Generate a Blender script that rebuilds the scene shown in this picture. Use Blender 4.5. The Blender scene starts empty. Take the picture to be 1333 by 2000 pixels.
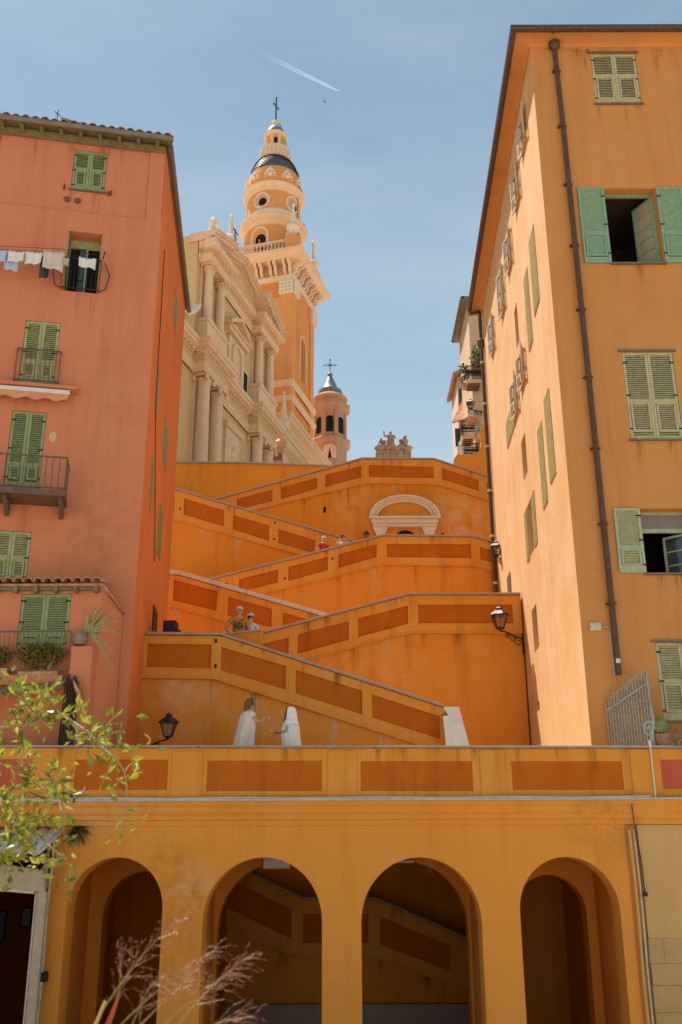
import bpy, math, random
from mathutils import Vector, Matrix
random.seed(11)
R = math.radians
S = bpy.context.scene
COL = S.collection

# ---------------------------------------------------------------- camera
F = 1937.0; TH = R(20.0); ROLL = R(0.2); EZ = 4.4
cam = bpy.data.cameras.new('camera')
cam.sensor_fit = 'VERTICAL'; cam.sensor_height = 36.0; cam.sensor_width = 24.0
cam.lens = F / 2000.0 * 36.0
cam.clip_start = 0.05; cam.clip_end = 20000
cam.dof.use_dof = True; cam.dof.focus_distance = 30.0; cam.dof.aperture_fstop = 3.0
camo = bpy.data.objects.new('camera', cam); COL.objects.link(camo)
camo.matrix_world = Matrix.Translation((0, 0, EZ)) @ Matrix.Rotation(R(90) + TH, 4, 'X') @ Matrix.Rotation(-ROLL, 4, 'Z')
S.camera = camo

# ---------------------------------------------------------------- sky, sun, exposure
SUN_AZ = R(-45); SUN_EL = R(64)      # from behind the stairs, to the left (azimuth from +Y towards +X)
tosun = Vector((math.sin(SUN_AZ) * math.cos(SUN_EL), math.cos(SUN_AZ) * math.cos(SUN_EL), math.sin(SUN_EL)))
W = bpy.data.worlds.new('World'); S.world = W; W.use_nodes = True
nt = W.node_tree; nt.nodes.clear()
wo = nt.nodes.new('ShaderNodeOutputWorld'); bg = nt.nodes.new('ShaderNodeBackground')
sk = nt.nodes.new('ShaderNodeTexSky'); sk.sky_type = 'NISHITA'; sk.sun_disc = False
sk.sun_elevation = SUN_EL; sk.sun_rotation = SUN_AZ
sk.altitude = 0; sk.air_density = 1.0; sk.dust_density = 0.5; sk.ozone_density = 1.0
# thin high cirrus over the whole sky
tc = nt.nodes.new('ShaderNodeTexCoord'); mp = nt.nodes.new('ShaderNodeMapping')
mp.inputs['Scale'].default_value = (1.2, 2.2, 5.0); mp.inputs['Rotation'].default_value = (0.3, 0.5, 0.4)
ns = nt.nodes.new('ShaderNodeTexNoise'); ns.inputs['Scale'].default_value = 1.6; ns.inputs['Detail'].default_value = 5; ns.inputs['Roughness'].default_value = 0.55
rp = nt.nodes.new('ShaderNodeValToRGB'); rp.color_ramp.elements[0].position = 0.42; rp.color_ramp.elements[1].position = 0.85
rp.color_ramp.elements[1].color = (0.34, 0.34, 0.34, 1)
mx = nt.nodes.new('ShaderNodeMixRGB'); mx.blend_type = 'MIX'; mx.inputs[2].default_value = (6.5, 6.7, 6.9, 1)
nt.links.new(tc.outputs['Generated'], mp.inputs['Vector']); nt.links.new(mp.outputs['Vector'], ns.inputs['Vector'])
nt.links.new(ns.outputs['Fac'], rp.inputs['Fac']); nt.links.new(rp.outputs['Color'], mx.inputs[0])
# coastal haze: the sky pales evenly towards the horizon all round
sz = nt.nodes.new('ShaderNodeSeparateXYZ'); nt.links.new(tc.outputs['Generated'], sz.inputs[0])
hr = nt.nodes.new('ShaderNodeMapRange'); hr.inputs[1].default_value = 0.30; hr.inputs[2].default_value = 0.78; hr.inputs[3].default_value = 0.50; hr.inputs[4].default_value = 0.08
nt.links.new(sz.outputs['Z'], hr.inputs[0])
hm = nt.nodes.new('ShaderNodeMixRGB'); hm.inputs[2].default_value = (5.3, 6.7, 6.8, 1)
tint = nt.nodes.new('ShaderNodeMixRGB'); tint.blend_type = 'MULTIPLY'; tint.inputs[0].default_value = 1.0; tint.inputs[2].default_value = (0.88, 1.03, 0.98, 1)
nt.links.new(sk.outputs['Color'], tint.inputs[1])
nt.links.new(hr.outputs[0], hm.inputs[0]); nt.links.new(tint.outputs['Color'], hm.inputs[1]); nt.links.new(hm.outputs['Color'], mx.inputs[1]); nt.links.new(mx.outputs['Color'], bg.inputs['Color'])
bg.inputs['Strength'].default_value = 0.076
nt.links.new(bg.outputs['Background'], wo.inputs['Surface'])
sl = bpy.data.lights.new('sun', 'SUN'); sl.energy = 5.0; sl.angle = R(0.53); sl.color = (1.0, 0.93, 0.82)
so = bpy.data.objects.new('sun', sl); COL.objects.link(so)
so.rotation_euler = tosun.to_track_quat('Z', 'Y').to_euler(); so.location = tosun * 60
S.view_settings.view_transform = 'Standard'; S.view_settings.look = 'None'
S.view_settings.gamma = 1.0; S.view_settings.use_curve_mapping = False
S.view_settings.exposure = 0.70
try:
    S.cycles.max_bounces = 7; S.cycles.diffuse_bounces = 4
except Exception:
    pass

# ---------------------------------------------------------------- measuring helpers
cT, sT = math.cos(TH), math.sin(TH)
def ray(px, py):
    a = (px - 666.5) / F; b = (1000 - py) / F
    a, b = a * math.cos(ROLL) + b * math.sin(ROLL), -a * math.sin(ROLL) + b * math.cos(ROLL)
    return Vector((a, cT - b * sT, sT + b * cT))
def at(px, py, Y):
    d = ray(px, py); t = Y / d.y
    return Vector((d.x * t, Y, EZ + d.z * t))
class Fr:                                   # a vertical plane: x along it, y inward, z up
    def __init__(f, ox, oy, ang):
        f.o = Vector((ox, oy)); f.a = ang
        f.e = Vector((math.cos(ang), math.sin(ang))); f.n = Vector((math.sin(ang), -math.cos(ang)))
    def uv(f, px, py, off=0.0):
        d = ray(px, py); d2 = Vector((d.x, d.y)); p = f.o + f.n * off
        t = p.dot(f.n) / d2.dot(f.n)
        q = d2 * t - f.o
        return q.dot(f.e), EZ + d.z * t
    def quad(f, pts, off=0.0):              # mean rectangle of four corners tl tr br bl
        q = [f.uv(*p, off=off) for p in pts]
        return ((q[0][0] + q[3][0]) / 2, (q[1][0] + q[2][0]) / 2, (q[2][1] + q[3][1]) / 2, (q[0][1] + q[1][1]) / 2)
    def w(f, s, y, z):                      # local to world
        p = f.o + f.e * s - f.n * y
        return Vector((p.x, p.y, z))
    def root(f, name):
        o = bpy.data.objects.new(name, None); COL.objects.link(o); o.empty_display_size = 0.2
        o.location = (f.o.x, f.o.y, 0); o.rotation_euler = (0, 0, f.a)
        return o

# ---------------------------------------------------------------- object helpers
def tag(o, label=None, cat=None, group=None, kind=None):
    if label: o['label'] = label
    if cat: o['category'] = cat
    if group: o['group'] = group
    if kind: o['kind'] = kind
    return o
def empty(name, loc=(0, 0, 0), rz=0.0, parent=None):
    o = bpy.data.objects.new(name, None); COL.objects.link(o); o.location = loc; o.rotation_euler = (0, 0, rz)
    o.empty_display_size = 0.2; o.parent = parent
    return o
def inst(src, parent=None, loc=(0, 0, 0), rot=(0, 0, 0), scale=None, name=None):
    o = bpy.data.objects.new(name or src.name.split('.')[0], src.data); COL.objects.link(o)
    o.location = loc; o.rotation_euler = rot; o.parent = parent
    if scale: o.scale = scale
    return o
def copy_tree(o, parent=None):
    c = o.copy(); COL.objects.link(c); c.parent = parent
    for ch in list(o.children): copy_tree(ch, c)
    return c
class MB:
    def __init__(s): s.v = []; s.f = []; s.M = None
    def add(s, vs, fs):
        b = len(s.v)
        if s.M is not None: vs = [s.M @ Vector(v) for v in vs]
        s.v += [tuple(v) for v in vs]; s.f += [tuple(i + b for i in f) for f in fs]; return s
    def box(s, x0, x1, y0, y1, z0, z1):
        return s.add([(x0,y0,z0),(x1,y0,z0),(x1,y1,z0),(x0,y1,z0),(x0,y0,z1),(x1,y0,z1),(x1,y1,z1),(x0,y1,z1)],
                     [(3,2,1,0),(4,5,6,7),(0,1,5,4),(1,2,6,5),(2,3,7,6),(3,0,4,7)])
    def poly(s, pts): return s.add(pts, [tuple(range(len(pts)))])
    def prism(s, pts, y0, y1):              # polygon in x,z (counter-clockwise seen from -y) pushed along y
        n = len(pts)
        vs = [(x, y0, z) for x, z in pts] + [(x, y1, z) for x, z in pts]
        fs = [tuple(range(n)), tuple(range(2 * n - 1, n - 1, -1))]
        fs += [((i + 1) % n, i, i + n, (i + 1) % n + n) for i in range(n)]
        return s.add(vs, fs)
    def prismz(s, pts, z0, z1):             # polygon in x,y pushed up
        n = len(pts)
        vs = [(x, y, z0) for x, y in pts] + [(x, y, z1) for x, y in pts]
        fs = [tuple(range(n - 1, -1, -1)), tuple(range(n, 2 * n))]
        fs += [(i, (i + 1) % n, (i + 1) % n + n, i + n) for i in range(n)]
        return s.add(vs, fs)
    def lathe(s, prof, n=24, c=(0, 0, 0), a0=0.0, a1=2 * math.pi, sq=1.0):
        full = abs(a1 - a0 - 2 * math.pi) < 1e-6; m = n if full else n + 1
        vs = []; fs = []
        for r, z in prof:
            for k in range(m):
                a = a0 + (a1 - a0) * k / n
                vs.append((c[0] + r * math.cos(a), c[1] + r * math.sin(a) * sq, c[2] + z))
        for i in range(len(prof) - 1):
            for k in range(n):
                k2 = (k + 1) % m if full else k + 1
                fs.append((i*m+k, i*m+k2, (i+1)*m+k2, (i+1)*m+k))
        if full:
            if prof[0][0] > 1e-5: fs.append(tuple(range(m - 1, -1, -1)))
            if prof[-1][0] > 1e-5: fs.append(tuple((len(prof)-1)*m + k for k in range(m)))
        return s.add(vs, fs)
    def tube(s, pts, r, n=6, cap=True):
        pts = [Vector(p) for p in pts]; L = len(pts)
        rs = r if isinstance(r, (list, tuple)) else [r] * L
        vs = []; fs = []; up = None
        for i, p in enumerate(pts):
            t = (pts[min(i+1, L-1)] - pts[max(i-1, 0)]).normalized()
            if up is None:
                up = Vector((0, 0, 1)) if abs(t.z) < 0.9 else Vector((1, 0, 0))
            a = t.cross(up).normalized(); b = a.cross(t).normalized(); up = b
            for k in range(n):
                an = 2 * math.pi * k / n
                vs.append(p + (a * math.cos(an) + b * math.sin(an)) * rs[i])
        for i in range(L - 1):
            for k in range(n):
                fs.append((i*n+k, i*n+(k+1)%n, (i+1)*n+(k+1)%n, (i+1)*n+k))
        if cap: fs += [tuple(range(n-1, -1, -1)), tuple((L-1)*n + k for k in range(n))]
        return s.add(vs, fs)
    def bar(s, a, b, w, d=None):            # rectangular bar between two points
        a = Vector(a); b = Vector(b); d = d or w; t = (b - a).normalized()
        up = Vector((0, 0, 1)) if abs(t.z) < 0.95 else Vector((0, 1, 0))
        x = t.cross(up).normalized() * w / 2; y = x.cross(t).normalized() * d / 2
        vs = [a-x-y, a+x-y, a+x+y, a-x+y, b-x-y, b+x-y, b+x+y, b-x+y]
        return s.add(vs, [(3,2,1,0),(4,5,6,7),(0,1,5,4),(1,2,6,5),(2,3,7,6),(3,0,4,7)])
    def sweep(s, path, prof, closed=False): # plan path (x,y), outward side is right of travel (towards -y for +x travel)
        n = len(path); P = [Vector(p) for p in path]; vs = []; m = len(prof)
        for i in range(n):
            a = P[(i-1) % n] if (closed or i > 0) else None
            b = P[(i+1) % n] if (closed or i < n-1) else None
            ds = []
            if a is not None: ds.append((P[i] - a).normalized())
            if b is not None: ds.append((b - P[i]).normalized())
            ns_ = [Vector((d.y, -d.x)) for d in ds]
            if len(ns_) == 1: o = ns_[0]
            else:
                o = ns_[0] + ns_[1]; o = o / max(o.dot(ns_[0]), 0.2) 
            for off, z in prof:
                q = P[i] + o * off; vs.append((q.x, q.y, z))
        fs = []
        for i in range(n if closed else n - 1):
            j = (i + 1) % n
            for k in range(m - 1):
                fs.append((i*m+k, j*m+k, j*m+k+1, i*m+k+1))
        if not closed:
            fs += [tuple(range(m)), tuple((n-1)*m + k for k in range(m-1, -1, -1))]
        return s.add(vs, fs)
    def ball(s, c, r, n=10, m=7):
        rx, ry, rz = r if isinstance(r, (tuple, list)) else (r, r, r)
        vs = []; fs = []
        for i in range(m + 1):
            t = math.pi * i / m
            for k in range(n):
                a = 2 * math.pi * k / n
                vs.append((c[0] + rx * math.sin(t) * math.cos(a), c[1] + ry * math.sin(t) * math.sin(a), c[2] - rz * math.cos(t)))
        for i in range(m):
            for k in range(n): fs.append((i*n+k, i*n+(k+1)%n, (i+1)*n+(k+1)%n, (i+1)*n+k))
        return s.add(vs, fs)
    def build(s, name, mat, parent=None, smooth=False, loc=None, rz=None, bevel=0, sharp=35):
        me = bpy.data.meshes.new(name); me.from_pydata(s.v, [], s.f); me.validate(); me.update()
        if mat is not None: me.materials.append(mat)
        o = bpy.data.objects.new(name, me); COL.objects.link(o); o.parent = parent
        if smooth:
            me.polygons.foreach_set('use_smooth', [True] * len(me.polygons))
            try: me.set_sharp_from_angle(angle=R(sharp))
            except Exception: pass
        if loc is not None: o.location = loc
        if rz is not None: o.rotation_euler = (0, 0, rz)
        if bevel:
            b = o.modifiers.new('bevel', 'BEVEL'); b.width = bevel; b.segments = 2; b.limit_method = 'ANGLE'; b.angle_limit = R(40)
        return o

# ---------------------------------------------------------------- materials
def mat_new(name):
    m = bpy.data.materials.new(name); m.use_nodes = True
    return m, m.node_tree, m.node_tree.nodes['Principled BSDF']
def plain(name, col, rough=0.6, metal=0.0, var=0.12, scale=6.0, bump=0.0, spec=0.3, bscale=40):
    m, t, b = mat_new(name); N = t.nodes.new; L = t.links.new
    geo = N('ShaderNodeTexCoord')
    n1 = N('ShaderNodeTexNoise'); n1.inputs['Scale'].default_value = scale; n1.inputs['Detail'].default_value = 6
    L(geo.outputs['Object'], n1.inputs['Vector'])
    r = N('ShaderNodeMapRange'); r.inputs[1].default_value = 0.25; r.inputs[2].default_value = 0.75
    r.inputs[3].default_value = 1 - var; r.inputs[4].default_value = 1 + var
    L(n1.outputs['Fac'], r.inputs[0])
    mm = N('ShaderNodeVectorMath'); mm.operation = 'SCALE'; mm.inputs[0].default_value = col[:3]
    L(r.outputs[0], mm.inputs['Scale']); L(mm.outputs[0], b.inputs['Base Color'])
    b.inputs['Roughness'].default_value = rough; b.inputs['Metallic'].default_value = metal
    b.inputs['Specular IOR Level'].default_value = spec
    if bump:
        n2 = N('ShaderNodeTexNoise'); n2.inputs['Scale'].default_value = bscale; n2.inputs['Detail'].default_value = 4
        L(geo.outputs['Object'], n2.inputs['Vector'])
        bm = N('ShaderNodeBump'); bm.inputs['Strength'].default_value = bump; bm.inputs['Distance'].default_value = 0.02
        L(n2.outputs['Fac'], bm.inputs['Height']); L(bm.outputs[0], b.inputs['Normal'])
    return m
def stucco(name, col, wash=None, stain=None, wash_amt=0.5, stain_amt=0.35, streak=0.25, scale=0.45, bump=0.25, rough=0.9, spots=()):
    """lime-washed plaster: clouded wash, vertical rain streaks, blotchy stains, fine trowel relief"""
    wash = wash or tuple(min(1, c * 1.25 + 0.02) for c in col); stain = stain or tuple(c * 0.55 for c in col)
    m, t, b = mat_new(name); N = t.nodes.new; L = t.links.new
    g = N('ShaderNodeNewGeometry')
    def noise(scale_, det, vec=None, rgh=0.6, dist=0.0):
        n = N('ShaderNodeTexNoise'); n.inputs['Scale'].default_value = scale_; n.inputs['Detail'].default_value = det
        n.inputs['Roughness'].default_value = rgh; n.inputs['Distortion'].default_value = dist
        L(vec or g.outputs['Position'], n.inputs['Vector']); return n
    def rng(sock, a, b_, c=0.0, d=1.0):
        r = N('ShaderNodeMapRange'); r.inputs[1].default_value = a; r.inputs[2].default_value = b_; r.inputs[3].default_value = c; r.inputs[4].default_value = d
        L(sock, r.inputs[0]); return r.outputs[0]
    def mix(fac, a, b_, bt='MIX'):
        x = N('ShaderNodeMixRGB'); x.blend_type = bt
        for i, vv in ((0, fac), (1, a), (2, b_)):
            if isinstance(vv, (tuple, list)): x.inputs[i].default_value = (*vv[:3], 1)
            elif isinstance(vv, (int, float)): x.inputs[i].default_value = vv
            else: L(vv, x.inputs[i])
        return x.outputs[0]
    n1 = noise(scale, 8, dist=0.6)
    c1 = mix(rng(n1.outputs['Fac'], 0.38, 0.72, 0, wash_amt), col, wash)
    mp_ = N('ShaderNodeMapping'); mp_.inputs['Scale'].default_value = (1.6, 1.6, 0.13); L(g.outputs['Position'], mp_.inputs['Vector'])
    n2 = noise(1.3, 7, mp_.outputs[0], 0.65)
    c2 = mix(rng(n2.outputs['Fac'], 0.50, 0.72, 0, streak), c1, stain)
    n3 = noise(scale * 2.3, 9, rgh=0.7, dist=0.3)
    c3 = mix(rng(n3.outputs['Fac'], 0.6, 0.78, 0, stain_amt), c2, stain)
    for (c_, r_, sc_, am_) in spots:          # local bleached, dirty or painted-shade patches, ragged by noise
        d_ = N('ShaderNodeVectorMath'); d_.operation = 'DISTANCE'; L(g.outputs['Position'], d_.inputs[0]); d_.inputs[1].default_value = tuple(c_)
        near = rng(d_.outputs['Value'], r_ * 1.1, r_ * 0.1, 0, 1)
        nn = noise(1.6 / max(r_, .3) + .8, 8, rgh=0.66, dist=0.25)
        mu = N('ShaderNodeMath'); mu.operation = 'MULTIPLY'; L(near, mu.inputs[0]); L(rng(nn.outputs['Fac'], 0.40, 0.68, 0, am_ * .85), mu.inputs[1])
        c3 = mix(mu.outputs[0], c3, sc_)
    n4 = noise(22, 3)
    c4 = mix(rng(n4.outputs['Fac'], 0.3, 0.7, 0, 0.16), c3, tuple(c * 0.75 for c in col))
    L(c4, b.inputs['Base Color']); b.inputs['Roughness'].default_value = rough; b.inputs['Specular IOR Level'].default_value = 0.15
    n5 = noise(9, 8, rgh=0.7)
    bm = N('ShaderNodeBump'); bm.inputs['Strength'].default_value = bump; bm.inputs['Distance'].default_value = 0.03
    L(n5.outputs['Fac'], bm.inputs['Height']); L(bm.outputs[0], b.inputs['Normal'])
    return m
M = {}
M['pink'] = stucco('rose_plaster', (0.62, 0.208, 0.105), wash=(0.66, 0.265, 0.155), stain=(0.38, 0.10, 0.04), stain_amt=0.35, streak=0.35, spots=[(at(195, 1010, 22.3), 1.1, (.26, .10, .06), .75), (at(185, 1090, 22.3), .9, (.24, .10, .07), .8), (at(240, 690, 22.5), .8, (.36, .12, .06), .6), (at(245, 790, 22.5), .7, (.36, .12, .06), .6), (at(60, 1030, 22), 1.2, (.50, .14, .03), .6)])  # last spot paints the soft shade under the balcony
M['orange_side'] = stucco('bounce_orange_plaster', (0.68, 0.195, 0.048), stain=(0.42, 0.12, 0.035), stain_amt=0.15)  # rose plaster turned orange: warm bounce light put into the side wall's colour
M['ochre'] = stucco('ochre_plaster', (0.77, 0.29, 0.042), wash=(0.78, 0.34, 0.08), stain=(0.52, 0.15, 0.015), streak=0.35, spots=[(at(372, 1725, 21), .55, (.62, .46, .30), .8), (at(335, 1690, 21), .7, (.34, .12, .02), .8), (at(345, 1850, 21), 1.0, (.44, .14, .02), .8), (at(385, 1760, 21), .5, (.34, .12, .02), .8), (at(1180, 1600, 21), 1.0, (.34, .13, .03), .9), (at(1222, 1640, 21), .5, (.40, .22, .1), .8), (at(180, 1580, 21), 1.0, (.66, .46, .28), .7), (at(1210, 1850, 21.2), 1.3, (.52, .24, .10), .6), (at(790, 1720, 21), 1.2, (.66, .22, .02), .5)])
M['ramp'] = stucco('deep_ochre_plaster', (0.74, 0.25, 0.022), wash=(0.72, 0.32, 0.07), stain=(0.44, 0.125, 0.008), streak=0.5, spots=[(at(325, 1375, 25.3), 1.3, (.72, .48, .28), .75), (at(400, 1350, 25.3), 1.2, (.70, .42, .2), .6), (at(480, 1430, 25.3), 1.8, (.72, .44, .22), .55), (at(345, 1340, 25.3), .5, (.76, .58, .42), .8), (at(640, 1440, 25.3), 1.4, (.68, .38, .16), .5), (at(720, 1290, 31), 2.4, (.76, .46, .20), .5), (at(900, 1290, 31), 2.2, (.74, .42, .16), .45), (at(890, 1025, 41.2), 1.9, (.74, .56, .38), .8), (at(830, 985, 41.2), 1.4, (.36, .14, .03), .8), (at(680, 985, 41.2), 1.5, (.74, .5, .28), .5)])
M['band'] = stucco('band_plaster', (0.72, 0.275, 0.035), wash=(0.75, 0.38, 0.12), stain=(0.42, 0.14, 0.015), streak=0.5, scale=0.9, stain_amt=0.45)
M['panel'] = stucco('burnt_orange_plaster', (0.50, 0.118, 0.008), wash=(0.58, 0.17, 0.02), stain=(0.34, 0.065, 0.004), streak=0.5, scale=1.2)
M['redpanel'] = stucco('red_plaster', (0.50, 0.10, 0.06), scale=1.2)
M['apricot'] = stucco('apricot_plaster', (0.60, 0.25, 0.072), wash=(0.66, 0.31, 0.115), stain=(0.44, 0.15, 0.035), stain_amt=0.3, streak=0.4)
M['apricot_lit'] = stucco('sunlit_bleached_apricot', (0.68, 0.37, 0.16), wash=(0.76, 0.50, 0.29), stain=(0.56, 0.26, 0.10), wash_amt=0.8, stain_amt=0.25, streak=0.5, scale=0.5, bump=0.5)  # apricot made paler to carry the sun on the flank, plus bleached streaks
M['cream'] = stucco('cream_plaster', (0.60, 0.40, 0.22), wash=(0.66, 0.48, 0.3), stain=(0.42, 0.27, 0.14), streak=0.3, scale=0.3)
M['stone'] = stucco('pale_stone', (0.76, 0.51, 0.32), wash=(0.80, 0.58, 0.40), stain=(0.50, 0.31, 0.18), streak=0.35, scale=0.5)
M['khaki'] = stucco('khaki_plaster', (0.64, 0.42, 0.20), wash=(0.70, 0.49, 0.27), streak=0.25, scale=0.35)
M['tower'] = stucco('tower_orange', (0.76, 0.305, 0.092), wash=(0.78, 0.38, 0.16), stain=(0.52, 0.2, 0.06), scale=0.3)
M['tower_red'] = stucco('tower_brick_orange', (0.70, 0.26, 0.075), stain=(0.46, 0.15, 0.05), scale=0.3)
M['rosestone'] = stucco('rose_stone', (0.50, 0.29, 0.175), stain=(0.22, 0.13, 0.095), stain_amt=0.6, streak=0.5, scale=0.9)
M['portal'] = stucco('white_stone', (0.74, 0.60, 0.47), wash=(0.8, 0.7, 0.58), stain=(0.5, 0.36, 0.25), scale=1.0)
M['cap'] = stucco('grey_capstone', (0.36, 0.29, 0.23), wash=(0.45, 0.38, 0.31), stain=(0.18, 0.13, 0.1), streak=0.3, scale=1.4, bump=0.5)
M['cap_pale'] = stucco('pale_capstone', (0.60, 0.52, 0.44), stain=(0.32, 0.24, 0.18), stain_amt=0.6, scale=2.0, bump=0.6)
M['zinc'] = plain('zinc_flashing', (0.42, 0.42, 0.42), 0.45, 0.6, 0.15)
M['pave'] = stucco('paving', (0.46, 0.38, 0.29), streak=0, scale=0.7, bump=0.4)
M['street'] = stucco('pale_paving', (0.50, 0.42, 0.33), streak=0, scale=0.5, bump=0.4)
M['sage'] = plain('sage_paint', (0.27, 0.31, 0.14), 0.55, var=0.22, scale=9, bump=0.1)
M['sagel'] = plain('pale_sage_paint', (0.36, 0.36, 0.17), 0.6, var=0.25, scale=9, bump=0.1)
M['khakip'] = plain('straw_green_paint', (0.47, 0.42, 0.23), 0.6, var=0.2, scale=9, bump=0.1)
M['teal'] = plain('sea_green_paint', (0.22, 0.36, 0.25), 0.55, var=0.18, scale=9, bump=0.1)
M['paleteal'] = plain('pale_sea_green_paint', (0.37, 0.43, 0.27), 0.55, var=0.18, scale=9, bump=0.1)
M['fauxolive'] = plain('olive_painted_shutter', (0.40, 0.32, 0.13), 0.8, var=0.15, scale=5)
M['weathered'] = plain('weathered_pale_wood', (0.55, 0.47, 0.36), 0.7, var=0.3, scale=14, bump=0.3)
M['dark'] = plain('dark_room', (0.012, 0.010, 0.008), 0.9)
M['iron'] = plain('wrought_iron', (0.035, 0.028, 0.024), 0.5, 0.4, 0.2)
M['rail'] = plain('painted_rail', (0.16, 0.10, 0.07), 0.55, 0.2, 0.25)
M['brownpipe'] = plain('brown_pipe', (0.10, 0.055, 0.04), 0.42, 0.1, 0.3, scale=8)
M['gutter'] = plain('gutter_metal', (0.20, 0.165, 0.13), 0.45, 0.4, 0.2)
M['eavewood'] = plain('green_eave_paint', (0.20, 0.165, 0.075), 0.6, var=0.25)
M['tile'] = plain('clay_tile', (0.50, 0.25, 0.15), 0.8, var=0.4, scale=5, bump=0.3)
M['slate'] = plain('glazed_scale', (0.16, 0.165, 0.19), 0.48, 0.0, 0.4, scale=3, spec=0.6)
M['white'] = plain('white_paint', (0.66, 0.62, 0.56), 0.55, var=0.1)
M['lampglass'] = plain('lamp_glass', (0.30, 0.20, 0.11), 0.15, var=0.1); M['lampglass'].node_tree.nodes['Principled BSDF'].inputs['Alpha'].default_value = 0.45

def stain_mat(name, col, amt):
    """rain run-off: fades out downwards and towards its sides, broken up by stretched noise"""
    m, t, b = mat_new(name); N = t.nodes.new; L = t.links.new
    tc_ = N('ShaderNodeTexCoord'); sp_ = N('ShaderNodeSeparateXYZ'); L(tc_.outputs['Generated'], sp_.inputs[0])
    def mth(op, a, b_=None):
        n = N('ShaderNodeMath'); n.operation = op; n.use_clamp = True
        for i, v in enumerate((a, b_)):
            if v is None: continue
            if isinstance(v, (int, float)): n.inputs[i].default_value = v
            else: L(v, n.inputs[i])
        return n.outputs[0]
    x2 = N('ShaderNodeMath'); x2.operation = 'MULTIPLY_ADD'; L(sp_.outputs['X'], x2.inputs[0]); x2.inputs[1].default_value = 2; x2.inputs[2].default_value = -1
    ab = N('ShaderNodeMath'); ab.operation = 'ABSOLUTE'; L(x2.outputs[0], ab.inputs[0])
    side = mth('SUBTRACT', 1.0, ab.outputs[0]); down = mth('POWER', sp_.outputs['Z'], 1.4)
    g_ = N('ShaderNodeNewGeometry'); mp2 = N('ShaderNodeMapping'); mp2.inputs['Scale'].default_value = (14, 14, 1.1); L(g_.outputs['Position'], mp2.inputs['Vector'])
    nz_ = N('ShaderNodeTexNoise'); nz_.inputs['Scale'].default_value = 1.0; nz_.inputs['Detail'].default_value = 5; L(mp2.outputs[0], nz_.inputs['Vector'])
    r_ = N('ShaderNodeMapRange'); r_.inputs[1].default_value = .35; r_.inputs[2].default_value = .65; r_.inputs[4].default_value = amt; L(nz_.outputs['Fac'], r_.inputs[0])
    L(mth('MULTIPLY', mth('MULTIPLY', side, down), r_.outputs[0]), b.inputs['Alpha']); b.inputs['Base Color'].default_value = (*col, 1); b.inputs['Roughness'].default_value = .95; b.inputs['Specular IOR Level'].default_value = .1
    return m
M['drip'] = stain_mat('dark_run_off', (.20, .075, .018), .55); M['drip_soft'] = stain_mat('faint_run_off', (.26, .10, .03), .4); M['drip_pale'] = stain_mat('lime_run_off', (.78, .60, .42), .7)
M['greystone'] = stucco('grey_worn_stone', (.20, .175, .15), stain=(.12, .1, .085), scale=2.5, bump=.6)
def run_off(root, x, z, wd, h, y, m='drip'):
    w = MB(); w.add([(x - wd / 2, y, z - h), (x + wd / 2, y, z - h), (x + wd / 2, y, z), (x - wd / 2, y, z)], [(0, 1, 2, 3)]); w.build('rain_stain', M[m], root)
# ================================================================ the setting
g = MB(); g.poly([(-400, -400, 0), (400, -400, 0), (400, 900, 0), (-400, 900, 0)])
tag(g.build('street', M['street']), kind='structure')
YA0 = 21.0                                   # arcade front
TZ = 6.35                                    # terrace floor
# raised promenade on which the photographer stands (below the frame)
g = MB(); g.box(-9, 7, -8, 5.2, 0.0, 2.8); tag(g.build('promenade', M['pave']), kind='structure')
# mass of the terrace behind the gallery and floor slab over it
g = MB(); g.box(-16, 16, YA0 + 0.62, 29.3, 5.35, TZ); tag(g.build('terrace', M['pave']), kind='structure')

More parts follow.
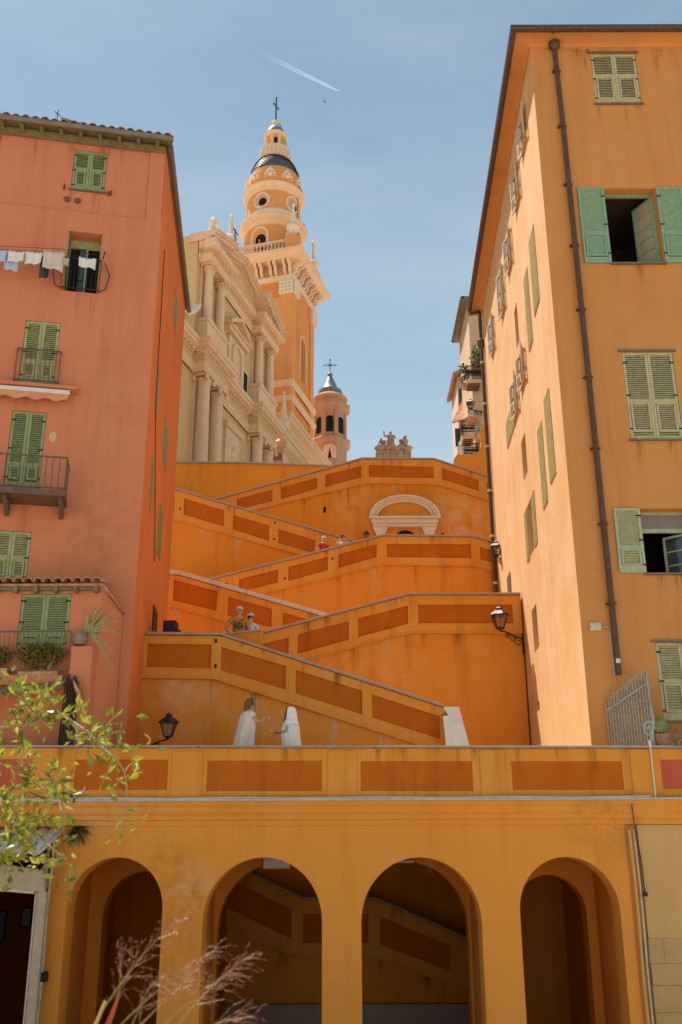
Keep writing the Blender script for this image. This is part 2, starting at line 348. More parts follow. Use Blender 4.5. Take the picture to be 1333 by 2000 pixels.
# ---------------------------------------------------------------- arcade
AR = Fr(0, YA0, 0)
arc = AR.root('arcade'); tag(arc, 'long ochre arcade wall with four round arches below the terrace parapet', 'arcade')
XL, XR = -5.85, 5.70
arches = [(-5.43, -3.54, 4.71), (-2.74, -0.40, 4.70), (0.37, 2.73, 4.69), (3.49, 5.46, 4.69)]
ZC0 = 5.30                                   # underside of the cornice
def arch_pts(x0, x1, zc, n=20):
    r = (x1 - x0) / 2; cx = (x0 + x1) / 2; zs = zc - r * 1.02
    return [(cx - r * math.cos(math.pi * k / n), zs + r * 1.02 * math.sin(math.pi * k / n)) for k in range(n + 1)]
def arch_wall(mb, x0, x1, z0, z1, aa, y0, y1, reveal=True):
    """wall x0..x1, z0..z1 with arched openings down to z0"""
    xs = x0
    for a in aa:
        p = arch_pts(*a)
        mb.add([(xs, y0, z0), (a[0], y0, z0), (a[0], y0, z1), (xs, y0, z1)], [(0, 1, 2, 3)])
        mb.add([(xs, y1, z0), (a[0], y1, z0), (a[0], y1, z1), (xs, y1, z1)], [(3, 2, 1, 0)])
        for (xa, za), (xb, zb) in zip(p[:-1], p[1:]):
            mb.add([(xa, y0, za), (xb, y0, zb), (xb, y0, z1), (xa, y0, z1)], [(0, 1, 2, 3)])
            mb.add([(xa, y1, za), (xb, y1, zb), (xb, y1, z1), (xa, y1, z1)], [(3, 2, 1, 0)])
        q = [(a[0], z0)] + p + [(a[1], z0)]
        for (xa, za), (xb, zb) in zip(q[:-1], q[1:]):
            mb.add([(xa, y0, za), (xa, y1, za), (xb, y1, zb), (xb, y0, zb)], [(0, 1, 2, 3)])
        xs = a[1]
    mb.add([(xs, y0, z0), (x1, y0, z0), (x1, y0, z1), (xs, y0, z1)], [(0, 1, 2, 3)])
    mb.add([(xs, y1, z0), (x1, y1, z0), (x1, y1, z1), (xs, y1, z1)], [(3, 2, 1, 0)])
    mb.add([(x0, y0, z1), (x1, y0, z1), (x1, y1, z1), (x0, y1, z1)], [(0, 1, 2, 3)])
    mb.add([(x1, y0, z0), (x1, y1, z0), (x1, y1, z1), (x1, y0, z1)], [(0, 1, 2, 3)])
    mb.add([(x0, y0, z0), (x0, y0, z1), (x0, y1, z1), (x0, y1, z0)], [(0, 1, 2, 3)])
w = MB(); arch_wall(w, XL, XR, 0, ZC0, arches, 0, 0.62); w.build('wall', M['ochre'], arc)
# the gallery inside: second row of wider arches, cross walls, back wall
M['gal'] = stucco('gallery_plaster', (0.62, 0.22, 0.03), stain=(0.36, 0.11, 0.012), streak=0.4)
gal = empty('gallery', (0, YA0, 0)); tag(gal, 'dim vaulted gallery with inner arches behind the arcade openings', 'gallery')
w = MB(); arch_wall(w, -5.8, 5.7, 0, 5.32, [(-5.2, -3.45, 4.45), (-2.70, -0.05, 4.62), (0.12, 2.72, 4.62), (3.75, 5.3, 4.35)], 2.2, 2.7)
w.build('inner_wall', M['gal'], gal)
for xa, xb in ((-3.5, -2.78), (2.78, 3.46)):
    w = MB(); w.box(xa, xb, 0.63, 2.19, 0, 5.3); w.build('cross_wall', M['gal'], gal)
w = MB(); w.box(-5.8, -5.5, 0.63, 7.4, 0, 5.3); w.build('end_wall', M['gal'], gal)
w = MB(); w.box(5.5, 5.75, 0.63, 7.4, 0, 5.3); w.build('end_wall', M['gal'], gal)
w = MB(); w.box(-3.3, -3.0, 2.71, 6.9, 0, 5.3); w.build('cross_wall', M['gal'], gal)
w = MB(); w.box(-5.49, -3.31, 4.6, 4.8, 0, 5.3); w.build('back_wall', M['panel'], gal)
w = MB(); w.box(-5.8, 5.75, 0.63, 7.2, 0.02, 0.1); w.build('gallery_floor', M['street'], gal)
w = MB(); w.box(-5.5, 5.5, 7.9, 8.1, 0, 5.34); w.build('back_wall', M['ramp'], gal)
w = MB(); w.box(-2.99, 5.49, 6.5, 6.75, 0.1, at(600, 1962, YA0 + 6.5).z); w.build('dado', M['cap'], gal, bevel=.02)
w = MB(); w.box(-0.25, 0.24, 0.64, 2.19, 0, 5.3); w.build('cross_wall', M['gal'], gal)
w = MB(); w.box(3.47, 5.5, 5.6, 5.75, 0, 5.3); w.build('niche_wall', M['gal'], gal)
w = MB(); w.box(3.2, 3.46, 2.71, 5.59, 0, 5.3); w.build('cross_wall', M['gal'], gal)
# framed notice at the crown of the middle bays
for (a, b) in (((512, 1674), (570, 1690)), ((765, 1690), (812, 1675))):
    p = at(a[0], a[1], 23.15); q = at(b[0], b[1], 23.15)
    w = MB(); w.box(min(p.x, q.x), max(p.x, q.x), 2.14, 2.18, q.z - 0.1, p.z + 0.05); f_ = w.build('picture_frame', M['panel'], gal)
    w = MB(); w.box(min(p.x, q.x) + .04, max(p.x, q.x) - .04, 2.125, 2.139, q.z - 0.06, p.z + 0.05); w.build('picture', M['zinc'], f_)
# cornice under the terrace and zinc flashing on its ledge
zL = AR.uv(666, 1562)[1]
w = MB(); w.sweep([(XL - 3.2, 0), (XR + 3.5, 0)], [(-0.02, ZC0 + .001), (0.02, ZC0 + .001), (0.02, 5.40), (0.06, 5.42), (0.06, 5.50), (0.09, 5.53), (0.11, 5.56), (0.115, 5.66), (0.15, 5.70), (0.16, zL - 0.03), (-0.02, zL - 0.03)])
w.build('cornice', M['ochre'], arc, bevel=0.006)
w = MB(); w.box(XL - 3.2, XR + 3.5, -0.185, 0.0, zL - 0.029, zL + 0.012); w.build('flashing', M['zinc'], arc)
w = MB(); w.tube([(x, -0.14 + 0.012 * math.sin(x * 3.1), zL + 0.03 + 0.006 * math.sin(x * 2.3)) for x in [XL - 2 + i * 0.3 for i in range(48)]], 0.016, 6)
w.build('conduit', M['white'], arc, smooth=True)

# ---------------------------------------------------------------- panelled parapets and ramp walls
def interp(pl, x):
    for (xa, za), (xb, zb) in zip(pl[:-1], pl[1:]):
        if xa <= x <= xb: return za + (zb - za) * (x - xa) / max(xb - xa, 1e-9)
    return pl[0][1] if x < pl[0][0] else pl[-1][1]
def chain(pl, x0, x1):
    return [(x0, interp(pl, x0))] + [p for p in pl if x0 + 1e-6 < p[0] < x1 - 1e-6] + [(x1, interp(pl, x1))]
def strip(lo, hi, x0, x1):
    return chain(lo, x0, x1) + chain(hi, x0, x1)[::-1]
def panel_wall(name, label, cat, Y, cap, bot, panels, base, x0, x1, thick=0.4, wmat='ramp', capmat='cap', pm=None, caph=0.07, proud=0.075, group=None):
    """a wall in the plane y=Y; cap, bot, panels in photo pixels turned into metres on that plane"""
    f = Fr(0, Y, 0); root = f.root(name); tag(root, label, cat, group)
    cap = [f.uv(*p) for p in cap]; bot = [f.uv(*p) for p in bot]
    def ext(pl):
        pl = list(pl)
        if pl[0][0] > x0: (xa, za), (xb, zb) = pl[0], pl[1]; pl.insert(0, (x0, za - (zb - za) / (xb - xa) * (xa - x0)))
        if pl[-1][0] < x1: (xa, za), (xb, zb) = pl[-2], pl[-1]; pl.append((x1, zb + (zb - za) / (xb - xa) * (x1 - xb)))
        return pl
    cap = ext(cap); bot = ext(bot)
    w = MB(); w.prism(strip([(x0, base), (x1, base)], cap, x0, x1), 0, thick); w.build('wall', M[wmat], root)
    hi = [(x, z - caph * 0.2) for x, z in cap]
    qs = []
    for k, p in enumerate(panels):
        q = [f.uv(*c) for c in p]
        qs.append(((q[0][0] + q[3][0]) / 2, (q[1][0] + q[2][0]) / 2, q))
    qs.sort(key=lambda t: t[0])
    xs = x0
    for i, (xa, xb, q) in enumerate(qs):
        xa = max(xa, x0 + 0.02); xb = min(xb, x1 - 0.02)
        top = [(xa, q[0][1]), (xb, q[1][1])]; lowp = [(xa, q[3][1]), (xb, q[2][1])]
        if xa > xs + 0.01:
            w = MB(); w.prism(strip(bot, hi, xs, xa), -proud, -0.001); w.build('post', M['band'], root, bevel=0.008)
        w = MB(); w.prism(strip(top, hi, xa, xb), -proud + 0.002, -0.001); w.build('rail', M['band'], root, bevel=0.006)
        w = MB(); w.prism(strip(bot, lowp, xa, xb), -proud + 0.002, -0.001); w.build('rail', M['band'], root, bevel=0.006)
        w = MB(); w.prism([lowp[0], lowp[1], top[1], top[0]], -0.02, -0.001)
        w.build('panel', M[(pm or {}).get(i, 'panel')], root)
        xs = xb
    if qs and xs < x1 - 0.01:
        w = MB(); w.prism(strip(bot, hi, xs, x1), -proud, -0.001); w.build('post', M['band'], root, bevel=0.008)
    if qs:
        lo = [(x, z - 0.05) for x, z in bot]
        w = MB(); w.prism(strip(lo, bot, x0, x1), -proud - 0.03, -0.001); w.build('moulding', M['band'], root, bevel=0.01)
    # capstones in lengths
    n = max(1, int((x1 - x0) / 1.15)); cs = sorted(set([x0 + (x1 - x0) * k / n for k in range(n + 1)] + [x for x, z in cap if x0 < x < x1]))
    for xa, xb in zip(cs[:-1], cs[1:]):
        if xb - xa < 0.03: continue
        w = MB(); w.prism(strip([(x, z - 0.001) for x, z in cap], [(x, z + caph) for x, z in cap], xa + 0.004, xb - 0.004), -proud - 0.06, thick + 0.06)
        w.build('capstone', M[capmat], root, bevel=0.01)
    rnd = random.Random(int(Y * 10)); xv0, xv1 = max(x0, -6.0), min(x1, 6.5)
    if len(qs) > 0:
        for i in range(int((xv1 - xv0) * 1.3)):        # dark run-off below the coping
            x = rnd.uniform(xv0 + .1, xv1 - .1); run_off(root, x, interp(cap, x) - .02, rnd.uniform(.06, .3), rnd.uniform(.25, .95), -proud - .032 - .0004 * i)
        for i in range(int((xv1 - xv0) * .7)):         # and below the moulding
            x = rnd.uniform(xv0 + .1, xv1 - .1); run_off(root, x, interp(bot, x) - .05, rnd.uniform(.1, .5), rnd.uniform(.4, 1.6), -.003 - .0004 * i, 'drip' if rnd.random() < .6 else 'drip_pale')
    root['capline'] = [c for p in cap for c in p]
    return cap
# terrace parapet
def rect(x0, y0, x1, y1): return [(x0, y0), (x1, y0), (x1, y1), (x0, y1)]
capT = panel_wall('terrace_parapet', 'front terrace parapet with wide burnt orange panels above the arcade', 'parapet', YA0 + 0.02,
    [(-330, 1460), (1700, 1462)], [(-330, 1557), (1700, 1560)],
    [rect(-150, 1483, 62, 1543), rect(147, 1484, 328, 1543), rect(405, 1486, 629, 1545), rect(705, 1487, 923, 1545), rect(1000, 1487, 1216, 1543), rect(1292, 1484, 1480, 1541)],
    5.36, XL - 3.2, XR + 3.5, thick=0.32, wmat='ochre', pm={0: 'redpanel', 5: 'redpanel'}, caph=0.045, proud=0.035)
par = bpy.data.objects['terrace_parapet']
for xa, xb in ((337, 396), (641, 697), (938, 987), (1232, 1272)):
    a = AR.uv(xa, 1500)[0]; b = AR.uv(xb, 1500)[0]
    w = MB(); w.box(a, b, -0.062, -0.03, zL + 0.02, AR.uv(666, 1466)[1]); w.box(a - .03, b + .03, -0.075, -0.03, zL + 0.02, zL + 0.1)
    w.build('pilaster', M['band'], par, bevel=0.008)

panel_wall('inner_ramp_wall', 'dim panelled ramp wall seen through the two middle arches', 'ramp wall', YA0 + 6.8,
    [(380, 1668), (478, 1702), (590, 1757), (735, 1758), (900, 1830)], [(380, 1775), (435, 1800), (575, 1865), (735, 1868), (900, 1925)],
    [[(440, 1712), (569, 1776), (569, 1833), (440, 1770)], [(592, 1784), (720, 1784), (720, 1841), (592, 1841)], [(743, 1790), (880, 1846), (880, 1895), (743, 1846)]],
    0.1, -5.0, 5.0, thick=0.3)
YA, YB, YC, YD, YE, YF, YG = 25.3, 31.0, 33.4, 36.9, 38.8, 41.2, 44.0
WL = lambda Y: -4.89 - 0.085 * (Y - 22.8)          # face of the left house along the stairs
WR = lambda Y: 5.50 + 0.036 * (Y - 22.3)           # face of the right house along the stairs
capA = panel_wall('ramp_wall', 'lowest ramp wall with four burnt orange panels, falling right behind the two women in white', 'ramp wall', YA,
    [(286, 1241), (431, 1242), (868, 1383)], [(280, 1322), (419, 1324), (872, 1470)],
    [[(289, 1258.5), (414, 1260), (413, 1306.6), (287, 1303.5)], [(434, 1265), (559.5, 1302), (558, 1348), (432, 1310)],
     [(578.5, 1309.5), (707.5, 1350), (707.5, 1396), (578, 1355)], [(727, 1357), (860, 1400), (859, 1444), (727, 1402)]],
    TZ - 0.3, WL(YA), at(868, 1400, YA).x)
capB = panel_wall('ramp_wall', 'second ramp wall, rising right to the wrought iron lantern on the corner', 'ramp wall', YB,
    [(440, 1258), (800, 1163), (1016, 1163)], [(560, 1299), (800, 1235), (1018, 1236)],
    [[(500, 1262), (564, 1246), (564, 1281), (500, 1299)], [(582, 1240), (681.5, 1214), (681.5, 1250), (582, 1277.6)],
     [(700, 1209), (797, 1184), (797, 1219), (700, 1245)], [(817, 1182), (1001, 1182), (1001, 1218), (817, 1218)]],
    TZ - 0.3, -6.5, at(1016, 1163, YB).x)
capC = panel_wall('ramp_wall', 'third ramp wall with weathered pale coping, falling right behind the man in mustard', 'ramp wall', YC,
    [(326, 1122), (352, 1124), (640, 1207)], [(324, 1183), (347, 1186), (445, 1214)],
    [[(339.6, 1133), (425, 1156), (424, 1194), (339.6, 1173.4)], [(446, 1166), (531, 1190), (531, 1226), (446, 1203)], [(553, 1197), (620, 1216), (620, 1250), (553, 1232)]],
    TZ, -9.5, at(690, 1207, YC).x, capmat='cap_pale', caph=0.14)
capD = panel_wall('ramp_wall', 'fourth ramp wall, rising right below the white stone portal', 'ramp wall', YD,
    [(407, 1135), (749, 1048), (923, 1050), (966, 1062)], [(508.6, 1160), (751, 1102.6), (923, 1104), (980, 1119)],
    [[(400, 1150), (446, 1138), (446, 1163), (400, 1174)], [(467.6, 1132), (544, 1113), (544, 1138.5), (467.6, 1157)], [(564, 1108), (640.6, 1088), (640.6, 1114.6), (564, 1135.7)],
     [(661.6, 1083), (736, 1064), (736, 1088.7), (661.6, 1110.6)], [(756, 1063), (920, 1064), (920, 1091), (756, 1089)], [(938, 1069), (985, 1081), (985, 1107), (938, 1093)]],
    TZ, -9.5, 7.6)
capE = panel_wall('ramp_wall', 'fifth ramp wall, falling right and ending behind the man in red', 'ramp wall', YE,
    [(336, 957), (352, 960), (690, 1059)], [(334, 1017), (355, 1018), (600, 1087)],
    [[(300, 969), (341.6, 972), (341.6, 1003.5), (300, 1001)], [(360.6, 974), (439, 998), (438, 1029), (360, 1005.6)], [(457, 1007), (526.5, 1027), (525.7, 1057), (456, 1035)], [(545, 1034), (616, 1056), (615, 1082), (544, 1061.7)]],
    TZ, -10.5, at(690, 1059, YE).x)
capF = panel_wall('ramp_wall', 'topmost ramp wall around the white portal, its panels bent over the crest', 'ramp wall', YF,
    [(400, 984), (708, 898), (848, 899), (1010, 952)], [(492.7, 997), (717, 943.6), (854, 946), (967, 981)],
    [[(463, 975.4), (533, 957.5), (532.4, 980), (463, 997)], [(549.5, 952.8), (620, 934), (620, 955.5), (549.5, 976.6)], [(635.8, 928.5), (706, 911), (706, 933.7), (635.8, 952.4)],
     [(721, 909), (847, 913), (847, 935), (721, 933)], [(863, 915), (935, 938), (935, 960), (863, 937)], [(951, 943), (990, 955), (990, 978), (951, 966)]],
    TZ, -11, 9.5)
capG = panel_wall('esplanade_wall', 'plain ochre wall carrying the church square above the ramps', 'wall', YG,
    [(330, 905), (480, 906), (660, 913)], [(330, 950), (660, 960)], [], TZ, -14, at(690, 913, YG).x)
# solid ramps between the walls
def ramp(cap, y0, y1, x0, x1, base=TZ - 0.2, drop=1.0):
    w = MB(); w.prism(strip([(x0, base), (x1, base)], [(x, z - drop) for x, z in cap], x0, x1), y0, y1)
    tag(w.build('ramp', M['pave']), kind='structure')
ramp(capA, YA + 0.4, YB, WL(YB) - 0.6, at(868, 1400, YA).x, drop=0.8)
ramp(capB, YB + 0.4, YC, -6.4, at(1016, 1163, YB).x - 0.02)
ramp(capC, YC + 0.4, YD, -9.4, at(640, 1207, YC).x)
ramp([(at(640, 1207, YC).x, capB[-1][1] + .0), (6, capB[-1][1])], YC, YD, at(640, 1207, YC).x, at(1016, 1163, YB).x - 0.02)
ramp(capD, YD + 0.4, YE, -9.4, 7.5, drop=0.85)
ramp(capE, YE + 0.4, YF, -10.4, at(690, 1059, YE).x)
zD = interp(capD, 3.0)
ramp([(0, zD), (8, zD)], YE, YF, at(690, 1059, YE).x, 7.5)
ramp(capF, YF + 0.4, YG, -10.9, 9.4)
w = MB(); w.box(-60, 60, YG + 0.41, 140, TZ, interp(capG, -8) - 0.9); tag(w.build('church_square', M['pave']), kind='structure')
# stone stringer running out from the end of the lowest ramp wall to the terrace
a = at(867, 1383, YA); b = at(890, 1383, YA)
p = at(874, 1470, 23.4); q = at(916, 1470, 23.4)
w = MB(); w.add([(a.x+.02, YA+.3, a.z), (b.x+.1, YA+.3, a.z), (q.x, 23.3, p.z), (p.x, 23.3, p.z), (a.x+.02, YA+.3, TZ-.2), (b.x+.1, YA+.3, TZ-.2), (q.x, 23.3, TZ-.2), (p.x, 23.3, TZ-.2)],
    [(3,2,1,0),(4,5,6,7),(0,4,7,3),(1,2,6,5),(2,3,7,6),(0,1,5,4)])
st = w.build('stair_stringer', M['ochre']); tag(st, 'short sloping stair stringer with pale stone top at the end of the lowest ramp', 'stringer')
w = MB(); w.add([(a.x-.01, YA+.3, a.z+.005), (b.x+.13, YA+.3, a.z+.005), (q.x+.03, 23.27, p.z+.005), (p.x-.03, 23.27, p.z+.005), (a.x-.01, YA+.3, a.z+.08), (b.x+.13, YA+.3, a.z+.08), (q.x+.03, 23.27, p.z+.08), (p.x-.03, 23.27, p.z+.08)],
    [(0,1,2,3),(7,6,5,4),(0,3,7,4),(1,5,6,2),(2,6,7,3),(0,4,5,1)])
w.build('capstone', M['greystone'], st, bevel=0.01)
# low wall along the landing behind the lowest ramp, and its coping
yl = YA + 0.55; lw = [at(416, 1243, yl), at(513, 1232.5, yl)]
w = MB(); w.prism([(lw[0].x, lw[0].z - 1.2), (lw[1].x, lw[0].z - 1.6), (lw[1].x, lw[1].z), (lw[0].x, lw[0].z)], yl, yl + .2)
o_ = w.build('landing_wall', M['ramp']); tag(o_, 'short plain wall before the man in mustard, above the lowest ramp', 'wall')
w = MB(); w.prism([(lw[0].x, lw[0].z + .001), (lw[1].x, lw[1].z + .001), (lw[1].x, lw[1].z + .05), (lw[0].x, lw[0].z + .05)], yl - .05, yl + .25); w.build('capstone', M['cap'], o_)
# hill behind everything
w = MB(); w.box(-200, 200, 140, 400, 0, 16); tag(w.build('hill', M['pave']), kind='structure')
# ================================================================ shutters, windows, pipes
def shutter(parent, hx, y, z0, z1, wd, mat, side=1, ang=0.0, split=0.42, th=0.04, flap=True, pitch=0.055, rev=False):
    """louvred leaf hinged at hx; side=+1 leaf runs to +x, -1 to -x; ang opens it outward"""
    o = MB(); h = z1 - z0; s = 0.065
    def fx(a, b, za, zb, t0=0.0, t1=th):
        xa, xb = sorted((a * side, b * side)); o.box(xa, xb, t0, t1, za, zb)
    fx(0, s, 0, h); fx(wd - s, wd, 0, h); fx(s, wd - s, 0, s * 1.3, .002, th - .002); fx(s, wd - s, h - s, h, .002, th - .002)
    zm = h * split
    fx(s, wd - s, zm - s * .5, zm + s * .5, .002, th - .002)
    secs = [(zm + s * .5, h - s)]
    if flap:
        f = 0.05; za, zb = s * 1.3 + h * 0.05, zm - s * .9
        fx(s + .012, s + .012 + f, za, zb, -0.014, th - .004); fx(wd - s - .012 - f, wd - s - .012, za, zb, -0.014, th - .004)
        fx(s + .012 + f, wd - s - .012 - f, za, za + f, -0.012, th - .004); fx(s + .012 + f, wd - s - .012 - f, zb - f, zb, -0.012, th - .004)
        secs.append((za + f, zb - f))
        if za - s * 1.3 > 0.09: secs.append((s * 1.3, za - .01))
        if zm - s * .5 > zb + .01: fx(s, wd - s, zb, zm - s * .5, .006, th - .006)
        if za - s * 1.3 <= 0.09: fx(s, wd - s, s * 1.3, za, .006, th - .006)
    else: secs.append((s * 1.3, zm - s * .5))
    ob = o.build('shutter', mat, parent, bevel=0.003)
    l = MB()
    for k, (za, zb) in enumerate(secs):
        n = max(1, int((zb - za) / pitch)); inset = s + (0.062 if (flap and k == 1) else 0)
        for i in range(n):
            zc = za + (zb - za) * (i + 0.5) / n; hh = (zb - za) / n * 0.36
            xa, xb = sorted((inset * side, (wd - inset) * side))
            h1_, h2_ = (-hh * 1.2, hh * 1.2) if not rev else (hh * .75, -hh * .75)
            l.add([(xa, .004, zc + h1_), (xb, .004, zc + h1_), (xb, th - .006, zc + h2_), (xa, th - .006, zc + h2_),
                   (xa, .010, zc + h1_ - .004), (xb, .010, zc + h1_ - .004), (xb, th, zc + h2_ - .004), (xa, th, zc + h2_ - .004)],
                  [(0, 1, 2, 3), (7, 6, 5, 4), (0, 4, 5, 1), (2, 6, 7, 3), (0, 3, 7, 4), (1, 5, 6, 2)])
    lo = l.build('louvres', mat, ob); lo['kind'] = 'stuff'
    hg = MB()
    for zz in (0.12 * h, 0.5 * h, 0.88 * h):
        xa, xb = sorted((-0.02 * side, 0.10 * side)); hg.box(xa, xb, -0.012, -0.001, zz - .018, zz + .018)
    hg.build('hinges', M['iron'], ob)['kind'] = 'stuff'
    ob.location = (hx, y, z0); ob.rotation_euler = (0, 0, -side * ang)
    return ob
def wall_holes(mb, x0, x1, z0, z1, holes, y=0.0, dep=0.16):
    xs = sorted(set([x0, x1] + [v for h in holes for v in h[:2] if x0 < v < x1])); zs = sorted(set([z0, z1] + [v for h in holes for v in h[2:4] if z0 < v < z1]))
    for xa, xb in zip(xs[:-1], xs[1:]):
        for za, zb in zip(zs[:-1], zs[1:]):
            cx, cz = (xa + xb) / 2, (za + zb) / 2
            if any(h[0] < cx < h[1] and h[2] < cz < h[3] for h in holes): continue
            mb.add([(xa, y, za), (xb, y, za), (xb, y, zb), (xa, y, zb)], [(0, 1, 2, 3)])
    for h in holes:
        a, b, c, d = h[:4]; dd = h[4] if len(h) > 4 else dep; a = max(a, x0); b = min(b, x1)
        mb.add([(a, y, c), (b, y, c), (b, y, d), (a, y, d), (a, y+dd, c), (b, y+dd, c), (b, y+dd, d), (a, y+dd, d)],
               [(0, 4, 5, 1), (1, 5, 6, 2), (2, 6, 7, 3), (3, 7, 4, 0)])
def sill(root, a, b, z, y=0.0, m='gutter', d=0.07, h=0.04):
    w = MB(); w.box(a - 0.05, b + 0.05, y - d, y - 0.002, z - h, z); w.build('sill', M[m], root, bevel=0.005)
def backing(root, a, b, c, d, y):
    w = MB(); w.box(a + .002, b - .002, y - .03, y, c + .002, d - .002); w.build('dark_pane', M['dark'], root)
def closed_pair(root, q, mat, y=0.0, holes=None, split=0.42, sm='gutter', **k):
    a, b, c, d = q; m = (a + b) / 2
    if holes is not None: holes.append((a, b, c, d, 0.14))
    backing(root, a, b, c, d, y + 0.139)
    shutter(root, a + .01, y + 0.015, c + .01, d - .01, m - a - .014, mat, 1, split=split, **k)
    shutter(root, b - .01, y + 0.015, c + .01, d - .01, b - m - .014, mat, -1, split=split, **k)
    sill(root, a, b, c, y, sm)
def barrel_tile_row(root, p0, p1, n, length, slope, up=0.0, r=None, name='roof_tile'):
    """row of barrel tiles along an eave from p0 to p1 (local), running back (+y) up the slope"""
    p0 = Vector(p0); p1 = Vector(p1); pitch = (p1 - p0).length / n; r = r or pitch * 0.5
    w = MB(); seg = 7; L = length
    vs = []; fs = []
    for ring, (yy, rr) in enumerate(((0, r), (L, r * 0.9))):
        for th_ in (0, 0.02):
            for k in range(seg + 1):
                a = math.pi * k / seg; vs.append((-(rr - th_) * math.cos(a), yy, (rr - th_) * math.sin(a)))
    s1 = seg + 1
    for k in range(seg):
        fs += [(k, k+1, 2*s1+k+1, 2*s1+k), (s1+k+1, s1+k, 3*s1+k, 3*s1+k+1), (k+1, k, s1+k, s1+k+1)]
    w.add(vs, fs); base = None
    az = math.atan2((p1 - p0).y, (p1 - p0).x)
    for i in range(n):
        c = p0 + (p1 - p0) * ((i + .5) / n)
        if base is None:
            base = w.build(name, M['tile'], root, smooth=True, sharp=60); o = base
        else: o = inst(base, root)
        o.location = c + Vector((0, random.uniform(-.02, .01), random.uniform(-.004, .008)))
        o.rotation_mode = 'ZYX'; o.rotation_euler = (slope + random.uniform(-.02, .02), random.uniform(-.03, .03), az + random.uniform(-.02, .02))

# ================================================================ the rose house on the left
LF = Fr(-4.89, 22.8, R(11)); LS = Fr(-4.89, 22.8, R(90 + 4.86))
lh = LF.root('rose_house'); tag(lh, 'tall rose pink house with green shutters and laundry, left of the stairs', 'house')
sd = empty('side_face', (0, 0, 0), LS.a - LF.a, lh)
LX0 = -13.0; LZ1 = LF.uv(300, 292)[1]; LZL = LF.uv(286, 429)[1]     # eave, ledge under the top floor
SY1 = 8.3                                                      # depth of the house along the stairs
holes = []
qW1 = LF.quad([(146, 290), (211, 296), (204, 374), (138, 367)])
qW2 = LF.quad([(136, 449), (201, 459), (191, 574), (122, 567)])
qW3 = LF.quad([(52, 625), (119, 631), (106, 752), (36, 746)])
qW4 = LF.quad([(25, 800), (93, 807), (76, 955), (7, 948)])
qW5 = LF.quad([(-12, 1034), (62, 1040), (52, 1140), (-22, 1138)])
closed_pair(lh, qW1, M['sage'], 0.06, None, 0.55)
hl = []
closed_pair(lh, qW3, M['sagel'], 0.0, hl, 0.36); closed_pair(lh, qW4, M['sage'], 0.0, hl, 0.3); closed_pair(lh, qW5, M['sagel'], 0.0, hl, 0.5)
a, b, c, d = qW2; hl.append((a, b, c, d, 0.5))
w = MB(); wall_holes(w, LX0, 0, 5.36, LZL, hl); w.poly([(LX0, 0, LZL), (0, 0, LZL), (0, .06, LZL), (LX0, .06, LZL)])
w.build('wall', M['pink'], lh)
w = MB(); wall_holes(w, LX0, -0.02, LZL, LZ1, [(*qW1, 0.14)], 0.06); w.build('upper_wall', M['pink'], lh)
w = MB(); w.box(LF.uv(287, 400)[0], -0.004, 0.012, 0.3, LZL + .002, LZ1); w.build('corner_pilaster', M['pink'], lh, bevel=0.01)
# side wall, with flush painted shutters
SS = LS
w = MB(); w.poly([(0, 0, 5.36), (SY1, 0, 5.36), (SY1, 0, LZ1), (0, 0, LZ1)]); w.poly([(SY1, 0, 5.36), (SY1, 6, 5.36), (SY1, 6, LZ1), (SY1, 0, LZ1)])
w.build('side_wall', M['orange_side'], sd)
for pts in ([(322, 814), (328.5, 837), (323.5, 923), (317.4, 903)], [(297, 885), (300, 900), (293.5, 1007), (290.5, 988)], [(312, 980), (317.5, 1003), (312.5, 1097), (306, 1075)],
            [(309.5, 712), (312, 720), (306, 815), (303.5, 810)], [(341.5, 563), (346.5, 588), (344, 645), (339, 640)]):
    q = SS.quad(pts); w = MB(); w.box(q[0], q[1], -0.02, 0.0, q[2], q[3]); fl = w.build('painted_shutter', M['sage'], sd)
    w = MB()
    for i in range(int((q[3] - q[2]) / .12)): w.box(q[0] + .06, q[1] - .06, -0.032, -0.0201, q[2] + .06 + i * .12, q[2] + .13 + i * .12)
    w.build('slat', M['sage'], fl)['kind'] = 'stuff'
q = SS.quad([(298, 1176), (307, 1199), (304, 1240), (298, 1238)]); w = MB(); w.box(q[0], q[1], -0.03, 0, q[2], q[3]); w.build('door', M['iron'], sd)
w = MB(); w.tube([(0.9, -0.03, LZL - .3), (1.2, -0.03, LZL - 5), (3.4, -0.03, 12.5)], 0.012, 5); w.build('cable', M['iron'], sd)
# roof, eave, gutters
w = MB(); ov = 0.42
w.add([(LX0, -ov, LZ1 + .05), (0.16, -ov, LZ1 + .05), (0.16, 3, LZ1 + .9), (LX0, 3, LZ1 + .9), (LX0, -ov, LZ1 + .13), (0.16, -ov, LZ1 + .13), (0.16, 3, LZ1 + .98), (LX0, 3, LZ1 + .98)],
      [(3, 2, 1, 0), (4, 5, 6, 7), (0, 1, 5, 4), (1, 2, 6, 5), (2, 3, 7, 6), (3, 0, 4, 7)])
w.build('roof', M['eavewood'], lh)
w = MB(); w.add([(0, -.10, LZ1 + .02), (SY1 + .2, -.10, LZ1 + .02), (SY1 + .2, 3, LZ1 + .9), (0, 3, LZ1 + .9), (0, -.10, LZ1 + .1), (SY1 + .2, -.10, LZ1 + .1), (SY1 + .2, 3, LZ1 + .98), (0, 3, LZ1 + .98)],
      [(3, 2, 1, 0), (4, 5, 6, 7), (0, 1, 5, 4), (1, 2, 6, 5), (2, 3, 7, 6), (3, 0, 4, 7)]); w.build('roof', M['gutter'], sd)
w = MB(); w.tube([(-.1, -.12, LZ1 + .05), (SY1 + .25, -.12, LZ1 + .03)], 0.085, 8); w.build('gutter', M['gutter'], sd, smooth=True)
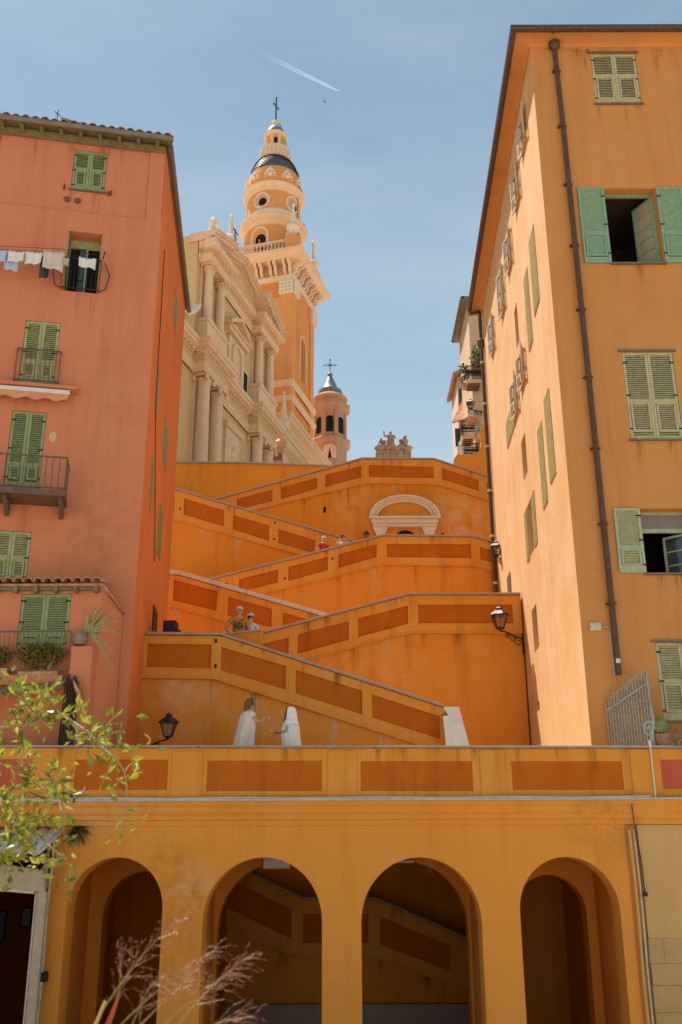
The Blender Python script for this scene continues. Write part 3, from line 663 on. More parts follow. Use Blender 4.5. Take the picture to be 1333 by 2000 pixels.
w = MB(); w.sweep([(LX0, 0), (0, 0)], [(-.01, LZ1 - .10), (.05, LZ1 - .10), (.05, LZ1 - .04), (.14, LZ1 - .03), (.14, LZ1 + .045), (-.01, LZ1 + .045)]); w.build('eave_board', M['eavewood'], lh)
for i in range(18):
    x = -0.25 - i * 0.52
    w = MB(); w.box(x - .045, x + .045, -ov + .02, 0.05, LZ1 - .05, LZ1 + .06); w.build('rafter', M['eavewood'], lh)
w = MB(); w.tube([(LX0, -ov - .06, LZ1 + .07), (0.18, -ov - .06, LZ1 + .05)], 0.085, 10); w.build('gutter', M['gutter'], lh, smooth=True)
for i in range(8):
    x = -0.3 - i * 1.0; w = MB(); w.tube([(x - .02, -ov - .06, LZ1 + .07), (x + .02, -ov - .06, LZ1 + .07)], 0.095, 10); w.build('gutter_joint', M['gutter'], lh, smooth=True)
barrel_tile_row(lh, (-9.5, -ov + .0, LZ1 + .14), (0.14, -ov + .0, LZ1 + .14), 38, 2.8, 0.25)
# open window with inner blinds, glass and bowed railing
a, b, c, d = qW2
backing(lh, a, b, c, d, 0.55)
for hx, s_ in ((a + .03, 1), (b - .03, -1)): shutter(lh, hx, 0.02, c + .03, d - .05, 0.34, M['sage'], s_, ang=R(-88), split=0.4, flap=False)
fr = MB(); m_ = (a + b) / 2; y0 = 0.42
for xa, xb in ((a, a + .05), (b - .05, b), (m_ + .02, m_ + .07)): fr.box(xa, xb, y0, y0 + .05, c, d - .22)
fr.box(a, b, y0, y0 + .05, d - .25, d - .17); fr.box(a, b, y0, y0 + .04, d - .17, d); wf = fr.build('window_frame', M['sagel'], lh)
gm, gt, gb = mat_new('window_glass'); gb.inputs['Base Color'].default_value = (0.05, 0.07, 0.09, 1); gb.inputs['Roughness'].default_value = 0.03; gb.inputs['Specular IOR Level'].default_value = 1.0; gb.inputs['Metallic'].default_value = 0.35
M['glass'] = gm
w = MB(); w.box(a + .3, m_ + .02, y0 + .02, y0 + .03, c, d - .25); w.build('pane', M['glass'], wf)
def railing(root, x0, x1, z0, z1, y, n, bow=0.0, mat='rail', sides=0.0, th=0.011):
    r = MB(); r.bar((x0, y, z1), (x1, y, z1), 0.035, 0.03); lw_ = MB(); lw_.bar((x0, y, z0), (x1, y, z0), 0.03, 0.025)
    if sides:
        for x in (x0, x1): r.bar((x, y, z1), (x, sides, z1), 0.03); lw_.bar((x, y, z0), (x, sides, z0), 0.025)
    o = r.build('railing', M[mat], root); lw_.build('bottom_rail', M[mat], o)
    b_ = MB()
    for i in range(n + 1):
        x = x0 + (x1 - x0) * i / n
        if bow: b_.tube([(x, y, z1), (x, y - bow * .2, z1 - (z1-z0)*.4), (x, y - bow, z0 + (z1-z0)*.3), (x, y - bow*.7, z0 + .08), (x, y, z0)], th, 5)
        else: b_.tube([(x, y, z1), (x, y, z0)], th, 5)
    if sides:
        k = max(2, int(abs(sides - y) / .13))
        for x in (x0, x1):
            for j in range(1, k): yy = y + (sides - y) * j / k; b_.tube([(x, yy, z1), (x, yy, z0)], th, 5)
    b_.build('balusters', M[mat], o)['kind'] = 'stuff'
    return o
railing(lh, a - .04, b + .04, c + .05, c + .95, -0.09, 9, bow=0.12, mat='iron')
w = MB(); w.tube([(a - .12, -.1, c + .9), (a - .28, -.12, c + .5), (a - .2, -.1, c + .1), (a, -.05, c)], .014, 5); w.tube([(b + .12, -.1, c + .9), (b + .28, -.12, c + .5), (b + .2, -.1, c + .1), (b, -.05, c)], .014, 5)
w.bar((b + .1, -.02, c + 1.3), (b + .1, -.5, c + .75), .025); w.build('line_bracket', M['iron'], lh)
# balconette of the third window
a, b, c, d = qW3; railing(lh, a - .1, b + .1, c + .02, LF.uv(76, 688)[1], -0.13, 9, mat='rail', sides=-0.01)
# awning box and scalloped valance
p = LF.uv(153, 762); x1 = p[0]; zt = p[1]
w = MB(); w.add([(LX0, -.28, zt - .12), (x1, -.28, zt - .12), (x1, 0, zt - .16), (LX0, 0, zt - .16), (LX0, -.28, zt - .03), (x1, -.28, zt - .03), (x1, 0, zt + .02), (LX0, 0, zt + .02)],
    [(3, 2, 1, 0), (4, 5, 6, 7), (0, 1, 5, 4), (1, 2, 6, 5), (2, 3, 7, 6), (3, 0, 4, 7)]); w.build('awning_hood', M['pink'], lh)
aw = empty('awning', LF.w(x1, 0, zt), LF.a); tag(aw, 'rolled salmon awning with white bar and scalloped edge on the rose house', 'awning')
M['salmon'] = plain('salmon_cloth', (0.62, 0.27, 0.13), 0.85)
w = MB(); w.tube([(-7.5, -.2, -.26), (-.18, -.2, -.26)], .07, 8); w.build('roller', M['salmon'], aw, smooth=True)
w = MB(); w.box(-7.5, -.16, -.34, -.26, -.3, -.19); w.build('front_bar', M['white'], aw, bevel=.01)
pts = []; 
for i in range(0, 145): x = -7.4 + i * .05; pts.append((x, -.47 - .035 * math.cos(x * 2 * math.pi / .48)))
w = MB(); w.prism(pts + [(-.2, -.3), (-7.4, -.3)], -.31, -.3); w.build('valance', M['salmon'], aw)
# balcony of the fourth window
a, b, c, d = qW4
bal = MB(); p = LF.uv(127, 957, 0.85); zb = p[1]; xr = p[0]
bl = empty('balcony', (0, 0, 0), 0, lh)
w = MB(); w.box(LX0, xr, -.85, -.001, zb - .13, zb); w.box(LX0, xr + .03, -.88, -.84, zb - .16, zb - .02); w.build('slab', M['rail'], bl, bevel=.01)
for x in (xr - .1, xr - 1.35, xr - 2.6):
    w = MB(); w.prism([(x - .05, zb - .14), (x + .05, zb - .14), (x + .05, zb - .13), (x - .05, zb - .13)], -.8, 0); w.add([(x-.05, -.02, zb-.45), (x+.05, -.02, zb-.45), (x+.05, -.75, zb-.17), (x-.05, -.75, zb-.17), (x-.05, -.02, zb-.131), (x+.05, -.02, zb-.131), (x+.05, -.75, zb-.131), (x-.05, -.75, zb-.131)],
        [(0,1,2,3),(7,6,5,4),(0,4,5,1),(1,5,6,2),(2,6,7,3),(3,7,4,0)]); w.build('bracket', M['rail'], bl)
railing(bl, xr - 4.0, xr - .02, zb + .05, LF.uv(128, 893, 0.85)[1], -.82, 26, mat='rail', sides=-.02)
for q_, w_ in ((qW1, .06), (qW3, 0), (qW4, 0), (qW5, 0), (qW2, 0)):       # run-off below the sills
    for k_ in range(3): run_off(lh, random.uniform(q_[0], q_[1]), q_[2] - .04, random.uniform(.1, .35), random.uniform(.5, 1.5), w_ - .003 - .001 * k_, 'drip_soft')
for k_ in range(14): run_off(lh, random.uniform(-8, -.2), LZ1 - .12, random.uniform(.15, .5), random.uniform(.5, 1.6), .056 - .0005 * k_, 'drip_soft')
# vents, shutter dogs, scars
for px, py in ((131, 387), (152, 390)):
    s_, z_ = LF.uv(px, py); w = MB(); w.M = Matrix.Translation((s_, .055, z_)) @ Matrix.Rotation(R(90), 4, 'X'); w.lathe([(.075, 0), (.09, 0), (.09, .02), (.075, .02)], 16); w.lathe([(0, .004), (.075, .004)], 16); w.build('vent', M['rail'], lh)
for px, py in ((126, 362), (212, 375), (217, 374)):
    s_, z_ = LF.uv(px, py); w = MB(); w.box(s_ - .012, s_ + .012, .0, .06, z_ - .1, z_ + .05); w.build('shutter_dog', M['iron'], lh)
for px, py, r_ in ((103, 853, .11), (217, 660, .05), (224, 690, .04)):
    s_, z_ = LF.uv(px, py); pp = [(s_ + r_ * random.uniform(.5, 1) * math.cos(t * .785), z_ + 1.5 * r_ * random.uniform(.5, 1) * math.sin(t * .785)) for t in range(8)]
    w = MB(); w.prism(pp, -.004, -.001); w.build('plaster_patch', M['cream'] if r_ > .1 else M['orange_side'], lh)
# rooftop cross and chimney stub
cr = at(111, 236, 25.5)
w = MB(); w.lathe([(.1, -.8), (.12, -.1), (.07, .0), (0, .05)], 10, (cr.x, cr.y, cr.z)); w.tube([(cr.x, cr.y, cr.z), (cr.x + .02, cr.y, cr.z + .42)], .012, 5); w.bar((cr.x - .1, cr.y, cr.z + .38), (cr.x + .12, cr.y, cr.z + .18), .018); w.bar((cr.x - .02, cr.y, cr.z + .25), (cr.x + .04, cr.y, cr.z + .44), .012)
tag(w.build('weathervane', M['iron']), 'small crooked iron vane on the roof of the rose house', 'vane')

# lean-to at its foot
lt = empty('lean_to', (0, 0, 0)); tag(lt, 'low rose annex with clay tile eave and green shutters below the pink house', 'annex')
YL = 21.75
pc = at(200, 1165, YL); XC = pc.x; zE = at(200, 1146, YL).z
back = LF.w(-0.12, 0, 0); 
qL = [at(42, 1160, YL), at(139, 1162, YL), at(131, 1272, YL), at(32, 1270, YL)]
q = ((qL[0].x + qL[3].x) / 2, (qL[1].x + qL[2].x) / 2, (qL[2].z + qL[3].z) / 2, qL[0].z)
w = MB(); wall_holes(w, -12, XC, 4.9, zE, [(*q, .14)], YL); 
xb2, yb2 = at(240, 1185, 22.62).x, 22.66
w.poly([(XC, YL, 4.9), (xb2, yb2, 4.9), (xb2, yb2, zE - .42), (XC, YL, zE)]); w.build('wall', M['pink'], lt)
closed_pair(lt, q, M['sage'], YL, None, 0.32)
w = MB(); w.add([(-12, YL - .14, zE - .02), (XC + .04, YL - .14, zE - .02), (xb2 + .06, yb2, zE - .42), (-12, yb2, zE + .35), (-12, YL - .14, zE + .04), (XC + .04, YL - .14, zE + .04), (xb2 + .06, yb2, zE - .36), (-12, yb2, zE + .41)],
    [(3, 2, 1, 0), (4, 5, 6, 7), (0, 1, 5, 4), (1, 2, 6, 5), (2, 3, 7, 6), (3, 0, 4, 7)]); w.build('roof', M['tile'], lt)
w = MB(); w.box(-12, XC - .05, YL - .1, YL - .002, zE - .1, zE - .021); w.build('eave_board', M['eavewood'], lt)
for i in range(9):
    x = XC - .12 - i * .45; w = MB(); w.box(x - .04, x + .04, YL - .2, YL - .003, zE - .16, zE - .03); w.build('rafter', M['eavewood'], lt)
barrel_tile_row(lt, (XC - 4.2, YL - .24, zE + .05), (XC + .02, YL - .24, zE + .05), 19, 1.0, 0.22)
# its roof terrace: slab, railing, pillar
RY = 21.45
zs = at(60, 1318, RY).z
w = MB(); w.box(-12, at(122, 1318, RY).x, RY, YL - .002, zs - .22, zs); w.build('balcony_slab', M['pink'], lt, bevel=.01)
railing(lt, -9.5, at(132, 1300, RY).x, zs + .1, at(60, 1232, RY).z, RY + .05, 34, mat='rail', th=.008)
pl = at(140, 1262, 21.5); pr = at(182, 1262, 21.5)
w = MB(); w.prismz([(pl.x, 21.5), (pr.x, 21.5), (pr.x + .05, 22.0), (pl.x + .05, 22.0)], 4.9, pl.z); w.build('pillar', M['pink'], lt, bevel=.012)

# ================================================================ the apricot house on the right
RF = Fr(5.50, 22.3, 0); RS = Fr(5.50, 22.3, math.atan2(-1, -0.036))
rh = RF.root('apricot_house'); tag(rh, 'tall apricot house with sunlit flank, brown eaves and louvred shutters, right of the stairs', 'house')
rs = empty('flank', (0, 0, 0), RS.a - RF.a, rh)
RZ1 = RF.uv(1100, 93)[1]; RD = 14.4; RX = 9.0
holes = []
qR1 = RF.quad([(1155, 105), (1243, 105), (1252, 203), (1163, 203)])
qR2 = RF.quad([(1181, 368), (1281, 368), (1296, 515), (1195, 515)])
qR3 = RF.quad([(1216, 687), (1316, 688), (1334, 859), (1231, 858)])
qR4 = RF.quad([(1250, 993), (1350, 993), (1364, 1120), (1264, 1120)])
qR5 = RF.quad([(1279, 1254), (1382, 1255), (1400, 1408), (1297, 1407)])
closed_pair(rh, qR1, M['khakip'], 0, holes, 0.58); closed_pair(rh, qR3, M['khakip'], 0, holes, 0.44); closed_pair(rh, qR5, M['khakip'], 0, holes, 0.5)
for q in (qR1, qR3, qR5):
    w = MB(); w.box(q[0] - .08, q[1] + .08, -.05, -.002, q[3] + .002, q[3] + .05); w.build('lintel_strip', M['gutter'], rh)
for q in (qR2, qR4): holes.append((*q, 0.45))
w = MB(); wall_holes(w, 0, RX, 0, RZ1, holes); w.build('wall', M['apricot'], rh)
for k, q in enumerate((qR2, qR4)):
    a, b, c, d = q; m_ = 'teal' if k == 0 else 'paleteal'
    # dark room behind
    w = MB(); w.add([(a-.6, .46, c-.3), (b+.6, .46, c-.3), (b+.6, 3.2, c-.3), (a-.6, 3.2, c-.3), (a-.6, .46, d+.3), (b+.6, .46, d+.3), (b+.6, 3.2, d+.3), (a-.6, 3.2, d+.3)],
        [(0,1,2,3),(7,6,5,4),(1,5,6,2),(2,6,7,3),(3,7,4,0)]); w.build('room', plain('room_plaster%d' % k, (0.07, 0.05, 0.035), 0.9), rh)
    wd = (b - a) / 2 + .02
    shutter(rh, a - .02, -0.055, c + .01, d - .01, wd, M[m_], -1, split=0.4, rev=True)
    shutter(rh, b + .02, -0.055, c + .01, d - .01, wd, M[m_], 1, split=0.4, rev=True)
    fr = MB(); 
    for xa, xb in ((a, a + .06), (b - .06, b)): fr.box(xa, xb, .28, .34, c, d)
    fr.box(a + .06, b - .06, .281, .339, d - .07, d)
    if k == 1: fr.box(a + .06, b - .06, .281, .339, d - .52, d - .42)
    wf = fr.build('window_frame', M[m_], rh)
    top = d - .07 if k == 0 else d - .52
    # casement standing open
    cs = MB(); L_ = (b - a) * .5; h_ = top - c
    cs.box(-L_, -L_ + .06, 0, .045, 0, h_); cs.box(-.06, 0, 0, .045, 0, h_); 
    nb = 6 if k == 0 else 3
    for i in range(nb + 1): zz = (h_ - .06) * i / nb; cs.box(-L_ + .06, -.06, .003, .042, zz, zz + (.06 if i in (0, nb) else .03))
    co = cs.build('casement', M[m_], rh); co.location = (b - .06, .3, c + .003); co.rotation_euler = (0, 0, R(-62 if k == 0 else -40))
    cp = MB(); cp.box(-L_ + .06, -.06, .018, .024, .05, h_ - .05); cp.build('pane', M['glass'] if k else plain('dusty_blind', (.42, .36, .24), .8), co)
    if k == 1:
        cp = MB(); cp.box(a + .06, b - .06, .30, .31, d - .42, d - .07); cp.build('pane', plain('dusty_glass', (.22, .2, .17), .2), wf)
    sill(rh, a, b, c, 0, 'gutter', .09)
# flank wall facing the stairs, in full sun
def rq(*pts): return RS.quad(list(pts))
fh = []
slits = [rq((1005, 601), (1011, 590), (1014, 670), (1008.6, 685)), rq((1017.7, 863), (1026, 846), (1031, 922), (1024, 938)), rq((1039, 1193), (1048, 1178), (1053, 1261), (1044.5, 1278)), rq((1048, 1374), (1054, 1369), (1055, 1387), (1050, 1388))]
for q in slits:
    q = (q[0], max(q[1], q[0] + .45), q[2], q[3]); fh.append((*q, .3)); backing(rs, *q, .299)
qh = rq((1031, 985), (1041, 966), (1043, 1076), (1034, 1092)); fh.append((*qh, .3)); backing(rs, *qh, .299)
fh2 = []
sl_m = M['fauxolive']
def faux(q):
    w = MB(); w.box(q[0], q[1], -.025, -.001, q[2], q[3]); o = w.build('painted_shutter', sl_m, rs)
    w = MB(); n = int((q[3] - q[2]) / .11)
    for i in range(n): w.box(q[0] + .07, q[1] - .07, -.036, -.0251, q[2] + .06 + i * .11, q[2] + .12 + i * .11)
    w.build('slat', sl_m, o)['kind'] = 'stuff'
for q in ([(1034.3, 480), (1041.8, 434), (1054.8, 577), (1045.8, 624)], [(1023.7, 556), (1029, 517), (1041.8, 653), (1035.8, 693)],
          [(1064, 792), (1072, 750), (1086.6, 916), (1076.6, 952)], [(1051, 849), (1057.6, 816), (1071, 970), (1063, 1002)]): faux(RS.quad(q))
a, b, c, d = qh; faux((a - .55, a - .03, c, d)); faux((b + .03, b + .55, c, d))
# real shutters standing ajar: they catch the light along their edges
for s_, z_, h_ in ():
    pass
def ajar(px, py0, py1, wd=.42, ang=11, m='weathered'):
    s_, z1_ = RS.uv(px, py0); _, z0_ = RS.uv(px + 3, py1)
    fh2.append((s_ - .24, s_ + .24, z0_, z1_, .25)); backing(rs, s_ - .24, s_ + .24, z0_, z1_, .249)
    shutter(rs, s_ - .24, -.05, z0_, z1_, wd, M[m], -1, ang=R(ang), flap=False, pitch=.075, rev=True); shutter(rs, s_ + .24, -.05, z0_, z1_, wd, M[m], 1, ang=R(ang * 1.3), flap=False, pitch=.075, rev=True)
    w = MB(); w.box(s_ - .4, s_ + .4, -.07, -.002, z0_ - .06, z0_ - .01); w.build('sill', M['apricot'], rs)
for a_ in ((1021, 228, 295), (1008, 335, 405), (993, 455, 530), (979, 525, 620), (961, 622, 690), (1019, 685, 755), (1006, 740, 812)): ajar(*a_)
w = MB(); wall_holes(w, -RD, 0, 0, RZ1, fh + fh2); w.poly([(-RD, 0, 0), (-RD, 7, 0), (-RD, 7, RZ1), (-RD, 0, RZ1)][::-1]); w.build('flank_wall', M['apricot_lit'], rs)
faux(RS.quad([(990, 830), (1004, 775), (1006, 825), (992, 884)]))
q = rq((992, 1132), (998, 1112), (999, 1160), (994, 1166)); w = MB(); w.box(q[0], q[1], -.03, -.001, q[2], q[3]); w.build('grille', M['rail'], rs)
# eaves: cove, soffit, brown gutter round two sides
zt = RZ1
path = [(-0.0, RD), (0, 0), (RX, 0)]
path = [(RF.w(0, 0, 0) + Vector((0.036 * RD, RD, 0)) - RF.w(0, 0, 0)).to_2d(), Vector((0, 0)), Vector((RX, 0))]
w = MB(); w.sweep([tuple(p) for p in path], [(-.02, zt - .02), (.03, zt - .02), (.05, zt + .02), (.14, zt + .08), (.32, zt + .12), (.5, zt + .13), (.5, zt + .16), (-.02, zt + .16)])
w.build('cove_cornice', M['apricot'], rh, smooth=True)
w = MB(); w.sweep([tuple(p) for p in path], [(.44, zt + .18), (.46, zt + .09), (.52, zt + .05), (.6, zt + .08), (.63, zt + .15), (.63, zt + .21), (.44, zt + .21)]); w.build('gutter', M['brownpipe'], rh, smooth=True)
w = MB(); pp = [p + Vector((0, 0)) for p in path]
w.prismz([(-.55, -.55), (RX, -.55), (RX, RD), (0.036 * RD - .55, RD + .55)], zt + .17, zt + .2); w.build('roof', M['tile'], rh)
barrel_tile_row(rh, (-.45, -.52, zt + .17), (RX - .5, -.52, zt + .17), 38, 1.5, .1, r=.085)
for q_ in (qR1, qR2, qR3, qR4, qR5):
    for k_ in range(3): run_off(rh, random.uniform(q_[0], q_[1]), q_[2] - .04, random.uniform(.1, .35), random.uniform(.5, 1.6), -.003 - .001 * k_, 'drip_soft')
for k_ in range(10): run_off(rh, random.uniform(.2, 5), RZ1 - .05, random.uniform(.15, .5), random.uniform(.6, 2.0), -.002 - .0005 * k_, 'drip_soft')
# near downpipe with hopper
pts = [RF.uv(x, y, .1) for x, y in ((1083, 92), (1090, 170), (1205, 1318))]
hp = RF.uv(1082, 89, .1)
w = MB(); xp = pts[0][0]; w.tube([(xp - .1, -.55, zt + .1), (xp - .05, -.3, hp[1] + .28), (xp, -.12, hp[1] + .15), (xp, -.11, hp[1] - .2), (xp + .03, -.11, hp[1] - 3), (xp + .06, -.11, RF.uv(1205, 1318, .1)[1])], .07, 10)
dp = w.build('downpipe', M['brownpipe'], rh, smooth=True)
w = MB(); w.lathe([(.07, -.2), (.1, -.13), (.17, -.05), (.17, .06), (.1, .12), (.07, .16)], 12, (xp, -.12, hp[1])); w.build('hopper', M['brownpipe'], dp, smooth=True)
for i in range(9):
    z_ = hp[1] - .9 - i * 1.95
    if z_ < 7.5: break
    w = MB(); x_ = xp + .06 * min(1, (hp[1] - z_) / 16); w.lathe([(.07, -.05), (.088, -.04), (.088, .04), (.07, .05)], 10, (x_, -.11, z_)); w.box(x_ - .12, x_ + .12, -.1, -.001, z_ - .015, z_ + .015); w.build('pipe_collar', M['brownpipe'], dp, smooth=True)
w = MB(); x_ = xp + .055; zz = RF.uv(1204, 1292, .1)[1]; w.box(x_ - .05, x_ + .05, -.187, -.182, zz - .05, zz + .05); w.build('sticker', M['white'], dp)
# far downpipe on the corner by the ramps
w = MB(); X2, Y2 = 0.036 * RD, RD
z2 = at(953, 690, 22.3 + RD).z
w.tube([(X2 - .55, Y2 - .1, zt + .12), (X2 - .5, Y2 - .1, zt - .1), (X2 - .1, Y2 + .0, z2 + 2.0), (X2 - .12, Y2 - .1, z2 + 1.6), (X2 - .12, Y2 - .1, 8)], .075, 8)
dp2 = w.build('downpipe', M['brownpipe'], rh, smooth=True)
w = MB(); w.lathe([(.08, -.2), (.17, -.05), (.17, .12), (.08, .2)], 10, (X2 - .12, Y2 - .1, z2 + .4)); w.build('hopper', M['brownpipe'], dp2, smooth=True)
for i in range(7):
    w = MB(); w.lathe([(.075, -.05), (.1, -.04), (.1, .04), (.075, .05)], 8, (X2 - .12, Y2 - .1, z2 - .5 - i * 1.9)); w.build('pipe_collar', M['weathered'], dp2)
# junction box and its cable
q = RF.quad([(1151, 1218), (1173, 1217), (1174, 1233), (1152, 1233)]); w = MB(); w.box(q[0], q[1], -.08, -.001, q[2], q[3]); jb = w.build('junction_box', M['weathered'], rh, bevel=.01)
p = RF.uv(1190, 1225); p2 = RF.uv(1202, 1335)
w = MB(); w.tube([(q[1], -.03, q[2] + .1), (p[0] - .03, -.03, q[2] + .1), (p[0], -.03, q[2] + .05), (p2[0], -.03, p2[1])], .012, 5); w.build('cable', M['weathered'], jb)
# ================================================================ the church: facade (x along it away from the camera), y inward
CF = Fr(-4.23, 75.0, R(74)); TF = CF
ch = CF.root('church_facade'); tag(ch, 'cream baroque church facade with paired columns and pediment above the stairs', 'church')
ZB = 20.0
w = MB(); w.box(-31, -4.6, 0.0, 14, ZB - 5, 37.2); w.build('wall', M['khaki'], ch)
w = MB(); w.box(-19.2, -4.7, 0.01, 9, 37.2, 45.0); w.build('upper_wall', M['khaki'], ch)
w = MB(); w.box(-31, -4.55, -0.6, 0, ZB - 5, 26.4); w.build('plinth', M['stone'], ch)
def column(x, z0, z1, r, capital='ionic', y=-0.55):
    h = z1 - z0; m = MB()
    m.lathe([(r * .98, z0 + r * .9), (r * 1.0, z0 + h * .35), (r * .95, z0 + h * .6), (r * .86, z1 - r * 1.6)], 20, (x, y, 0)); c = m.build('column', M['stone'], ch, smooth=True)
    m = MB(); m.box(x - r * 1.35, x + r * 1.35, y - r * 1.35, y + r * 1.35, z0, z0 + r * .35); m.lathe([(r * 1.3, z0 + r * .35), (r * 1.35, z0 + r * .5), (r * 1.12, z0 + r * .6), (r * 1.15, z0 + r * .8), (r * .98, z0 + r * .92)], 20, (x, y, 0)); m.build('base', M['stone'], c)
    m = MB()
    if capital == 'ionic':
        m.lathe([(r * .88, z1 - r * 1.6), (r * .95, z1 - r * 1.5), (r * .9, z1 - r * 1.4), (r * .95, z1 - r * .8), (r * 1.15, z1 - r * .6)], 20, (x, y, 0))
        m.box(x - r * 1.3, x + r * 1.3, y - r * 1.2, y + r * 1.2, z1 - r * .35, z1)
        for sx in (-1, 1):
            for sy in (-1, 1):
                mm = Matrix.Translation((x + sx * r * 1.18, y + sy * r * 1.0, z1 - r * .72)) @ Matrix.Rotation(R(90), 4, 'X')
                m.M = mm; m.lathe([(0, -.16 * r), (r * .22, -.2 * r), (r * .42, -.14 * r), (r * .42, .14 * r), (r * .22, .2 * r), (0, .16 * r)], 12); m.M = None
    else:
        m.lathe([(r * .88, z1 - r * 2.0), (r * .96, z1 - r * 1.9), (r * .88, z1 - r * 1.8), (r * 1.0, z1 - r * 1.2), (r * 1.25, z1 - r * .5)], 16, (x, y, 0)); m.box(x - r * 1.4, x + r * 1.4, y - r * 1.4, y + r * 1.4, z1 - r * .3, z1)
        for ring, (rr, zz) in enumerate(((1.08, 1.45), (1.25, .95))):
            for k in range(8):
                an = 2 * math.pi * (k + ring * .5) / 8; m.ball((x + r * rr * math.cos(an), y + r * rr * math.sin(an), z1 - r * zz), (r * .24, r * .24, r * .32), 6, 5)
        for sx in (-1, 1):
            for sy in (-1, 1): m.ball((x + sx * r * 1.2, y + sy * r * 1.2, z1 - r * .5), r * .24, 6, 5)
    m.build('capital', M['stone'], c, smooth=True)
    m = MB(); m.box(x - r * 1.0, x + r * 1.0, -.14, 0.0, z0, z1); m.build('pilaster', M['stone'], c)
LZ0, LZ1_, R1 = 26.4, 34.5, 0.46
for x in (-18.45, -16.3, -8.75, -6.5, -27.5): column(x, LZ0, LZ1_, R1)
UZ0, UZ1 = 38.55, 42.9
for x in (-18.35, -16.3, -8.65, -6.35): column(x, UZ0, UZ1, 0.31, 'leaf', -.5)
# lower entablature with breaks over the column pairs
def dentils(path, z, off, name, n_per=2.2, sz=.16, parent=None, mat='stone'):
    m = MB()
    for (xa, ya), (xb, yb) in zip(path[:-1], path[1:]):
        L = math.hypot(xb - xa, yb - ya); n = int(L * n_per)
        if n < 1: continue
        tx, ty = (xb - xa) / L, (yb - ya) / L; nx, ny = ty, -tx
        for i in range(n):
            t = (i + .5) / n * L; cx = xa + tx * t + nx * off; cy = ya + ty * t + ny * off; s_ = L / n * .28
            m.bar((cx, cy, z), (cx, cy, z + sz), s_ * 2, sz * 1.1) if abs(tx) > .5 else m.bar((cx, cy, z), (cx, cy, z + sz), sz * 1.1, s_ * 2)
    o = m.build(name, M[mat], parent or ch); o['kind'] = 'stuff'; return o
def breaks(pairs, y0, y1, xa, xb):
    p = [(xa, y0)]
    for a_, b_ in pairs: p += [(a_, y0), (a_, y1), (b_, y1), (b_, y0)]
    return p + [(xb, y0)]
lp = breaks([(-19.25, -15.5), (-9.5, -5.75)], -.12, -.85, -31, -4.55)
m = MB(); m.sweep(lp, [(0, 34.5), (.06, 34.5), (.06, 34.75), (.1, 34.76), (.1, 35.0), (.16, 35.05), (.16, 35.1), (0, 35.1)]); m.build('architrave', M['stone'], ch)
m = MB(); m.sweep(lp, [(0, 35.1), (.03, 35.1), (.03, 35.75), (0, 35.75)]); m.build('frieze', M['khaki'], ch)
m = MB(); m.sweep(lp, [(0, 35.75), (.1, 35.75), (.14, 35.95), (.2, 35.97), (.5, 36.1), (.52, 36.3), (.6, 36.33), (.66, 36.5), (.66, 36.58), (0, 36.75)]); m.build('cornice', M['stone'], ch)
dentils(lp, 35.82, .2, 'dentils')
def fill(pairs, y0, y1, z0, z1, mat, name):
    for a_, b_ in pairs: m = MB(); m.box(a_ + .002, b_ - .002, y1 + .001, y0 + .2, z0, z1); m.build(name, M[mat], ch)
fill([(-19.25, -15.5), (-9.5, -5.75)], -.12, -.85, 34.52, 36.7, 'stone', 'break_block')
# pedestals of the upper order
for a_, b_ in ((-19.0, -15.6), (-9.35, -5.7)):
    m = MB(); m.box(a_, b_, -.82, 0, 36.7, 38.3); m.sweep([(a_, 0), (a_, -.82), (b_, -.82), (b_, 0)], [(0, 38.3), (.1, 38.32), (.12, 38.5), (0, 38.54)]); m.box(a_, b_, -.82, 0, 38.31, 38.53); m.build('pedestal', M['stone'], ch)
# upper entablature
up = breaks([(-19.0, -15.65), (-9.3, -5.65)], -.1, -.8, -19.3, -4.65)
m = MB(); m.sweep(up, [(0, 42.9), (.05, 42.9), (.05, 43.1), (.1, 43.12), (.1, 43.35), (.15, 43.4), (0, 43.4)]); m.build('architrave', M['stone'], ch)
m = MB(); m.sweep(up, [(0, 43.4), (.02, 43.4), (.02, 43.8), (0, 43.8)]); m.build('frieze', M['khaki'], ch)
m = MB(); m.sweep(up, [(0, 43.8), (.1, 43.8), (.14, 43.95), (.42, 44.05), (.45, 44.2), (.52, 44.25), (.52, 44.32), (0, 44.42)]); m.build('cornice', M['stone'], ch)
dentils(up, 43.84, .18, 'dentils', 2.6, .12)
fill([(-19.0, -15.65), (-9.3, -5.65)], -.1, -.8, 42.92, 44.4, 'stone', 'break_block')
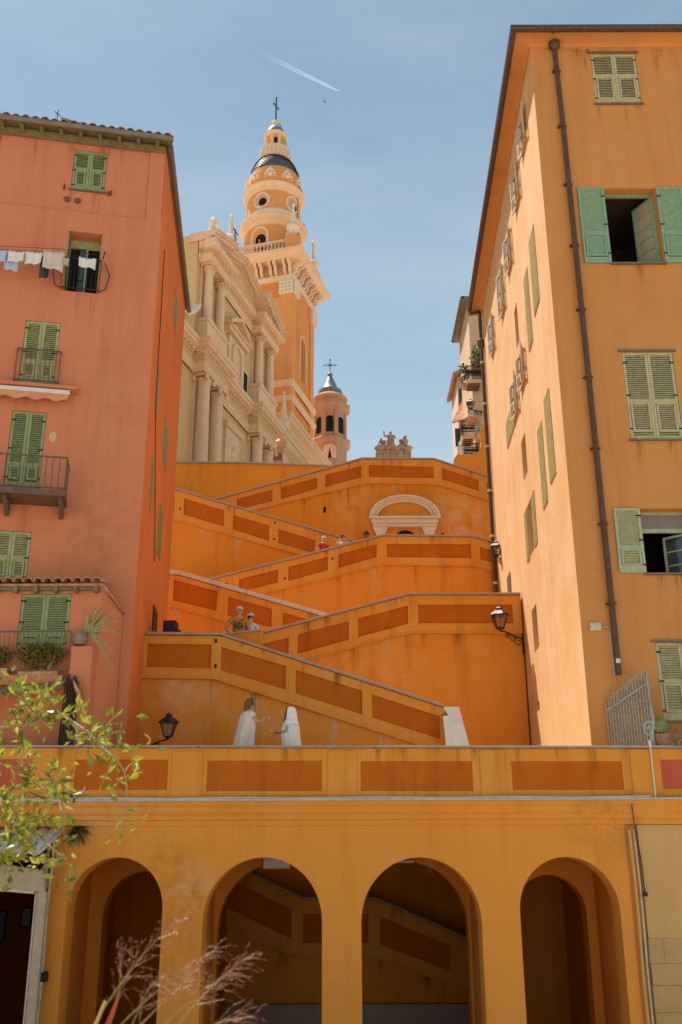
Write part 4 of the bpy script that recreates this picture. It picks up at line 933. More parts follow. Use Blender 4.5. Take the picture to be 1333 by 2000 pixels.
# pediment: raking cornices, also broken forward over the pairs
APX, APZ = -12.4, 46.75
def rake_z(x): return 44.35 + (APZ - 44.35) * max(0, 1 - abs(x - APX) / 6.9)
m = MB(); m.prism([(-19.0, 44.35), (-5.65, 44.35), (APX, APZ)], -.12, .6); m.build('tympanum', M['khaki'], ch)
def rake(xa, xb, yf, name='raking_cornice'):
    za, zb = rake_z(xa), rake_z(xb)
    for dz0, dz1, out in ((0, .18, 0.0), (.18, .4, .3), (.4, .58, .45), (.58, .66, .55)):
        m = MB(); m.prism([(xa, za + dz0), (xb, zb + dz0), (xb, zb + dz1), (xa, za + dz1)], yf - out, .6); m.build(name, M['stone'], ch)
rake(-15.65, APX, -.3); rake(APX, -9.3, -.3); rake(-19.4, -15.64, -.95); rake(-9.31, -5.25, -.95)
dpath = []
for xa, xb, yf in ((-19.3, -15.7, -1.1), (-15.6, -12.5, -.5), (-12.3, -9.4, -.5), (-9.2, -5.4, -1.1)):
    m = MB(); n = int((xb - xa) * 2.4)
    for i in range(n): x = xa + (xb - xa) * (i + .5) / n; m.box(x - .1, x + .1, yf - .1, yf, rake_z(x) + .06, rake_z(x) + .2)
    m.build('dentils', M['stone'], ch)['kind'] = 'stuff'
# middle window with little pediment, lower niche, side windows
m = MB(); m.sweep([(-13.7, 0), (-13.7, -.12), (-11.1, -.12), (-11.1, 0)], [(0, 37.2), (.08, 37.2), (.08, 40.35), (0, 40.35)])
m.build('window_surround', M['stone'], ch)
def arched(x0, x1, z0, z1, y, mat, name, depth=.05, parent=None):
    r = (x1 - x0) / 2; pts = [(x0, z0), (x1, z0)] + [((x0 + x1) / 2 + r * math.cos(t), z1 - r + r * math.sin(t)) for t in [math.pi * k / 12 for k in range(13)]]
    m = MB(); m.prism(pts, y - depth, y); return m.build(name, M[mat], parent or ch)
def arch_frame(x0, x1, z0, z1, wd, y, depth, mat, name, parent=None):
    r = (x1 - x0) / 2; cx = (x0 + x1) / 2; m = MB()
    inn = [(x0, z0)] + [(cx - r * math.cos(t), z1 - r + r * math.sin(t)) for t in [math.pi * k / 14 for k in range(15)]] + [(x1, z0)]
    R_ = r + wd; out = [(x0 - wd, z0)] + [(cx - R_ * math.cos(t), z1 - r + R_ * math.sin(t)) for t in [math.pi * k / 14 for k in range(15)]] + [(x1 + wd, z0)]
    for i in range(len(inn) - 1): m.prism([inn[i], inn[i + 1], out[i + 1], out[i]], y - depth, y)
    return m.build(name, M[mat], parent or ch)
win = arched(-13.1, -11.7, 37.3, 39.9, -.13, 'dark', 'window', .02)
arch_frame(-13.1, -11.7, 37.3, 39.9, .22, -.13, .22, 'stone', 'frame', win)
m = MB()
for i in range(4): x = -13.1 + 1.4 * (i + .5) / 4; m.box(x - .02, x + .02, -.19, -.16, 37.3, 39.6)
for i in range(6): z = 37.5 + i * .38; m.box(-13.1, -11.7, -.185, -.165, z - .02, z + .02)
m.build('window_grid', M['cap'], win)
for o0, o1, yy in ((0, .35, -.45), (.35, .5, -.6)):
    m = MB(); m.prism([(-14.3, 40.4 + o0), (-10.5, 40.4 + o0), (-10.5, 40.4 + o1), (-14.3, 40.4 + o1)], yy, 0); m.build('window_cornice', M['stone'], ch)
for xa, xb in ((-14.35, -12.4), (-12.4, -10.45)):
    z_ = lambda x: 40.9 + 1.1 * (1 - abs(x + 12.4) / 1.95)
    m = MB(); m.prism([(xa, z_(xa)), (xb, z_(xb)), (xb, z_(xb) + .28), (xa, z_(xa) + .28)], -.6, 0); m.build('window_pediment', M['stone'], ch)
m = MB(); m.prism([(-14.2, 40.9), (-10.6, 40.9), (-12.4, 41.95)], -.2, 0); m.build('window_tympanum', M['khaki'], ch)
for xa, xb in ((-10.9, -10.2),):
    m = MB(); m.box(xa - .15, xb + .15, -.2, 0, 37.2, 39.0); f_ = m.build('window_frame', M['stone'], ch); m = MB(); m.box(xa, xb, -.21, -.201, 37.3, 38.8); m.build('pane', M['dark'], f_)
def niche(x0, x1, z0, z1, relief=True):
    m = MB(); m.sweep([(x0, 0), (x0, -.1), (x1, -.1), (x1, 0)], [(0, z0), (.1, z0), (.1, z1), (0, z1)]); m.box(x0, x1, -.1, 0, z0, z1); f_ = m.build('niche_panel', M['stone'], ch)
    m = MB(); m.sweep([(x0 - .2, 0), (x0 - .2, -.25), (x1 + .2, -.25), (x1 + .2, 0)], [(0, z1), (.1, z1 + .05), (.2, z1 + .25), (.2, z1 + .32), (0, z1 + .36)]); m.box(x0 - .2, x1 + .2, -.25, 0, z1 + .02, z1 + .34); m.build('niche_cornice', M['stone'], f_)
    if relief:
        cx = (x0 + x1) / 2; m = MB(); m.ball((cx, -.13, (z0 + z1) / 2 + .2), ((x1 - x0) * .36, .06, (z1 - z0) * .34), 16, 10); m.build('medallion', M['khaki'], f_, smooth=True)
        m = MB(); m.ball((cx, -.2, (z0 + z1) / 2 + .25), (.3, .16, .42), 10, 8); m.ball((cx + .05, -.22, (z0 + z1) / 2 + .75), (.17, .15, .2), 8, 6); m.ball((cx - .1, -.18, (z0 + z1) / 2 - .35), (.4, .14, .35), 8, 6)
        for k in range(9): a_ = k / 9 * 6.28; m.ball((cx + (x1 - x0) * .36 * math.cos(a_), -.16, (z0 + z1) / 2 + .2 + (z1 - z0) * .34 * math.sin(a_)), (.12, .1, .14), 6, 5)
        m.build('relief', M['stone'], f_, smooth=True)
niche(-13.6, -11.4, 29.2, 33.2)
nf = arched(-24.6, -22.2, 27.5, 32.2, -.02, 'cream', 'window', .1); arch_frame(-24.6, -22.2, 27.5, 32.2, .35, -.02, .25, 'stone', 'frame', nf)
niche(-24.4, -22.6, 28.5, 31.2)
m = MB(); m.sweep([(-25.3, -.02), (-21.5, -.02)], [(0, 27.0), (.1, 27.0), (.4, 27.35), (.4, 27.5), (0, 27.55)]); m.build('window_sill', M['stone'], ch)
# volute wall of the left wing with white turned end
m = MB(); m.prism([(-24, 36.7), (-19.25, 36.7), (-19.25, 39.2), (-19.9, 38.4), (-20.9, 37.6), (-24, 37.1)], -.1, .7); m.build('volute', M['khaki'], ch)
m = MB(); m.prism([(-19.25, 39.2), (-19.25, 39.5), (-20.0, 38.65), (-21.0, 37.85), (-24, 37.35), (-24, 37.1), (-20.9, 37.6), (-19.9, 38.4)], -.45, .9); m.build('volute_coping', M['portal'], ch)
# obelisk and urn finials
def obelisk(px, py_top, py_base, off, label=None):
    s_, zt_ = CF.uv(px, py_top, off); _, zb_ = CF.uv(px, py_base, off); h = zt_ - zb_
    m = MB(); m.box(s_ - .38, s_ + .38, -off - .38, -off + .38, zb_ - .5, zb_ + .1); m.box(s_ - .45, s_ + .45, -off - .45, -off + .45, zb_ + .1, zb_ + .25)
    m.lathe([(.42, zb_ + .25), (.3, zb_ + .6), (.04, zt_ - .15)], 4, (s_, -off, 0), math.pi / 4); m.ball((s_, -off, zt_ - .08), .11); m.build('obelisk', M['portal'], ch)
obelisk(555.5, 765, 828, .6)
def urn(x, y, z, s_, parent, mat='portal', base=True):
    m = MB(); c = (x, y, z)
    if base: m.box(x - .42 * s_, x + .42 * s_, y - .42 * s_, y + .42 * s_, z - .6 * s_, z); m.box(x - .5 * s_, x + .5 * s_, y - .5 * s_, y + .5 * s_, z, z + .12 * s_)
    m.lathe([(.22 * s_, .12 * s_), (.12 * s_, .25 * s_), (.14 * s_, .35 * s_), (.42 * s_, .7 * s_), (.45 * s_, 1.0 * s_), (.3 * s_, 1.3 * s_), (.16 * s_, 1.42 * s_), (.2 * s_, 1.5 * s_), (.4 * s_, 1.75 * s_), (.42 * s_, 1.9 * s_), (.22 * s_, 2.1 * s_), (.16 * s_, 2.3 * s_), (0, 2.5 * s_)], 14, c)
    return m.build('urn', M[mat], parent, smooth=True)
def needle(x, y, z, h, parent):
    m = MB(); s_ = h / 3.4
    m.box(x - .4 * s_, x + .4 * s_, y - .4 * s_, y + .4 * s_, z - .3 * s_, z + .05); n = 16
    prof = [(.25, .05), (.16, .2), (.55, .65), (.6, .85), (.5, 1.05), (.25, 1.2), (.2, 1.5), (.13, 2.9), (.17, 2.95), (.14, 3.0), (.2, 3.15), (.12, 3.32), (0, 3.4)]
    m.lathe([(r * s_, q * s_) for r, q in prof], n, (x, y, z)); return m.build('finial', M['portal'], parent, smooth=True)
s_, z_ = CF.uv(415, 484, 0.9); urn(s_, -.9, z_ + .45, .85, ch)
# wing under the tower: lower entablature carried on, raking wing roof
wp = [(-4.5, -.1), (-3.6, -.1), (-3.6, -.7), (3.6, -.7), (3.6, 0)]
m = MB(); m.box(-4.5, 6.4, .3, 6, ZB - 5, 36.0); m.build('wing_wall', M['tower_red'], ch)
m = MB(); m.box(-3.6, 3.4, -.68, .4, ZB - 5, 36.6); m.build('wing_bay', M['khaki'], ch)
m = MB(); m.sweep([(-3.6, .4), (-3.6, -.7), (3.4, -.7), (3.4, .4)], [(0, 34.3), (.1, 34.3), (.1, 34.7), (0, 34.7), (0, 35.3), (.15, 35.4), (.5, 35.7), (.6, 36.0), (.6, 36.1), (0, 36.6)]); m.build('cornice', M['stone'], ch)
m = MB(); m.sweep([(-2.4, 0), (-2.4, -.3), (9.0, -.3), (9.0, 0)], [(0, 37.0), (.1, 37.0), (.1, 37.4), (.18, 37.42), (.18, 37.9), (.3, 38.0), (.34, 38.2), (.75, 38.5), (.78, 38.75), (.9, 38.8), (.95, 39.0), (0, 39.3)]); m.build('wing_cornice', M['stone'], ch)
m = MB(); m.box(-2.4, 9.0, -.29, 3, 36.0, 38.9); m.build('wing_attic', M['tower'], ch)

# ================================================================ bell tower
bt = CF.root('bell_tower'); tag(bt, 'tall orange bell tower with round belfry, scaled dark dome and cross', 'bell tower')
TW = 6.0
def tb(x0, x1, y0, y1, z0, z1, name, mat): m = MB(); m.box(x0, x1, y0, y1, z0, z1); return m.build(name, M[mat], bt)
tb(0, TW, 0, TW, ZB - 4, 55.2, 'shaft', 'tower_red')
for x0, x1 in ((-.06, .95), (TW - .95, TW + .06)): tb(x0, x1, -.12, .4, 37, 53.0, 'corner_pilaster', 'tower')
for y0, y1 in ((-.12 + .001, .95), (TW - .95, TW + .06)): tb(-.12, .4, y0 + .001, y1, 37, 53.0, 'corner_pilaster', 'tower')
tb(-.1, .02, .95, TW - .95, 37, 51.8, 'face', 'tower')
sq = [(0, TW), (0, 0), (TW, 0), (TW, TW)]
for z0, h, out in ((41.6, .5, .3), (43.0, .55, .28)):
    m = MB(); m.sweep(sq, [(0.12, z0), (.16, z0), (out, z0 + h * .5), (out + .05, z0 + h), (.12, z0 + h + .1)], True); m.build('string_course', M['stone'], bt)
for x in (.45, TW - .45):     # corinthian pilaster capitals
    m = MB(); m.box(x - .62, x + .62, -.3, -.02, 52.0, 53.4)
    for i in range(4):
        for j in range(4): m.ball((x - .5 + i * .33, -.32, 52.15 + j * .33), (.2, .14, .19), 6, 5)
    m.build('capital', M['portal'], bt)
for y in (.45, TW - .45):
    m = MB(); m.box(-.3, -.02, y - .62, y + .62, 52.0, 53.4)
    for i in range(4):
        for j in range(4): m.ball((-.32, y - .5 + i * .33, 52.15 + j * .33), (.14, .2, .19), 6, 5)
    m.build('capital', M['portal'], bt)
m = MB(); m.sweep(sq, [(0, 53.4), (.2, 53.4), (.3, 53.75), (.3, 53.9), (0.05, 53.95)], True); m.build('architrave', M['stone'], bt)
m = MB(); m.sweep(sq, [(0, 55.2), (.9, 55.2), (.95, 55.45), (1.3, 55.7), (1.35, 55.95), (0, 56.1)], True); m.build('cornice', M['stone'], bt)
m = MB(); m.sweep(sq, [(0, 53.95), (.06, 53.95), (.06, 55.2), (0, 55.2)], True); m.build('frieze', M['rosestone'], bt)
cb = MB(); cb.prism([(0, 53.97), (0, 55.19), (-.85, 55.19), (-.8, 54.85), (-.45, 54.75), (-.35, 54.3), (-.12, 54.1)], -.13, .13); con = None
def console(px, py, rz):
    global con
    if con is None: con = cb.build('console', M['stone'], bt); o = con
    else: o = inst(con, bt)
    o.location = (px, py, 0); o.rotation_euler = (0, 0, rz)
for k in range(5):
    for dx in (-.23, .23):
        x = .35 + (TW - .7) * k / 4 + dx; console(x, -.065, R(90)); console(-.065, x, 0)
# arched louvred window on the stair side
def tarch(y_face, side):
    pass
arch_o = arched(2.3, 3.7, 44.9, 49.2, -.01, 'tower_red', 'window', .02, bt)
arch_frame(2.3, 3.7, 44.9, 49.2, .2, -.02, .1, 'stone', 'frame', arch_o)
m = MB()
for i in range(16): z = 45.0 + i * .25; m.add([(2.35, -.1, z), (3.65, -.1, z), (3.65, -.04, z + .17), (2.35, -.04, z + .17)], [(0, 1, 2, 3)])
m.build('louvres', M['rail'], arch_o)['kind'] = 'stuff'
m = MB(); m.sweep([(1.2, -.02), (4.8, -.02)], [(0, 43.9), (.04, 43.9), (.04, 51.2), (0, 51.2)]); m.build('sunk_panel', M['tower_red'], bt)
# balustrade on the platform, needle finials on the corners
tb(-.35, TW + .35, -.35, TW + .35, 56.05, 56.35, 'platform', 'stone')
pb = MB(); pb.lathe([(.1, 0), (.1, .1), (.06, .2), (.15, .42), (.13, .55), (.05, .85), (.1, .95), (.1, 1.05)], 8); bal0 = None
for k in range(13):
    for e in (0, 1):
        t = .9 + (TW - 1.8) * k / 12; loc = (t, -.15, 56.35) if e == 0 else (-.15, t, 56.35)
        if bal0 is None: bal0 = pb.build('baluster', M['stone'], bt, smooth=True); bal0.location = loc
        else: inst(bal0, bt, loc)
tb(-.3, TW + .3, -.3, 0.02, 57.4, 57.65, 'handrail', 'stone'); tb(-.3, 0.02, .021, TW + .3, 57.4, 57.65, 'handrail', 'stone')
for x, y in ((0, 0), (TW, 0), (0, TW)):
    tb(x - .55, x + .55, y - .55, y + .55, 56.36, 57.9, 'corner_post', 'tower'); needle(x, y, 58.0, 3.6, bt)
# round belfry
cx, cy = TW / 2, TW / 2
def drum(name, prof, mat, n=40, smooth=True, parent=None):
    m = MB(); m.lathe(prof, n, (cx, cy, 0)); return m.build(name, M[mat], parent or bt, smooth=smooth, sharp=30)
drum('drum', [(2.62, 56.3), (2.62, 60.3)], 'tower')
drum('cornice', [(2.62, 60.1), (2.75, 60.15), (2.85, 60.35), (2.9, 60.4), (2.9, 60.6), (3.1, 60.7), (3.22, 60.95), (3.2, 61.05), (2.6, 61.3)], 'stone')
drum('drum', [(2.5, 61.0), (2.5, 64.2)], 'tower')
drum('band', [(2.56, 61.3), (2.58, 61.9), (2.5, 62.0)], 'portal')
drum('cornice', [(2.5, 64.0), (2.6, 64.05), (2.7, 64.25), (2.72, 64.4), (2.92, 64.6), (2.95, 64.75), (2.6, 65.0)], 'stone')
drum('drum', [(2.66, 64.9), (2.66, 65.6), (2.58, 66.2), (2.42, 66.7), (2.4, 66.85), (2.2, 66.9)], 'tower')
for k in range(10):      # carved shells round the drum under the dome
    an = 2 * math.pi * k / 10 + .2; m = MB(); px_, py_ = cx + 2.58 * math.cos(an), cy + 2.58 * math.sin(an)
    for (dx, dz, r_) in ((0, 0, .34), (-.38, .12, .22), (.38, .12, .22), (-.2, .4, .24), (.2, .4, .24), (0, .62, .24), (-.45, -.2, .15), (.45, -.2, .15)):
        m.ball((px_ - dx * math.sin(an), py_ + dx * math.cos(an), 65.65 + dz), r_ * .8, 7, 5)
    m.build('ornament', M['portal'], bt, smooth=True)
dome = [(2.28 * math.cos(t) + .0, 66.8 + 2.7 * math.sin(t)) for t in [math.radians(d_) for d_ in (0, 10, 20, 30, 40, 51)]]
drum('dome', dome, 'slate')
sc = MB(); NS = 44
for ring in range(14):
    t0 = R(51) * (ring + 1.25) / 14; t1 = R(51) * ring / 14
    for k in range(NS):
        a0 = 2 * math.pi * (k + .5 * (ring % 2)) / NS; da = math.pi / NS * .97
        def P_(t, a, o=0): r_ = 2.28 * math.cos(t) + .03 + o; return (cx + r_ * math.cos(a), cy + r_ * math.sin(a), 66.8 + 2.7 * math.sin(t) + o * .5)
        tm = t1 + (t0 - t1) * .35
        sc.add([P_(t0, a0 - da), P_(t0, a0 + da), P_(tm, a0 + da, .03), P_(t1, a0 + da * .4, .05), P_(t1, a0 - da * .4, .05), P_(tm, a0 - da, .03)], [(0, 5, 4, 3, 2, 1)])
sc.build('dome_scales', M['slate'], bt)['kind'] = 'stuff'
drum('gallery_ring', [(1.5, 68.8), (1.5, 69.0), (1.42, 69.05), (1.42, 69.95), (1.5, 70.0), (1.5, 70.2), (1.0, 70.25)], 'stone')
gb = MB(); gb.lathe([(.07, 0), (.05, .15), (.11, .4), (.05, .75), (.07, .9)], 6); g0 = None
for k in range(22):
    an = 2 * math.pi * k / 22; loc = (cx + 1.46 * math.cos(an), cy + 1.46 * math.sin(an), 69.05)
    if g0 is None: g0 = gb.build('baluster', M['portal'], bt); g0.location = loc
    else: inst(g0, bt, loc)
drum('lantern', [(.9, 70.2), (.9, 72.0)], 'tower', 24)
for k in range(8):
    an = 2 * math.pi * k / 8; m = MB(); m.lathe([(.14, 70.2), (.13, 71.5), (.17, 71.6), (.17, 71.75)], 8, (cx + .92 * math.cos(an), cy + .92 * math.sin(an), 0)); m.build('lantern_column', M['stone'], bt, smooth=True)
    an += math.pi / 8; m = MB(); m.M = Matrix.Translation((cx, cy, 0)) @ Matrix.Rotation(an, 4, 'Z'); m.box(.86, .91, -.16, .16, 70.35, 71.4)
    if k % 2 == 0: m.build('lantern_opening', M['dark'], bt)
drum('lantern_cornice', [(.9, 71.75), (1.05, 71.8), (1.15, 71.95), (1.18, 72.1), (.85, 72.25)], 'stone', 24)
drum('lantern_dome', [(.92, 72.2), (.88, 72.6), (.7, 73.0), (.42, 73.3), (.3, 73.35)], 'slate', 24)
m = MB(); m.lathe([(.25, 73.3), (.2, 73.4), (.3, 73.5), (.4, 73.75), (.3, 74.05), (.1, 74.15)], 14, (cx, cy, 0)); m.build('ball', M['stone'], bt, smooth=True)
M['crossblue'] = plain('blue_iron', (.06, .09, .13), .5, .3)
m = MB(); m.bar((cx, cy, 74.1), (cx, cy, 77.0), .12); m.bar((cx - .5, cy + .1, 75.9), (cx + .5, cy - .1, 75.9), .11); m.ball((cx, cy, 77.05), .1); m.build('cross', M['crossblue'], bt)
m = MB(); m.tube([(cx - .45, cy - 2.7, 57), (cx - .45, cy - 2.68, 60.4), (cx - .45, cy - 3.25, 61), (cx - .45, cy - 2.55, 61.4), (cx - .45, cy - 2.55, 64.3), (cx - .45, cy - 2.95, 64.8), (cx - .45, cy - 2.7, 65.2), (cx - .4, cy - 2.6, 66.8), (cx - .2, cy - 1.5, 69), (cx - .1, cy - .95, 72), (cx, cy - .4, 73.7)], .03, 5); m.build('lightning_cable', M['iron'], bt)
# belfry arches and round windows, facing the stairs and around
def on_drum(an, r, build):
    m = MB(); m.M = Matrix.Translation((cx, cy, 0)) @ Matrix.Rotation(an, 4, 'Z'); build(m, r); return m
def curved(m, r, x0, x1, z0, z1, wd):            # arch frame wrapped on the drum; x is arc length
    rr = (x1 - x0) / 2; c_ = (x0 + x1) / 2
    inn = [(x0, z0)] + [(c_ - rr * math.cos(t), z1 - rr + rr * math.sin(t)) for t in [math.pi * k / 12 for k in range(13)]] + [(x1, z0)]
    R_ = rr + wd; out = [(x0 - wd, z0)] + [(c_ - R_ * math.cos(t), z1 - rr + R_ * math.sin(t)) for t in [math.pi * k / 12 for k in range(13)]] + [(x1 + wd, z0)]
    def W(x, z, o): a_ = x / r; return ((r + o) * math.cos(a_), (r + o) * math.sin(a_), z)
    for i in range(len(inn) - 1):
        m.add([W(*inn[i], .1), W(*inn[i+1], .1), W(*out[i+1], .1), W(*out[i], .1), W(*inn[i], 0), W(*inn[i+1], 0), W(*out[i+1], 0), W(*out[i], 0)], [(3, 2, 1, 0), (0, 1, 5, 4), (2, 3, 7, 6)])
    return inn, W
toc = math.atan2(-(CF.o.y + 3) , -(CF.o.x)) - CF.a        # direction back to the camera in the local frame
for k in range(5):
    an = toc + R(-27) + 2 * math.pi * k / 5
    m = MB(); m.M = Matrix.Translation((cx, cy, 0)) @ Matrix.Rotation(an, 4, 'Z')
    inn, W_ = curved(m, 2.62, -.72, .72, 56.4, 59.75, .18); ob = m.build('belfry_arch', M['portal'], bt)
    m = MB(); m.M = Matrix.Translation((cx, cy, 0)) @ Matrix.Rotation(an, 4, 'Z'); m.poly([W_(x, z, .012) for x, z in inn]); m.build('belfry_reveal', M['tower'], ob)
    m = MB(); m.M = Matrix.Translation((cx, cy, 0)) @ Matrix.Rotation(an, 4, 'Z'); i2, W2 = curved(MB(), 2.66, -.5 + .12, .5 + .12, 56.6, 59.1, .01); m.poly([W2(x, z, .0) for x, z in i2]); m.build('belfry_opening', M['dark'], ob)
    an2 = toc + R(-26) + 2 * math.pi * k / 5
    m = MB(); m.M = Matrix.Translation((cx, cy, 0)) @ Matrix.Rotation(an2, 4, 'Z')
    def WO(a_, r_, o, dz=0, dx=0): x = r_ * math.cos(a_) + dx; return ((2.5 + o) * math.cos(x / 2.5), (2.5 + o) * math.sin(x / 2.5), 62.95 + dz + r_ * 1.05 * math.sin(a_))
    for q in range(20):
        a0, a1 = 2 * math.pi * q / 20, 2 * math.pi * (q + 1) / 20
        m.add([WO(a0, .68, .08), WO(a1, .68, .08), WO(a1, .82, .08), WO(a0, .82, .08), WO(a0, .68, 0), WO(a1, .68, 0), WO(a1, .82, 0), WO(a0, .82, 0)], [(0, 1, 2, 3), (4, 5, 1, 0), (3, 2, 6, 7)])
    ob = m.build('round_window', M['portal'], bt)
    m = MB(); m.M = Matrix.Translation((cx, cy, 0)) @ Matrix.Rotation(an2, 4, 'Z'); m.poly([WO(2 * math.pi * q / 20, .68, .02) for q in range(20)]); m.build('reveal', M['cream'], ob)
    m = MB(); m.M = Matrix.Translation((cx, cy, 0)) @ Matrix.Rotation(an2, 4, 'Z'); m.poly([WO(2 * math.pi * q / 20, .4, .035, -.2, .12) for q in range(20)]); m.build('opening', M['dark'], ob)
# second finial and iron cross between facade and tower
fp = at(450, 462, 70); 
needle_r = empty('corner_finial', (0, 0, 0)); 
m = MB(); q0 = at(450, 500, 70); m.lathe([(.16, q0.z - .5), (.16, q0.z), (.13, fp.z - .5), (.2, fp.z - .35), (.2, fp.z - .2), (.1, fp.z)], 12, (fp.x, 70, 0)); m.lathe([(.9, q0.z - 1.6), (.5, q0.z - 1.0), (.3, q0.z - .5)], 4, (fp.x, 70, 0), .4); m.build('shaft', M['portal'], needle_r, smooth=True)
m = MB(); c0 = at(459, 496, 70); c1 = at(460, 448, 70); m.bar(c0, c1, .1); m.bar(at(456, 446, 70), at(466, 460, 70), .09); m.bar(at(455, 492, 70), at(460, 478, 70), .06); m.bar(at(465, 490, 70), at(460, 480, 70), .06); m.build('cross', M['crossblue'], needle_r)
tag(needle_r, 'white stone finial and blue iron cross standing between pediment and bell tower', 'finial')
# ================================================================ small campanile behind the square
sc0 = at(645, 905, 85.0); SX = sc0.x
st_ = empty('chapel_campanile', (SX, 85, 0)); st_.scale = (1.13, 1.13, 1.0); tag(st_, 'small rose stone campanile with dark conical cap right of the church', 'campanile')
def so_(name, prof, mat, n=8, a=math.pi / 8, smooth=False): m = MB(); m.lathe(prof, n, (0, 0, 0), a, a + 2 * math.pi); return m.build(name, M[mat], st_, smooth=smooth)
mpx = 85 / F / .9
so_('lower_shaft', [(1.5, 15), (1.5, 41.6), (1.75, 41.8), (1.8, 42.1), (1.45, 42.4)], 'rosestone')
so_('shaft', [(1.36, 42.3), (1.36, 45.0)], 'rosestone')
so_('cornice', [(1.36, 44.9), (1.5, 45.1), (1.5, 45.3), (1.78, 45.5), (1.8, 45.7), (1.3, 45.95)], 'rosestone')
so_('ring', [(1.2, 45.9), (1.2, 46.3), (1.42, 46.45), (1.5, 46.6), (1.42, 46.75), (1.1, 47.0)], 'rosestone', 24, 0, True)
so_('bulb', [(1.0, 47.0), (1.05, 47.3), (1.0, 47.55), (.6, 47.75)], 'slate', 20, 0, True)
so_('cone', [(.85, 47.6), (.62, 47.9), (.45, 48.5), (.2, 49.1), (.12, 49.2)], 'slate', 20, 0, True)
m = MB(); m.ball((0, 0, 49.35), .24); m.build('ball', M['slate'], st_, smooth=True)
m = MB(); m.bar((0, 0, 49.4), (0, 0, 51.0), .06); m.bar((-.5, 0, 50.4), (.5, 0, 50.4), .05)
for x, z in ((-.5, 50.4), (.5, 50.4), (0, 51.0)): m.ball((x, 0, z), .07, 6, 4)
for sx in (-1, 1):
    for sz in (-1, 1): m.bar((0, 0, 50.4), (sx * .2, 0, 50.4 + sz * .2), .03)
m.build('cross', M['iron'], st_)
for k in range(8):
    a_ = -math.pi / 2 + k * math.pi / 4; ap = 1.36 * math.cos(math.pi / 8)
    m = MB(); m.M = Matrix.Rotation(a_ + math.pi / 2, 4, 'Z')
    pts = [(-.3, 42.75), (.3, 42.75)] + [(.3 * math.cos(t), 44.1 + .3 * math.sin(t)) for t in [math.pi * q / 8 for q in range(9)]]
    m.prism(pts, -ap - .02, -ap + .01); m.build('opening', M['dark'], st_)
    m = MB(); m.M = Matrix.Rotation(a_ + math.pi / 2 + math.pi / 8, 4, 'Z'); m.box(-.16, .16, -1.44, -1.28, 42.4, 44.95); m.build('pilaster', M['rosestone'], st_)
m = MB(); m.prism([(-.55, 40.0), (.55, 40.0)] + [(.55 * math.cos(t), 40.9 + .5 * math.sin(t)) for t in [math.pi * q / 8 for q in range(9)]], -1.5, -1.42); nb_ = m.build('niche', M['stone'], st_)
m = MB(); m.prism([(-.15, 40.0), (.15, 40.0), (0, 41.0)], -1.52, -1.501); m.build('niche_opening', M['dark'], nb_)

# ================================================================ chapel with the three statues
YS = 72.0
def robed(name, cx, z0, h, parent, lean=0, seated=False, arm=None, mat='rosestone'):
    m = MB(); r = h * .17
    prof = [(r * 1.25, 0), (r * 1.15, h * .15), (r * .95, h * .4), (r * .8, h * .55), (r * 1.0, h * .7), (r * .95, h * .78), (r * .4, h * .84), (r * .3, h * .87)]
    if seated: prof = [(r * 1.9, 0), (r * 2.0, h * .25), (r * 1.7, h * .42), (r * 1.0, h * .5), (r * 1.15, h * .66), (r * 1.0, h * .76), (r * .45, h * .82), (r * .3, h * .86)]
    m.lathe(prof, 14, (cx, YS, z0), sq=.8)
    for k in range(9):
        a_ = k * .7; m.tube([(cx + r * 1.15 * math.cos(a_), YS + r * .95 * math.sin(a_), z0), (cx + r * .9 * math.cos(a_ + .3), YS + r * .75 * math.sin(a_ + .3), z0 + h * .55)], [.09, .04], 5)
    m.ball((cx + lean * .1, YS - .03, z0 + h * .93), (h * .062, h * .07, h * .08), 10, 7); m.ball((cx + lean * .1, YS + .05, z0 + h * .95), (h * .072, h * .07, h * .08), 8, 6)
    for sx in (-1, 1):
        if arm and sx == arm[0]: m.tube([(cx + sx * r * .9, YS - .05, z0 + h * .76), (cx + sx * r * 1.8, YS - .2, z0 + h * .68), (cx + sx * r * 2.0, YS - .3, z0 + h * arm[1])], [.1, .08, .06], 6)
        else: m.tube([(cx + sx * r * .9, YS - .05, z0 + h * .76), (cx + sx * r * 1.25, YS - .25, z0 + h * .58), (cx + sx * r * .3, YS - .5, z0 + h * .56)], [.1, .08, .06], 6)
    return m.build(name, M[mat], parent, smooth=True, sharp=60)
a = at(735, 897, YS); b = at(804, 897, YS); zt_ = at(770, 879, YS).z
cp = empty('chapel', (0, 0, 0)); tag(cp, 'weathered stone chapel gable peeping over the top ramp below the statues', 'chapel')
m = MB(); m.box(a.x, b.x, YS, YS + 8, 20, zt_ - .7); m.build('wall', M['rosestone'], cp)
n_ = 5
for row in range(2):
    for k in range(n_):
        xa = a.x + (b.x - a.x) * k / n_; xb = a.x + (b.x - a.x) * (k + 1) / n_
        m = MB(); m.box(xa + .01, xb - .01, YS - .06 - .03 * ((k + row) % 2), YS + 1.2, zt_ - .69 + row * .35, zt_ - .69 + row * .35 + .33); m.build('stone_block', M['rosestone'], cp, bevel=.02)
pc_ = at(764, 880, YS)
